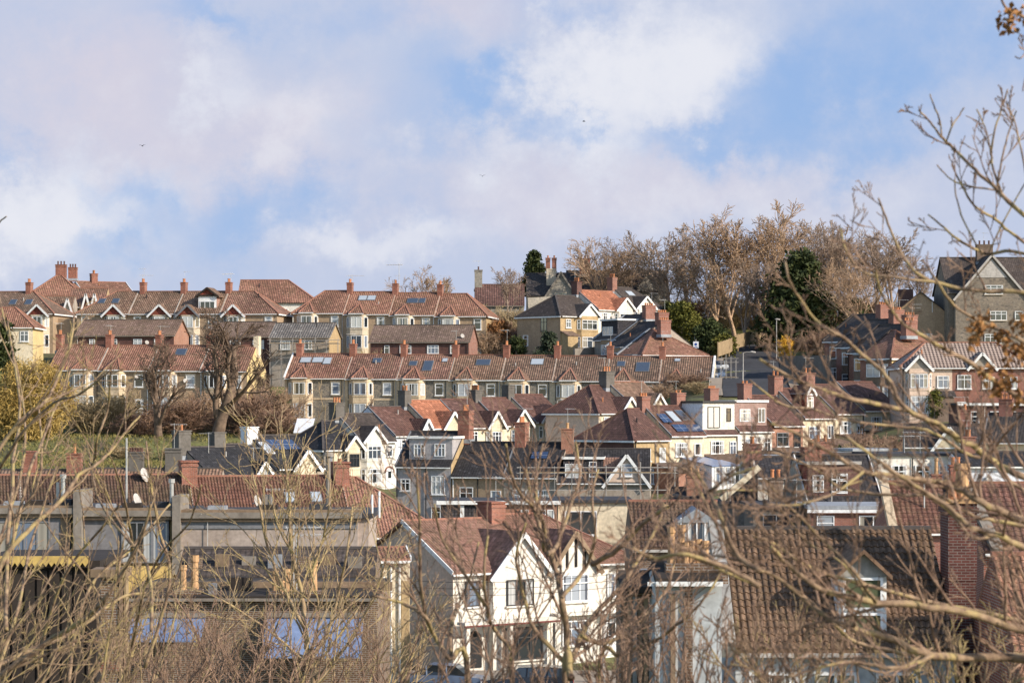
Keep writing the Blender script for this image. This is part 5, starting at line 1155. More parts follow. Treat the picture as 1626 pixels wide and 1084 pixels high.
# green bank on the left
for px in (-20, 60, 150, 240, 330, 400): ct(px, 668, 288); ct(px, 690, 272); ct(px, 735, 240); ct(px, 780, 212)
# road climbing the hill
ROAD = [(1150, 1262, 628, 272), (1146, 1258, 616, 284), (1148, 1246, 600, 300), (1146, 1240, 585, 316), (1150, 1236, 570, 332), (1160, 1232, 558, 348), (1176, 1230, 550, 364), (1190, 1230, 545, 380)]
for (a, b, py, Y) in ROAD:
    for f in (-.25, 0, .33, .67, 1, 1.2): ct(a + (b - a) * f, py, Y)
for px in (1250, 1300, 1350, 1400): ct(px, 556, 350); ct(px, 520, 380)
for px in (1050, 1100, 1150): ct(px, 540, 366); ct(px, 512, 392)
for px in (930, 1000): ct(px, 505, 392)
for px in (1130, 1190, 1250, 1310, 1370, 1430): ct(px, 506, 398); ct(px, 512, 386)
for px in (780, 820): ct(px, 505, 372)
def gz0(x, y):
    sw = sz = 0.0
    for (cx, cy, cz, w) in CTRL:
        d2 = (x - cx) ** 2 + (y - cy) ** 2
        k = 1.0 / (d2 + w * .8) ** 2.2; sw += k; sz += k * cz
    return sz / sw
GX0, GX1, GY0, GY1, GS = -156, 180, -24, 560, 4
NX, NY = (GX1 - GX0) // GS + 1, (GY1 - GY0) // GS + 1
GZ = [[gz0(GX0 + i * GS, GY0 + j * GS) - .15 for i in range(NX)] for j in range(NY)]
def gz(x, y):
    u = min(max((x - GX0) / GS, 0), NX - 1.001); v = min(max((y - GY0) / GS, 0), NY - 1.001); i, j = int(u), int(v); u -= i; v -= j
    return (GZ[j][i] * (1 - u) + GZ[j][i + 1] * u) * (1 - v) + (GZ[j + 1][i] * (1 - u) + GZ[j + 1][i + 1] * u) * v
m = MB()
for j in range(NY):
    for i in range(NX): m.v.append((GX0 + i * GS, GY0 + j * GS, GZ[j][i]))
for j in range(NY - 1):
    for i in range(NX - 1):
        a = j * NX + i; m.f.append((a, a + 1, a + NX + 1, a + NX)); m.m.append(0)
def far(x, y): return (x, y, -60)
ring_in = [i for i in range(NX)] + [j * NX + NX - 1 for j in range(1, NY)] + [(NY - 1) * NX + i for i in range(NX - 2, -1, -1)] + [j * NX for j in range(NY - 2, 0, -1)]
n0 = len(m.v); L = len(ring_in)
cxg, cyg = (GX0 + GX1) / 2, (GY0 + GY1) / 2
for k in ring_in:
    x, y, z = m.v[k]; dx, dy = x - cxg, y - cyg; s = 9.0; m.v.append((cxg + dx * s, cyg + dy * s + 400, -70.0 if y > 50 else -40.0))
for q in range(L):
    a, b = ring_in[q], ring_in[(q + 1) % L]; m.f.append((b, a, n0 + q, n0 + (q + 1) % L)); m.m.append(0)
g = m.build('ground', 'ground', uv=False, smooth=True); tag(g, 'rough winter ground of grass and earth over the whole hillside', 'ground', kind='structure')
# the road and its pavements
def strip(name, label, f0, f1, up, mat, sub=10):
    m = MB(); rows = []
    for i in range(len(ROAD) - 1):
        for k in range(sub):
            t = k / sub; A = [ROAD[i][q] + (ROAD[i + 1][q] - ROAD[i][q]) * t for q in range(4)]; rows.append(A)
    rows.append(list(ROAD[-1]))
    nc = 8
    for (a, b, py, Y) in rows:
        for c in range(nc + 1):
            px = a + (b - a) * (f0 + (f1 - f0) * c / nc); x = (px - CX) / FPX * Y; m.v.append((x, Y, gz(x, Y) + up))
    for r in range(len(rows) - 1):
        for c in range(nc):
            q = r * (nc + 1) + c; m.f.append((q, q + 1, q + nc + 2, q + nc + 1)); m.m.append(0)
    tag(m.build(name, mat, uv=False), label, 'road', kind='structure')
strip('road', 'dark asphalt road climbing the hill between the houses', 0, 1, .12, 'asphalt')
strip('pavement', 'sunlit pavement along the left side of the hill road', -.2, -.005, .25, 'pavement')
strip('pavement', 'pavement along the right side of the hill road', 1.005, 1.15, .25, 'pavement')
# street in front of the white gabled house
m = MB(); m.slab([[(-40, 119, 5.1), (40, 119, 5.1), (40, 127, 5.1), (-40, 127, 5.1)]], 3.0); tag(m.build('road', 'asphalt', uv=False), 'street in front of the white gabled house where cars are parked', 'road', kind='structure')
m = MB(); m.slab([[(-40, 127.01, 5.22), (40, 127.01, 5.22), (40, 134, 5.22), (-40, 134, 5.22)]], 3.0); tag(m.build('pavement', 'pavement', uv=False), 'pavement before the white gabled house', 'pavement', kind='structure')

# ------------------------------------------------------------------ aerials, dishes, pipes and cables on the houses
R = random.Random(77)
for h in HOUSES:
    if h.base.y < 160: continue
    q = R.random()
    if h.ch and q < .62: aerial(h.root, h.ch, R.uniform(1.2, 2.2), R.uniform(.7, 1.2), R.choice((.15, .3, 2.8, 2.6)) - h.th, .016, R.choice((5, 7, 9)))
    if h.kind in ('g', 'hl', 'hr') and R.random() < .55: h.pipe(R.choice((.12, h.W - .12)), R.choice(('grey_light', 'black', 'paint_white')))
    if h.kind in ('g', 'hl', 'hr') and R.random() < .4: h.dish(R.uniform(.2, .8) * h.W, -.2, h.H - R.uniform(.7, 1.4), R.uniform(.22, .32), .5 - h.th)
    if h.kind in ('g', 'hl', 'hr') and R.random() < .5 and h.rh > 1.5:      # roof vents and short flues
        p = h.slope(R.uniform(.2, .8) * h.W, R.uniform(.35, .75)); m = MB(); m.cyl(p.x, p.y, p.z - .1, p.z + R.uniform(.25, .6), .07); m.build('roof_vent', R.choice(('grey_light', 'black', 'pot_clay')), h.root, uv=False)

# ------------------------------------------------------------------ trees and shrubs
import numpy as np
class Seg:
    """many thin straight pieces of branch, built in one go"""
    def __init__(s): s.a = []; s.r = []
    def add(s, p, q, r0, r1): s.a.append((p[0], p[1], p[2], q[0], q[1], q[2])); s.r.append((r0, r1))
    def mesh(s, name, mat, k=3):
        A = np.array(s.a, dtype=np.float64); Rr = np.array(s.r); n = len(A)
        p, q = A[:, :3], A[:, 3:]; d = q - p; l = np.linalg.norm(d, axis=1, keepdims=True); l[l < 1e-9] = 1e-9; d /= l
        ref = np.tile(np.array([[0.31, 0.17, 0.93]]), (n, 1)); ref[np.abs(d @ np.array([.31, .17, .93])) > .9] = (1, 0, 0)
        a = np.cross(d, ref); a /= np.linalg.norm(a, axis=1, keepdims=True); b = np.cross(d, a)
        V = np.zeros((n, 2 * k, 3))
        for j in range(k):
            t = 2 * math.pi * j / k; o = a * math.cos(t) + b * math.sin(t)
            V[:, j] = p + o * Rr[:, :1]; V[:, k + j] = q + o * Rr[:, 1:]
        F = np.zeros((n, k, 4), dtype=np.int32); base = (np.arange(n) * 2 * k)[:, None]
        for j in range(k):
            jj = (j + 1) % k; F[:, j] = base + np.array([[j, jj, k + jj, k + j]])
        return quads(name, V.reshape(-1, 3), F.reshape(-1, 4), mat)
def quads(name, V, F, mat, smooth=False):
    me = bpy.data.meshes.new(name); nf = len(F)
    me.vertices.add(len(V)); me.vertices.foreach_set('co', V.astype(np.float32).ravel())
    me.loops.add(nf * 4); me.loops.foreach_set('vertex_index', F.astype(np.int32).ravel())
    me.polygons.add(nf); me.polygons.foreach_set('loop_start', np.arange(nf, dtype=np.int32) * 4)
    try: me.polygons.foreach_set('loop_total', np.full(nf, 4, dtype=np.int32))
    except Exception: pass
    me.update(calc_edges=True); me.validate(); me.materials.append(MAT[mat])
    if smooth: me.polygons.foreach_set('use_smooth', [True] * nf)
    return me
def leaves(name, P0, size, mat, rs, aspect=.5, droop=0.0, up=None, fold=False):
    """leaf- or spray-shaped quads at the given points"""
    P0 = np.asarray(P0); n = len(P0)
    d = rs.normal(size=(n, 3)); d[:, 2] -= droop
    if up is not None: d += up
    d /= np.linalg.norm(d, axis=1, keepdims=True)
    w = np.cross(d, rs.normal(size=(n, 3))); w /= np.linalg.norm(w, axis=1, keepdims=True)
    L = (size * (.6 + .8 * rs.random(n)))[:, None]
    V = np.zeros((n, 4, 3)); V[:, 0] = P0; V[:, 1] = P0 + d * L * .5 + w * L * aspect * .5; V[:, 2] = P0 + d * L; V[:, 3] = P0 + d * L * .5 - w * L * aspect * .5
    if fold:
        nn = np.cross(d, w); V[:, 1] += nn * L * .22; V[:, 3] += nn * L * .22; V[:, 2] -= nn * L * .15
    F = np.arange(n * 4).reshape(n, 4)
    return quads(name, V.reshape(-1, 3), F, mat)
def rv(R, k=1.0): return Vector((R.gauss(0, k), R.gauss(0, k), R.gauss(0, k)))
def grow(S, p, d, L, r, lvl, R, cf):
    """recursive branching; cf holds, per level: pieces, children, spread, length ratio, upward pull, wobble"""
    c = cf[lvl]; n = c['n']; st = L / n; pts = [p]; dd = d.normalized(); re = r * c.get('tip', .45)
    for i in range(n):
        dd = (dd + rv(R, c['wob']) + Vector((0, 0, c['up']))).normalized(); q = pts[-1] + dd * st
        S.add(pts[-1], q, r + (re - r) * i / n, r + (re - r) * (i + 1) / n); pts.append(q)
    if lvl + 1 >= len(cf): return
    k = c['kids']; t0 = c.get('t0', .25)
    for j in range(k):
        t = t0 + (1 - t0) * (j + R.random() * .8) / k; t = min(t, .99); f = t * n; i = int(f); f -= i
        pp = pts[i].lerp(pts[i + 1], f); ax = (pts[i + 1] - pts[i]).normalized()
        side = ax.cross(rv(R)).normalized(); a = c['spr'] * (.7 + .6 * R.random())
        nd = ax * math.cos(a) + side * math.sin(a)
        grow(S, pp, nd, L * c['ratio'] * (1.15 - .55 * t) * (.75 + .5 * R.random()), (r + (re - r) * t) * c.get('thin', .55), lvl + 1, R, cf)
FARCF = [dict(n=6, kids=9, spr=.5, ratio=.95, up=.045, wob=.05, t0=.3, tip=.35, thin=.62), dict(n=6, kids=7, spr=.55, ratio=.5, up=.03, wob=.10, t0=.25, thin=.5),
         dict(n=4, kids=5, spr=.6, ratio=.55, up=.04, wob=.13, t0=.15, thin=.5), dict(n=3, kids=5, spr=.6, ratio=.6, up=.02, wob=.15, t0=.1, thin=.7), dict(n=2, kids=0, spr=.5, ratio=.5, up=.0, wob=.2)]
UPCF = [dict(n=7, kids=10, spr=.4, ratio=.75, up=.05, wob=.05, t0=.22, tip=.3, thin=.6), dict(n=6, kids=7, spr=.5, ratio=.45, up=.07, wob=.10, t0=.25, thin=.5),
        dict(n=4, kids=5, spr=.6, ratio=.55, up=.05, wob=.13, t0=.15, thin=.5), dict(n=3, kids=4, spr=.6, ratio=.6, up=.02, wob=.15, t0=.1, thin=.7), dict(n=2, kids=0, spr=.5, ratio=.5, up=.0, wob=.2)]
BUSHCF = [dict(n=4, kids=8, spr=.5, ratio=.6, up=.05, wob=.12, t0=.15, thin=.6), dict(n=4, kids=7, spr=.6, ratio=.55, up=.05, wob=.15, t0=.15, thin=.65), dict(n=3, kids=5, spr=.6, ratio=.55, up=.03, wob=.18, t0=.1, thin=.7), dict(n=2, kids=0, spr=.5, ratio=.5, up=.02, wob=.2)]
def bare_meshes(seed, H, r, cf, mat, tw=.02, stems=1):
    R = random.Random(seed); S = Seg()
    for k in range(stems):
        d = Vector((R.gauss(0, .06 if stems == 1 else .22), R.gauss(0, .06 if stems == 1 else .22), 1))
        grow(S, Vector((R.gauss(0, .15) if stems > 1 else 0, R.gauss(0, .15) if stems > 1 else 0, -.6)), d, H * (.62 if stems == 1 else .8), r, 0, R, cf)
    S.r = [(max(a, tw), max(b, tw * .8)) for a, b in S.r]
    T = Seg(); U = Seg(); cut = r * .42
    for a, q in zip(S.a, S.r):
        if q[0] > cut: T.a.append(a); T.r.append(q)
        else: U.a.append(a); U.r.append(q)
    return T.mesh('trunk', mat, 7), U.mesh('crown', mat, 3)
def put_tree(name, label, meshes, loc, sc=1.0, rz=0.0, group=None, cat='tree', wide=1.0):
    t = thing(name, label, cat, loc, rz, group); t.scale = (sc * wide, sc * wide, sc)
    link('trunk', meshes[0], t); link('crown', meshes[1], t); return t
def base_at(px, Y, sink=.2):
    x = (px - CX) / FPX * Y; return Vector((x, Y, gz(x, Y) - sink))
def height_for(px, py_top, Y):
    return P(px, py_top, Y).z - base_at(px, Y).z
# far bare trees on the hilltop
FT = [bare_meshes(31 + i, 10.0, .2, FARCF, 'bark_far' if i % 2 == 0 else 'bark_fargrey') for i in range(4)]
UT = [bare_meshes(51 + i, 10.0, .17, UPCF, 'bark_far' if i == 0 else 'bark_fargrey') for i in range(3)]
def mesh_top(ms): return max(v.co.z for v in ms[1].vertices)
TOPS = {id(m): mesh_top(m) for m in FT + UT}
HT = [(955, 392, 384, 0, 1.15, 'broad bare tree spreading in front of the slate-roofed stone range'), (1012, 386, 388, 1, 1.1, 'second broad bare tree before the stone range, right of the wide red chimney'),
      (1066, 384, 376, 5, 1.0, 'thin pale bare tree standing against the sky between the stone range and the wood'), (1098, 372, 384, 6, .9, 'slender upright bare tree at the left edge of the hilltop wood'),
      (1140, 366, 372, 2, .9, 'bare tree with tan twigs leaning over the yellow-green bush'), (1172, 352, 366, 4, .9, 'tall tan bare tree with twin stems above the road head'),
      (1208, 334, 370, 0, .95, 'tallest bare tree on the hilltop, golden brown in the sun'), (1246, 358, 376, 2, .9, 'tall bare tree directly behind the big dark conifer'),
      (1288, 362, 384, 5, 1.0, 'greyish bare tree right behind the dark conifer'), (1318, 368, 374, 1, .95, 'bare tree at the right shoulder of the dark conifer'),
      (1352, 374, 380, 3, 1.0, 'bare tree in the middle of the wood above the brick bay-windowed row'), (1390, 380, 372, 5, 1.0, 'bare tree above the pot-crowded chimneys of the brick row'),
      (1424, 384, 378, 1, 1.0, 'bare tree left of the plain brown gable house'), (1452, 420, 384, 6, 1.0, 'low bare tree at the right end of the hilltop wood'),
      (1330, 420, 352, 0, .9, 'nearer pinkish bare tree right below the dark conifer'), (1366, 430, 346, 2, .9, 'nearer bare tree standing over the brick row chimneys'), (1180, 420, 356, 3, .8, 'nearer bare tree beside the wooden fence at the road head'),
      (1120, 430, 380, 1, 1.0, 'low bushy bare tree behind the narrow dark cypress'), (1235, 430, 360, 5, .8, 'low bare tree hidden beside the dark conifer'),
      (676, 438, 400, 2, .8, 'bare treetop showing above the red skyline terrace'), (806, 440, 366, 5, .9, 'bare pale tree in front of the grey house with the tall stone chimney'),
      (702, 452, 410, 4, .7, 'faint second bare treetop above the right of the red skyline terrace')]
AL = FT + UT
for i, (px, pt, Y, k, wd, lab) in enumerate(HT):
    b = base_at(px, Y); H = P(px, pt - 18, Y).z - b.z
    put_tree('bare_tree', lab, AL[k], b, H / TOPS[id(AL[k])], 1.7 * i, 'bare winter trees on the hilltop', wide=wd * 1.2)
# the two bare trees before the left terrace and the small ones about the rows
BGCF = [dict(n=7, kids=10, spr=.5, ratio=.62, up=.05, wob=.07, t0=.22, tip=.35, thin=.6), dict(n=6, kids=6, spr=.55, ratio=.5, up=.05, wob=.12, t0=.25, thin=.5),
        dict(n=4, kids=5, spr=.6, ratio=.55, up=.03, wob=.14, t0=.15, thin=.5), dict(n=3, kids=4, spr=.6, ratio=.6, up=.02, wob=.16, t0=.1, thin=.7), dict(n=2, kids=0, spr=.5, ratio=.5, up=.0, wob=.2)]
BG = [bare_meshes(81, 10, .36, BGCF, 'bark_grey', .015, 1), bare_meshes(87, 10, .34, BGCF, 'bark_grey', .015, 1)]
for m_ in BG: TOPS[id(m_)] = mesh_top(m_)
for (px, pt, Y, k, wd, lab) in ((345, 484, 268, 0, 1.25, 'big dark bare tree before the right end of the left terrace'), (252, 530, 266, 1, 1.1, 'thinner bare tree before the middle of the left terrace'),
                                (590, 628, 296, 1, .8, 'small bare tree before the second house of the long stone terrace'), (412, 580, 290, 0, 1.0, 'small bare tree on the bank between the two terraces')):
    b = base_at(px, Y); H = P(px, pt, Y).z - b.z
    put_tree('bare_tree', lab, BG[k], b, H / TOPS[id(BG[k])], px * .37, 'bare trees among the terraces', wide=wd)
# twiggy shrubs
BU = [bare_meshes(101, 3.0, .06, BUSHCF, 'twig_pink', .013, 8), bare_meshes(105, 3.0, .06, BUSHCF, 'twig_straw', .013, 8), bare_meshes(109, 3.0, .06, BUSHCF, 'bark_far', .013, 8)]
for m_ in BU: TOPS[id(m_)] = mesh_top(m_)
SH = [(140, 628, 276, 1, 1.5, 'straw-coloured twiggy shrub right of the golden shrub'), (185, 615, 278, 1, 1.4, 'pale twiggy shrub before the left terrace windows'), (222, 650, 270, 0, 1.5, 'pinkish twiggy shrub left of the thinner bare tree'),
      (290, 628, 276, 0, 1.6, 'pinkish brown shrub between the two bare trees'), (318, 610, 280, 2, 1.5, 'tall brown shrub left of the big bare tree'), (385, 612, 276, 0, 1.7, 'pinkish shrub right of the big bare tree'), (425, 600, 280, 2, 1.5, 'brown shrub below the cream buttress of the left terrace'),
      (440, 640, 268, 0, 1.4, 'dense brown shrub left of the long stone terrace end'), 
      (205, 706, 254, 1, 1.8, 'wide straw shrub low on the green bank'), (292, 704, 256, 0, 1.5, 'low pinkish shrub on the bank between the two bare trees'),
      (1385, 682, 236, 0, 1.5, 'bare garden shrub at the top of the loft row gardens'), (1412, 690, 230, 2, 1.4, 'brown garden shrub before the low brown-roofed house'), (1362, 700, 228, 1, 1.2, 'straw garden shrub beside the dark garden bush'),
      (1048, 606, 286, 2, 1.4, 'brown shrub left of the dense one before the long terrace end'), (1108, 604, 282, 1, 1.4, 'straw shrub right of the dense one before the long terrace end'), (1078, 588, 290, 0, 1.5, 'dense twiggy shrub before the right end of the long stone terrace'), (790, 498, 350, 0, 1.5, 'reddish shrub right of the skyline terrace side wall'), (806, 480, 356, 1, 1.5, 'pale shrub below the grey house with the tall stone chimney'), (775, 520, 344, 2, 1.3, 'brown shrub at the foot of the sunlit terrace side wall'),
      (1300, 520, 340, 0, 1.4, 'grey twiggy shrub above the dark garden wall'), (1270, 530, 346, 2, 1.3, 'brown twigs behind the yellow flowering bush'), (590, 550, 322, 1, 1.0, 'tuft of straw twigs under the scaffolding'), (1350, 530, 330, 2, 1.4, 'brown shrub behind the brick row')]
for i, (px, pt, Y, k, wd, lab) in enumerate(SH):
    b = base_at(px, Y); H = max(1.5, P(px, pt, Y).z - b.z)
    put_tree('bare_shrub', lab, BU[k], b, H / TOPS[id(BU[k])], 1.3 * i, 'twiggy shrubs between the houses', 'shrub', wd * 1.6 / max(1, H / 3))
UG = [(1135, 470, 0, 'low brown undergrowth between the narrow dark cypress and the wood'), (1165, 462, 1, 'thicket of brown undergrowth behind the wooden fence'), (1200, 470, 2, 'undergrowth below the twin-stemmed tan tree at the road head'), (1232, 455, 0, 'undergrowth under the tallest hilltop tree'), (1300, 458, 1, 'dense undergrowth right of the dark conifer'), (1335, 462, 2, 'undergrowth behind the nearer pinkish bare tree'), (1368, 468, 0, 'undergrowth above the brick row ridge'), (1405, 470, 1, 'undergrowth left of the plain gable house chimney'), (1438, 478, 2, 'undergrowth at the right end of the hilltop wood'), (1100, 468, 0, 'undergrowth behind the yellow-green evergreen bush'), (1060, 472, 1, 'undergrowth right of the stone range')]
for i, (px, pt, k, lab) in enumerate(UG):
    b = base_at(px, 386); H = P(px, pt, 386).z - b.z
    put_tree('bare_shrub', lab, BU[k], b, H / TOPS[id(BU[k])], 2.1 * i, 'undergrowth of the hilltop wood', 'shrub', 1.1)
# evergreens
def conifer(label, px, pt, Y, wpx, mat, seed, n=60, per=130, size=.5, shape='cone', lean=0.0, pb=None, name='conifer', droop=.3, cat='tree'):
    rs = np.random.RandomState(seed); b = base_at(px, Y) if pb is None else P(px, pb, Y)
    H = P(px, pt, Y).z - b.z; Rw = wpx / 2 / FPX * Y
    t = thing(name, label, cat, b, 0, 'evergreens on the hill')
    tr = MB(); tr.tube([Vector((0, 0, -.8)), Vector((0, 0, H * .5)), Vector((0, 0, H * .9))], [Rw * .09 + .05, Rw * .06 + .03, .03], 7); tr.build('trunk', 'bark_fargrey', t, uv=False)
    pts = []
    for i in range(n):
        u = rs.random() ** .8; z = H * (.06 + .92 * u)
        if shape == 'cone': rad = Rw * (1 - u) ** .75
        elif shape == 'round': rad = Rw * math.sqrt(max(.03, 1 - (2 * u - .95) ** 2))
        else: rad = Rw * min(1, 2.6 * (1 - u)) * (.8 + .2 * u)
        a = rs.random() * 6.283; q = .55 + .5 * rs.random(); c = np.array([math.cos(a) * rad * q, math.sin(a) * rad * q, z])
        s = max(.25, Rw * .26 * (1.15 - .6 * u)); pts.append(c + rs.normal(size=(per, 3)) * np.array([s, s, s * .55]) + np.array([0, 0, -.2 * s]))
    out = np.array([0, 0, 0]); pts = np.concatenate(pts)
    pts[:, 2] = np.maximum(pts[:, 2], .05)
    link('crown', leaves('crown', pts, size, mat, rs, .45, droop), t); return t
conifer('big dark conifer with golden-green sunlit side at the right of the hilltop wood', 1270, 402, 352, 112, 'leaf_conifer', 3, 110, 160, .75, 'cone')
conifer('dark conifer beside the old stone house, its top above the skyline', 848, 400, 392, 42, 'leaf_conifer', 4, 60, 120, .55, 'cone', pb=470)
conifer('yellow-green evergreen bush right of the end-on row', 1084, 478, 350, 48, 'leaf_yellowgreen', 5, 50, 120, .5, 'round', pb=556)
conifer('narrow dark cypress left of the yellow-green bush', 1062, 478, 356, 15, 'leaf_conifer', 6, 26, 100, .4, 'col', pb=530)
conifer('bushy bronze-green conifer in front of the hip-roofed brown semi', 872, 528, 322, 38, 'leaf_conifer_blue', 7, 36, 110, .4, 'cone', pb=574, name='conifer')
conifer('small dark round evergreen left of the bronze-green conifer', 820, 536, 324, 28, 'leaf_conifer', 8, 24, 100, .35, 'round', pb=572)
conifer('dark evergreen hedge mass beside the road head sign', 1128, 508, 344, 50, 'leaf_hedge', 9, 50, 120, .45, 'round', pb=572, name='evergreen_bush', cat='bush')
conifer('low evergreen bush by the wooden fence', 1150, 530, 338, 32, 'leaf_yellowgreen', 10, 30, 90, .4, 'round', pb=566, name='evergreen_bush', cat='bush')
conifer('dark green shrub above the brick row chimneys', 1356, 474, 352, 40, 'leaf_hedge', 11, 30, 90, .45, 'round', pb=520, name='evergreen_bush', cat='bush')
conifer('green ivy-covered bush at the top of the road, right side', 1215, 530, 372, 46, 'leaf_hedge', 12, 30, 90, .45, 'round', pb=556, name='evergreen_bush', cat='bush')
conifer('yellow flowering bush beside the tall lamp pole', 1246, 534, 336, 24, 'flower', 13, 22, 70, .3, 'round', pb=572, name='flowering_bush', cat='bush')
conifer('rusty-leaved bush right of the skyline terrace side wall', 792, 508, 346, 40, 'leaf_rust', 14, 26, 80, .4, 'round', pb=552, name='rusty_bush', cat='bush')
conifer('tall dark conifer at the far left edge behind the bare stems', 8, 505, 292, 36, 'leaf_conifer', 15, 34, 100, .5, 'cone', pb=620)
conifer('yellow-green garden shrub beside the pale rendered semi', 1484, 622, 240, 16, 'leaf_yellowgreen', 16, 18, 70, .25, 'round', pb=662, name='evergreen_bush', cat='bush')
conifer('dark evergreen bank on the slope left of the long stone terrace', 436, 618, 288, 40, 'leaf_hedge', 17, 40, 90, .4, 'round', pb=690, name='evergreen_bush', cat='bush')
conifer('dark bush among the rear gardens of the loft row', 1338, 710, 226, 32, 'leaf_hedge', 18, 20, 80, .3, 'round', pb=742, name='evergreen_bush', cat='bush')
# golden weeping shrub at the far left
rs = np.random.RandomState(21); b = base_at(45, 262); R = random.Random(5)
t = thing('golden_shrub', 'large golden yellow shrub of fine hanging shoots at the left', 'shrub', b)
tr = MB(); tr.tube([Vector((0, 0, -.5)), Vector((.2, 0, 3)), Vector((.1, 0, 5.5))], [.25, .18, .08], 7); tr.build('trunk', 'bark_fargrey', t, uv=False)
H = P(45, 572, 262).z - b.z; pts = []
for i in range(150):
    u = rs.random(); a = rs.random() * 6.283; rad = 4.6 * math.sqrt(max(.05, 1 - (1.7 * u - .75) ** 2)) * (.5 + .5 * rs.random()); s = .55
    pts.append(np.array([math.cos(a) * rad, math.sin(a) * rad * .8, H * (.04 + .9 * u)]) + rs.normal(size=(150, 3)) * np.array([s, s, s * .9]))
link('crown', leaves('crown', np.concatenate(pts), .55, 'leaf_willow', rs, .16, .8), t)
# grassy bank: tufts of grass on the green slope at the left
rs = np.random.RandomState(33); pts = []
for i in range(26000):
    px = rs.uniform(-40, 470); Y = rs.uniform(206, 290); x = (px - CX) / FPX * Y; pts.append((x, Y, gz(x, Y) - .03))
tag(link('grass', leaves('grass', np.array(pts), .34, 'grass', rs, .3, 0, np.array([[0, 0, 1.6]]))), 'rough mossy green grass on the bank below the left terrace', 'grass', kind='stuff')

# ------------------------------------------------------------------ near bare trees and shrubs on the viewer's slope
def crom(pts, sub=5):
    out = []
    for i in range(len(pts) - 1):
        p0, p1, p2, p3 = pts[max(i - 1, 0)], pts[i], pts[i + 1], pts[min(i + 2, len(pts) - 1)]
        for k in range(sub):
            t = k / sub; out.append(.5 * ((2 * p1) + (p2 - p0) * t + (2 * p0 - 5 * p1 + 4 * p2 - p3) * t * t + (3 * p1 - p0 - 3 * p2 + p3) * t ** 3))
    out.append(pts[-1].copy()); return out
NEARCF = [dict(n=5, kids=4, spr=.6, ratio=.5, up=.06, wob=.10, t0=.2, thin=.6, tip=.45), dict(n=4, kids=2, spr=.6, ratio=.5, up=.05, wob=.12, t0=.3, thin=.65, tip=.5), dict(n=3, kids=0, spr=.5, ratio=.5, up=.05, wob=.14, tip=.6)]
class NearTree:
    def __init__(s, name, label, px, Y, mat, seed, group, twmat=None, cat='tree'):
        s.base = base_at(px, Y, .1); s.Y = Y; s.mat = mat; s.tw = twmat or mat; s.R = random.Random(seed); s.S = Seg()
        s.root = thing(name, label, cat, s.base, 0, group); s.first = True
    def limb(s, pxs, y0, y1, w0, w1, twigs=8, tl=.5, up=.25, root=False, kn=True, tr=.5):
        """a limb through the given picture points at distances y0..y1 metres; w0, w1 = thickness in photo pixels"""
        n = len(pxs); P3 = []
        for i, (a, b) in enumerate(pxs):
            Y = y0 + (y1 - y0) * i / (n - 1) + (s.R.gauss(0, .12) if 0 < i < n - 1 else 0); P3.append(P(a, b, Y))
        if root: P3.insert(0, Vector((P3[0].x + .1, P3[0].y, gz(P3[0].x, P3[0].y) - .3)))
        pts = crom(P3, 5); L = len(pts); m = MB(); rad = []
        for i in range(L):
            t = i / (L - 1); r = (w0 + (w1 - w0) * t) / 2 / FPX * (y0 + (y1 - y0) * t)
            if kn: r *= 1 + .08 * s.R.gauss(0, 1) * (1 if i % 3 == 0 else .3)
            rad.append(max(r, .003))
            if 0 < i < L - 1: pts[i] = pts[i] + rv(s.R, r * .22)
        m.tube([p - s.base for p in pts], rad, 8)
        m.build('trunk' if s.first else 'branch', s.mat, s.root, uv=False, smooth=True); s.first = False
        for k in range(twigs):
            t = .12 + .86 * (k + s.R.random()) / max(twigs, 1); f = min(t, .985) * (L - 1); i = int(f); p = pts[i].lerp(pts[i + 1], f - i); ax = (pts[i + 1] - pts[i]).normalized()
            side = ax.cross(rv(s.R)).normalized(); a = .45 + .5 * s.R.random()
            d = ax * math.cos(a) + side * math.sin(a) + Vector((0, 0, up)); r = rad[i] * tr
            grow(s.S, p - s.base, d, tl * (.5 + s.R.random()) * (1.2 - .5 * t), max(r, .0035), 0, s.R, NEARCF)
        return pts
    def shoots(s, n, xr, pyb, lr, lean, Y, w=(4, 7), cf=None, wob=.06, up=.04):
        """upright shoots rising from below the frame"""
        R = s.R
        for k in range(n):
            px = R.uniform(*xr); y = R.uniform(*Y); p = P(px, pyb + R.uniform(-20, 60), y); L = R.uniform(*lr) / FPX * y; le = R.gauss(*lean)
            d = Vector((le, R.gauss(0, .15), 1)); r = R.uniform(*w) / 2 / FPX * y
            c = [dict(n=8, kids=6, spr=.5, ratio=.38, up=up, wob=wob, t0=.25, thin=.6, tip=.35), dict(n=4, kids=3, spr=.55, ratio=.5, up=.06, wob=.1, t0=.25, thin=.7, tip=.5), dict(n=3, kids=0, spr=.5, ratio=.5, up=.04, wob=.12, tip=.6)]
            grow(s.S, p - s.base, d, L, r, 0, R, cf or c)
            # carry the stem down to the ground
            g = Vector((p.x - d.x * 1.2, p.y, gz(p.x, p.y) - .15)); s.S.add(g - s.base, p - s.base, r * 1.2, r)
    def done(s, mn=.0032):
        s.S.r = [(max(a, mn), max(b, mn * .8)) for a, b in s.S.r]
        if s.S.a: link('twigs', s.S.mesh('twigs', s.tw, 5), s.root)
GN = 'bare trees close to the viewer'
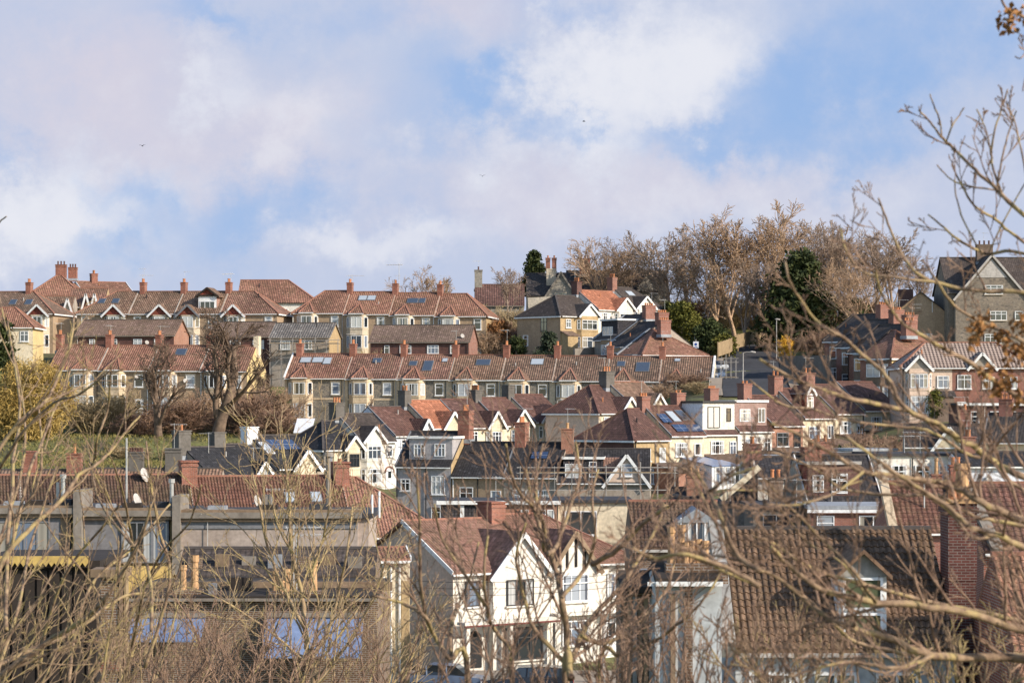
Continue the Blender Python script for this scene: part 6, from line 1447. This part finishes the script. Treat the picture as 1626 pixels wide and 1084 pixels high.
# right-hand tree: limbs sweep in from beyond the right edge
T = NearTree('bare_tree', 'large bare tree whose thick mossy limbs sweep in from the right edge', 1900, 14, 'bark_near', 2, GN, 'bark_red')
b = T.base
T.limb([(1960, 1120), (1930, 900), (1900, 620), (1880, 420), (1865, 250), (1880, 60), (1860, -120), (1875, -260)], 14, 14.8, 62, 4, 10, .7, root=True)
for (pts, y0, y1, w0, w1, tw, tl) in [
    ([(1905, 1075), (1760, 1030), (1626, 1000), (1500, 965), (1390, 955), (1310, 938), (1255, 900), (1225, 868)], 14, 12.5, 20, 7, 9, .55),
    ([(1910, 1110), (1740, 1062), (1600, 1044), (1480, 1040), (1405, 1010), (1340, 993), (1290, 962), (1235, 915), (1206, 905)], 14, 13, 20, 6, 9, .5),
    ([(1900, 960), (1760, 880), (1624, 826), (1560, 799), (1511, 769), (1454, 760), (1371, 748), (1327, 724), (1270, 690), (1225, 672)], 14, 12, 17, 5, 10, .5),
    ([(1895, 900), (1760, 820), (1626, 757), (1580, 734), (1542, 706), (1490, 675), (1438, 652), (1361, 636), (1304, 618), (1258, 600), (1206, 570)], 14.5, 12.5, 16, 5, 10, .5),
    ([(1890, 760), (1720, 690), (1588, 612), (1539, 574), (1490, 548), (1464, 532), (1438, 517), (1418, 496), (1397, 460), (1390, 425)], 14.5, 13, 13, 4, 9, .4),
    ([(1490, 672), (1438, 648), (1407, 597), (1366, 561), (1345, 540), (1320, 525), (1294, 507), (1268, 470), (1253, 445), (1247, 415)], 13.2, 12.2, 10, 4, 7, .35),
    ([(1885, 640), (1740, 590), (1626, 542), (1580, 520), (1542, 502), (1513, 483), (1488, 448), (1470, 420)], 14.5, 14, 11, 4, 7, .4),
    ([(1880, 500), (1740, 470), (1626, 464), (1542, 460), (1485, 448), (1454, 432), (1430, 400), (1410, 355), (1395, 315)], 15, 14.5, 12, 3.5, 8, .35),
    ([(1485, 448), (1420, 440), (1370, 432), (1345, 400), (1334, 360)], 14.5, 14.2, 6, 3, 5, .3),
    ([(1870, 520), (1740, 420), (1626, 341), (1583, 301), (1548, 270), (1512, 234), (1495, 217), (1478, 195), (1459, 175)], 15, 15, 12, 3, 6, .35),
    ([(1495, 217), (1492, 190), (1483, 168), (1477, 150)], 15, 15, 4, 2.5, 1, .1), ([(1503, 224), (1512, 200), (1522, 185), (1531, 171)], 15, 15.1, 4, 2.5, 1, .1),
    ([(1875, 560), (1740, 450), (1626, 385), (1583, 350), (1548, 327), (1524, 288), (1512, 261)], 15.2, 15.5, 9, 3, 6, .3),
    ([(1590, 305), (1578, 270), (1574, 245), (1579, 208), (1590, 175), (1600, 142)], 15, 15.1, 6, 2.5, 4, .25), ([(1574, 248), (1568, 215), (1560, 192), (1551, 174)], 15, 15, 4, 2.5, 2, .15),
    ([(1583, 300), (1590, 255), (1602, 210), (1614, 176)], 15, 15.2, 5, 2.5, 3, .2), ([(1640, 340), (1622, 240), (1610, 190), (1598, 165)], 15, 15, 5, 2.5, 3, .2),
    ([(1880, 560), (1720, 430), (1610, 400), (1565, 403), (1521, 380), (1495, 358), (1474, 341)], 15, 15.4, 10, 3, 6, .35), ([(1583, 302), (1540, 296), (1510, 285), (1488, 262)], 15, 15.2, 4, 2.5, 1, .1),
    ([(1560, 405), (1530, 350), (1518, 310), (1516, 285)], 15, 15, 4, 2.5, 2, .2), ([(1570, 400), (1600, 340), (1640, 270)], 15, 15, 4, 2.5, 2, .2),
    ([(1206, 905), (1170, 880), (1144, 820), (1123, 776), (1107, 752), (1082, 714)], 12, 12.4, 11, 4, 5, .3), ([(1126, 780), (1162, 755), (1200, 742)], 12.2, 12, 7, 4, 3, .3), ([(1371, 748), (1330, 780), (1270, 800), (1215, 800)], 12.4, 12, 6, 3, 4, .3),
    ([(1390, 955), (1350, 900), (1300, 850), (1250, 800), (1215, 760)], 13, 12, 8, 3, 5, .4), ([(1900, 1000), (1740, 900), (1626, 868), (1590, 850), (1545, 838), (1500, 800), (1452, 770), (1400, 735), (1340, 690)], 13, 11.8, 15, 5, 6, .45),
    ([(1480, 1040), (1420, 1060), (1340, 1050), (1250, 1075)], 13, 12.5, 9, 4, 5, .4), ([(1206, 930), (1150, 900), (1090, 880), (1040, 885), (1005, 870)], 12, 11.6, 10, 4, 6, .35)]:
    low = min(q[1] for q in pts) > 430
    if low:      # thinner companions crossing behind the main limbs
        for k in range(1):
            dx, dy = T.R.uniform(-80, 30), T.R.uniform(-60, 60); a = T.R.uniform(.55, 1.0); e = T.R.uniform(.8, 2.6)
            T.limb([(x + dx * i / len(pts), y + dy * i / len(pts) * a + T.R.gauss(0, 7)) for i, (x, y) in enumerate(pts)], y0 + e, y1 + e, w0 * .45, w1 * .6, tw, tl * .8, up=.35, tr=.55)
    T.limb(pts, y0, y1, w0 * (.85 if low else .72), w1 * .85, int(tw * 1.6) if min(q[1] for q in pts) > 430 else max(1, int(tw * .7)), tl * .85, up=.35, tr=.5)
T.done()
# dry leaves caught in it
def dry(label, spots, Y, n, seed, sz):
    rs = np.random.RandomState(seed)
    for (a, b, rx, k) in spots:
        c = np.array(P(a, b, Y)); q = rx / FPX * Y
        me = leaves('leaf_cluster', c + np.clip(rs.normal(size=(k, 3)), -1.5, 1.5) * np.array([q, q, q]) * .55, sz, 'leaf_dry', rs, .6, .6, fold=True)
        tag(link('leaf_cluster', me), label, 'leaves', 'dry leaves hanging on the bare tree')
dry('cluster of dry brown leaves caught on the limbs at the right edge', [(1556, 515, 18, 60), (1548, 540, 10, 26), (1590, 535, 14, 40), (1612, 560, 20, 70), (1600, 600, 16, 50), (1622, 515, 16, 46), (1580, 620, 12, 28), (1620, 632, 14, 36), (1566, 586, 10, 22)], 13.2, 4, 1, .042)
dry('small clump of dry brown leaves at the top right corner', [(1606, 30, 20, 60)], 14, 3, 2, .045)
T2 = NearTree('bare_tree', 'bare twig hanging in at the top right corner with dry leaves', 1850, 15, 'bark_red', 9, GN)
T2.limb([(1840, 900), (1830, 300), (1760, 120), (1680, 60), (1630, 30), (1600, 15), (1590, 0)], 14.4, 14, 14, 3, 2, .15, root=True)
T2.limb([(1680, 60), (1640, 70), (1622, 92), (1612, 90)], 14, 14, 3, 2, 1, .1); T2.limb([(1660, 60), (1632, 110), (1624, 145)], 14, 14, 3, 2, 0, .1); T2.done()
# left-hand thicket
T = NearTree('bare_tree', 'thicket of long pale bare stems fanning up from the bottom left corner', -60, 27, 'bark_near', 4, GN, 'bark_near')
for (pts, w0, w1, tw) in [
    ([(-70, 1120), (0, 1074), (84, 1013), (135, 982), (168, 948), (196, 905), (225, 850), (240, 800)], 11, 4, 8), ([(-40, 1000), (6, 889), (44, 842), (94, 798), (125, 754), (150, 739), (175, 717), (200, 685), (222, 660)], 9, 3, 8),
    ([(-50, 800), (0, 712), (41, 660), (70, 640), (88, 607), (101, 576), (112, 545), (118, 500)], 7, 3, 6), ([(-20, 780), (28, 698), (85, 640), (125, 627), (175, 588)], 6, 2.5, 5), ([(140, 745), (150, 729), (154, 698), (171, 651), (174, 613), (177, 580)], 5, 2.5, 4),
    ([(10, 1000), (12, 860), (19, 779), (22, 717), (31, 667), (30, 623), (20, 560), (12, 510)], 7, 3, 6), ([(10, 900), (47, 748), (63, 710), (85, 654), (102, 620), (112, 585)], 6, 2.5, 5), ([(240, 1000), (235, 900), (185, 836), (157, 792), (146, 745), (138, 700)], 6, 2.5, 5),
    ([(215, 900), (205, 830), (195, 780), (180, 735)], 5, 2.5, 4), ([(-60, 1084), (40, 1035), (110, 1005), (190, 950), (230, 940)], 9, 4, 5), ([(-40, 920), (20, 830), (60, 770), (66, 700), (60, 640)], 6, 3, 6),
    ([(230, 1060), (262, 960), (270, 900), (255, 850), (240, 770), (232, 700)], 6, 3, 6), ([(-10, 1084), (30, 960), (45, 880), (70, 800), (90, 740)], 6, 3, 6), ([(60, 1084), (75, 990), (110, 900), (160, 840), (190, 800)], 6, 3, 6),
    ([(110, 1084), (120, 1000), (150, 920), (210, 870), (270, 800)], 6, 3, 6), ([(195, 1084), (215, 1000), (230, 930), (262, 870), (300, 830), (320, 770)], 5, 2.5, 6), ([(-20, 900), (20, 800), (40, 700), (30, 600), (5, 500), (-5, 440)], 5, 2, 4), ([(-30, 420), (-5, 360), (10, 344)], 3, 2, 0)]:
    T.limb(pts, T.R.uniform(23, 30), T.R.uniform(22, 30), w0, w1, max(0, tw // 2), .8, up=.5, tr=.6, root=False)
T.shoots(40, (-120, 190), 1110, (120, 290), (.42, .3), (22, 32), (2.5, 5))
T.done(.004)
# shrub in the left centre, crisp pale stems
T = NearTree('bare_tree', 'slender pale young tree with fine twigs left of the cream house end', 498, 40, 'bark_yellow', 6, GN, 'bark_yellow')
for (pts, w0, w1, tw, rt) in [([(498, 1090), (490, 1046), (484, 999), (480, 948), (464, 878), (460, 808), (456, 760), (450, 710)], 11, 2.5, 16, True), ([(490, 1046), (520, 1004), (538, 940), (552, 870), (560, 800)], 7, 2.5, 9, False), ([(484, 999), (450, 930), (425, 870), (412, 800), (400, 745)], 6, 2.5, 9, False),
                              ([(480, 948), (505, 880), (520, 820), (525, 760)], 5, 2, 8, False), ([(494, 1060), (440, 1010), (390, 975), (350, 950)], 5, 2, 8, False), ([(500, 1080), (560, 1010), (600, 930), (620, 860)], 6, 2.5, 9, False), ([(464, 878), (440, 830), (430, 770)], 4, 2, 6, False)]:
    T.limb(pts, 40, 40 + T.R.uniform(-1, 1), w0, w1, tw, 1.3, up=.35, root=rt, tr=.5)
T.done(.0055)
T = NearTree('bare_shrub', 'tangled brown thicket along the bottom left of centre', 400, 36, 'bark_red', 7, GN, 'bark_red', 'shrub')
T.shoots(70, (190, 640), 1110, (80, 190), (.1, .5), (33, 39), (2, 4.5), wob=.1); T.done(.005)
T = NearTree('bare_shrub', 'straw-coloured shoots rising along the bottom before the canopies', 330, 38, 'bark_yellow', 17, GN, 'bark_yellow', 'shrub')
T.shoots(34, (210, 660), 1110, (110, 250), (.25, .4), (35, 41), (2, 4.5), wob=.07); T.done(.005)
# centre tree, slightly out of focus
T = NearTree('bare_tree', 'bare tree with forked knobbly stems in front of the white gabled house', 905, 19, 'bark_near', 8, GN, 'bark_red')
for (pts, w0, w1, tw, rt) in [
    ([(900, 1100), (908, 1050), (922, 1009), (947, 972), (985, 932), (1012, 889), (1036, 850), (1055, 800)], 12, 4.5, 7, True), ([(907, 1077), (901, 1015), (892, 948), (883, 908), (867, 861), (855, 831), (846, 800), (835, 745)], 12, 4, 7, False),
    ([(865, 874), (859, 820), (828, 786), (813, 755), (803, 705)], 8, 3.5, 4, False), ([(870, 880), (888, 858), (908, 794), (921, 755), (914, 700)], 8, 3.5, 4, False), ([(858, 850), (852, 800), (852, 755), (862, 705)], 7, 3.5, 4, False),
    ([(745, 1095), (714, 1046), (689, 1009), (674, 978), (637, 957), (590, 945)], 10, 4, 6, True), ([(674, 978), (668, 923), (666, 830), (662, 750)], 7, 3, 6, False), ([(815, 1095), (815, 1040), (784, 997), (772, 954), (769, 900), (775, 850)], 9, 3.5, 6, True),
    ([(770, 960), (730, 900), (700, 850), (690, 800)], 6, 3, 5, False), ([(714, 1046), (720, 980), (745, 920), (760, 860)], 6, 3, 5, False), ([(907, 1060), (850, 1000), (830, 940), (820, 880), (835, 830)], 8, 3, 5, False), ([(940, 895), (981, 871), (1020, 832), (1061, 804)], 9, 6, 3, False),
    ([(923, 1009), (960, 1020), (1010, 990), (1060, 930), (1075, 860)], 8, 3, 6, False), ([(892, 948), (930, 900), (945, 850), (940, 790), (950, 745)], 7, 3, 5, False), ([(950, 1095), (990, 1040), (1050, 1010), (1110, 960), (1150, 900)], 9, 3, 6, True)]:
    T.limb(pts, 18.5 + T.R.uniform(-.6, .6), 18.5 + T.R.uniform(-.8, .8), w0, w1, tw, .6, up=.45, root=rt, tr=.55)
T.shoots(30, (640, 1080), 1110, (90, 230), (.0, .4), (17, 21), (2.5, 5)); T.done(.0035)
T = NearTree('bare_shrub', 'pinkish out-of-focus thicket before the blue-grey rendered wall', 1090, 17, 'bark_red', 12, GN, 'bark_red', 'shrub')
T.shoots(36, (960, 1330), 1115, (90, 230), (-.1, .4), (15, 19), (2.5, 5)); T.done(.0032)
T = NearTree('bare_shrub', 'low tangle of yellowish twigs along the bottom right below the limbs', 1400, 16, 'bark_near', 14, GN, 'bark_near', 'shrub')
T.shoots(46, (1190, 1640), 1120, (60, 180), (-.2, .5), (15, 19), (2.5, 5)); T.done(.0032)

# ------------------------------------------------------------------ street furniture, scaffolds, cars, birds
def scaffold(label, a, b, z0, levels, nx, depth, ang=0.0, lift=1.9, boards=(1,)):
    """tubes from world point a to b along the front; levels of ledgers"""
    L = (b - a).length; t = thing('scaffold', label, 'scaffold', a, math.atan2(b.y - a.y, b.x - a.x), 'scaffolding on the houses'); r = .03
    for i in range(nx + 1):
        for y in (0, depth):
            m = MB(); m.tube([Vector((L * i / nx, y, z0)), Vector((L * i / nx, y, lift * levels + rnd.uniform(.3, 1.0)))], [r, r], 6); m.build('standard', 'scaffold_tube', t, uv=False)
    for k in range(1, levels + 1):
        for y in (0, depth):
            for dz in (0,) if k < levels else (0, .5):
                m = MB(); m.tube([Vector((-.3, y, k * lift + dz)), Vector((L + .3, y, k * lift + dz))], [r, r], 6); m.build('ledger', 'scaffold_tube', t, uv=False)
        if k in boards: m = MB(); m.box(-.1, .05, k * lift + .05, L + .1, depth - .05, k * lift + .11); m.build('boards', 'wood', t)
    for i in range(0, nx, 2):
        m = MB(); m.tube([Vector((L * i / nx, 0, .2)), Vector((L * (i + 1) / nx, 0, lift))], [r, r], 6); m.build('brace', 'scaffold_tube', t, uv=False)
    return t
a = P(428, 590, 327); b = P(536, 590, 327); scaffold('scaffold along the eaves of the grey-tiled house', a, b, -2, 2, 6, 1.2, boards=(2,))
a = P(1146, 648, 300); b = P(1168, 640, 300); scaffold('tall pale scaffold beside the sunlit end of the long stone terrace', a, b, -2, 3, 3, 1.4, boards=(2,))
a = P(826, 805, 214); b = P(1072, 805, 214); scaffold('long scaffold in front of the dark loft dormer and pale gable', a, b, -2, 2, 9, 1.1, boards=(2,), lift=1.5)
def lamp(label, px, pt, Y, arm=1.0, pb=None):
    p = base_at(px, Y) if pb is None else P(px, pb, Y); H = P(px, pt, Y).z - p.z
    t = thing('street_lamp', label, 'street lamp', p, 0, 'street lamps')
    m = MB(); m.tube([Vector((0, 0, -.5)), Vector((0, 0, 1.2)), Vector((0, 0, 1.3)), Vector((0, 0, H))], [.11, .11, .07, .05], 8); m.build('pole', 'grey_light', t, uv=False)
    m = MB(); m.tube([Vector((0, 0, H - .02)), Vector((arm * .5, 0, H + .12)), Vector((arm, 0, H + .1))], [.035, .03, .03], 6); m.build('arm', 'grey_light', t, uv=False)
    m = MB(); m.tube([Vector((arm - .1, 0, H + .1)), Vector((arm + .1, 0, H + .12)), Vector((arm + .5, 0, H + .06)), Vector((arm + .62, 0, H + .03))], [.04, .11, .11, .05], 8); m.build('lamp_head', 'grey_light', t, uv=False)
lamp('pale street lamp post standing in the hill road', 1180, 560, 290, .9, 640); lamp('tall thin lamp pole by the yellow flowering bush', 1233, 508, 330, -.1, 600); lamp('street lamp post behind the road sign at the road head', 1103, 528, 344, .6, 566)
lamp('lamp post in front of the right end of the maroon hipped roof house', 885, 636, 285, .3, 690); lamp('grey street lamp reaching over the street right of the white gabled pair', 958, 990, 128, 1.6, 1090)
# road sign: a white board with a round blue mark
p = P(1105, 568, 340); t = thing('road_sign', 'white square road sign with a blue round mark at the road head', 'sign', p)
m = MB(); m.cyl(0, 0, -.5, 2.6, .05); m.build('pole', 'grey_light', t, uv=False)
m = MB(); m.box(-.38, -.1, 1.35, .38, -.05, 2.3); bd = m.build('board', 'cloth_white', t)
m = MB(); m.extr_y([(.2 * math.cos(a) - .03, 1.9 + .2 * math.sin(a)) for a in [2 * math.pi * i / 14 for i in range(14)]], -.112, -.101); m.extr_y([(-.2, 1.45), (.2, 1.45), (.2, 1.56), (-.2, 1.56)], -.112, -.101); m.build('symbol', 'sign_blue', bd)
# fences and garden walls
def fence(name, label, pts, h, mat, cat, post=True, th=.06, cap=None):
    t = thing(name, label, cat, pts[0]); m = MB()
    for a, b in zip(pts[:-1], pts[1:]):
        a, b = a - pts[0], b - pts[0]; L = (b - a).length; n = max(1, int(L / .35))
        for i in range(n):
            q0 = a.lerp(b, i / n); q1 = a.lerp(b, (i + .94) / n); hh = h + rnd.uniform(-.03, .03); d = (q1 - q0).cross(Vector((0, 0, 1))).normalized() * th
            m.poly([q0, q1, q1 + Vector((0, 0, hh)), q0 + Vector((0, 0, hh))]); m.poly([q1 + d, q0 + d, q0 + d + Vector((0, 0, hh)), q1 + d + Vector((0, 0, hh))]); m.poly([q0 + Vector((0, 0, hh)), q1 + Vector((0, 0, hh)), q1 + d + Vector((0, 0, hh)), q0 + d + Vector((0, 0, hh))])
    m.build('panel', mat, t)
    if post:
        for p_ in pts:
            m = MB(); q = p_ - pts[0]; m.box(q.x - .07, q.y - .07, q.z - .5, q.x + .07, q.y + .07, q.z + h + .12); m.build('post', mat, t)
fence('wooden_fence', 'sunlit close-boarded wooden fence curving along the road head', [P(1140, 566, 326), P(1158, 560, 334), P(1172, 552, 344), P(1190, 547, 356), P(1208, 547, 364)], 1.9, 'wood', 'fence')
def gwall(label, pts, h, mat, th=.25):
    t = MB()
    for a, b in zip(pts[:-1], pts[1:]): t.beam(a + Vector((0, 0, h / 2 - .5)), b + Vector((0, 0, h / 2 - .5)), th, h + 1)
    tag(t.build('garden_wall', mat), label, 'wall', 'garden walls')
gwall('dark garden wall right of the hill road below the yellow bush', [P(1240, 606, 302), P(1275, 606, 296), P(1318, 606, 290)], 3.2, 'chim_grey')
gwall('garden wall in front of the long stone terrace', [P(452, 684, 292), P(700, 690, 292), P(900, 690, 292), P(1120, 690, 292)], 1.0, 'rubble')
gwall('low dark wall before the hip-roofed brown semi', [P(912, 572, 330), P(975, 566, 338)], 1.6, 'concrete')
gwall('stone garden wall below the old stone house', [P(838, 500, 366), P(905, 496, 372)], 2.6, 'stone_grey')
gwall('low wall across the bank at the left terrace gardens', [P(110, 676, 283), P(400, 672, 283)], .9, 'concrete')
gwall('brick garden wall right of the white gabled pair', [P(985, 1075, 126), P(1100, 1075, 126)], 1.3, 'brick_brown')
# tall tree-trunk-like timber fence panels beside the pair
# parked cars
def car(label, px, pb, Y, rz, paint, L=4.2, W=1.75, estate=False):
    t = thing('parked_car', label, 'car', P(px, pb, Y), RD(rz), 'parked cars'); hw = W / 2
    sec = [(-L / 2, .35, .62, .80), (-L / 2 + .12, .25, .78, .92), (-L / 2 + 1.0, .22, .90, .98), (-.35, .22, .95, 1.0), (.6, .22, .95, 1.0), (L / 2 - .5, .22, .95, .98), (L / 2 - .05, .28, .9, .9), (L / 2, .4, .75, .82)]
    m = MB(); ring = []
    for (x, zb, zt, wf) in sec:
        w = hw * wf; n = len(m.v); m.v += [(x, -w * .92, zb), (x, -w, (zb + zt) / 2), (x, -w * .93, zt), (x, w * .93, zt), (x, w, (zb + zt) / 2), (x, w * .92, zb)]; ring.append(n)
    for a, b in zip(ring[:-1], ring[1:]):
        for j in range(6): k = (j + 1) % 6; m.f.append((a + j, b + j, b + k, a + k)); m.m.append(0)
    m.f.append(tuple(ring[0] + j for j in range(6))); m.f.append(tuple(ring[-1] + j for j in reversed(range(6)))); m.m += [0, 0]
    body = m.build('body', paint, t, uv=False, smooth=False)
    cab = [(-1.15, .9, .9), (-.45, 1.42, .74), (.9, 1.46, .74), (L / 2 - (.25 if estate else .75), 1.35 if estate else 1.2, .74), (L / 2 - .12, .9, .86)]
    m = MB(); r2 = []
    for (x, z, wf) in cab: n = len(m.v); w = hw * wf; m.v += [(x, -w, z), (x, w, z)]; r2.append(n)
    for a, b in zip(r2[:-1], r2[1:]): m.f.append((a, a + 1, b + 1, b)); m.m.append(1 if (a in (r2[0], r2[-2])) else 0)
    for q in (0, 1):
        f = tuple(a + q for a in r2); m.f.append(f if q == 0 else tuple(reversed(f))); m.m.append(1)
    m.build('cabin', [paint, 'glass_dark'], t, uv=False)
    for x in (-.05, 1.0):
        m = MB()
        for sgn in (-1, 1): m.beam((x, sgn * hw * .9, .93), (x + .06, sgn * hw * .76, 1.42), .07, .04)
        m.build('door_pillar', paint, t, uv=False)
    for x in (-L / 2 + .8, L / 2 - .8):
        for y in (-hw + .08, hw - .08):
            w = MB(); w.tube([Vector((x, y - .1, .31)), Vector((x, y + .1, .31))], [.31, .31], 16); wo = w.build('wheel', 'tyre', t, uv=False)
            w = MB(); w.tube([Vector((x, y - .11, .31)), Vector((x, y + .11, .31))], [.19, .19], 12); w.build('rim', 'steel', wo, uv=False)
    for y in (-hw * .62, hw * .62):
        m = MB(); m.box(-L / 2 - .02, y - .16, .6, -L / 2 + .1, y + .16, .72); m.build('headlight', 'car_white', t, uv=False)
        m = MB(); m.box(L / 2 - .08, y - .14, .66, L / 2 + .02, y + .14, .84); m.build('tail_light', 'lamp_red', t, uv=False)
car('dark blue-grey hatchback parked before the white gabled house', 712, 1098, 125, 172, 'car_blue'); car('black estate car parked before the arched porch', 836, 1101, 124, 3, 'car_black', 4.7, 1.85, True)
car('pale silver-blue car parked at the roadside beside the sunlit terrace end', 1142, 590, 318, 70, 'car_silver'); car('blue car behind the silver-blue one on the hill road', 1137, 603, 306, 70, 'car_blue')
car('dark car parked below the left end of the long stone terrace', 458, 684, 284, 10, 'car_blue', 4.0); car('dark green-grey car parked before the left terrace shrubs', 148, 672, 284, 4, 'car_black')
car('white van-like car parked at the top of the hill road', 1196, 549, 374, 85, 'car_white')
# a white sheet on the slope, birds, ladder-like details
m = MB(); a, b, c, d = P(466, 686, 262), P(494, 686, 262), P(500, 664, 266), P(472, 664, 266)
m.slab([[a, b, c, d]], .08); tag(m.build('white_sheet', 'cloth_white'), 'crumpled white sheet of plastic by the left end of the long terrace', 'sheet')
def bird(label, px, py, Y, rz, up):
    m = MB()
    m.tube([Vector((-.14, 0, 0)), Vector((-.06, 0, .01)), Vector((.05, 0, 0)), Vector((.16, 0, .01))], [.01, .04, .04, .015], 6)
    for s in (-1, 1):
        m.slab([[(-.05, 0, .02), (-.07, s * .17, .02 + up * .5), (.02, s * .18, .02 + up * .5), (.06, 0, .02)], [(-.07, s * .17, .02 + up * .5), (0, s * .36, .02 + up * .4), (.02, s * .18, .02 + up * .5)]], .015)
    o = m.build('bird', 'bird_dark', None, P(px, py, Y), (0, 0, rz), uv=False); tag(o, label, 'bird', 'birds in the sky')
bird('tiny dark bird highest in the sky, right of centre', 927, 193, 230, .2, .1); bird('tiny dark bird in the left part of the sky', 226, 232, 230, 1.2, .2); bird('tiny dark bird lowest in the sky near the middle', 766, 280, 260, 1.5, .25)
# overhead wires along the street
m = MB()
for k in range(3): 
    pts = [Vector((-14 + 1.2 * i, 126 - .2 * k, 11.2 + .35 * k - .012 * (i * (20 - i)))) for i in range(21)]; m.tube(pts, [.012] * 21, 4)
tag(m.build('overhead_wire', 'black', uv=False), 'thin overhead wires strung across before the white gabled house', 'wire')
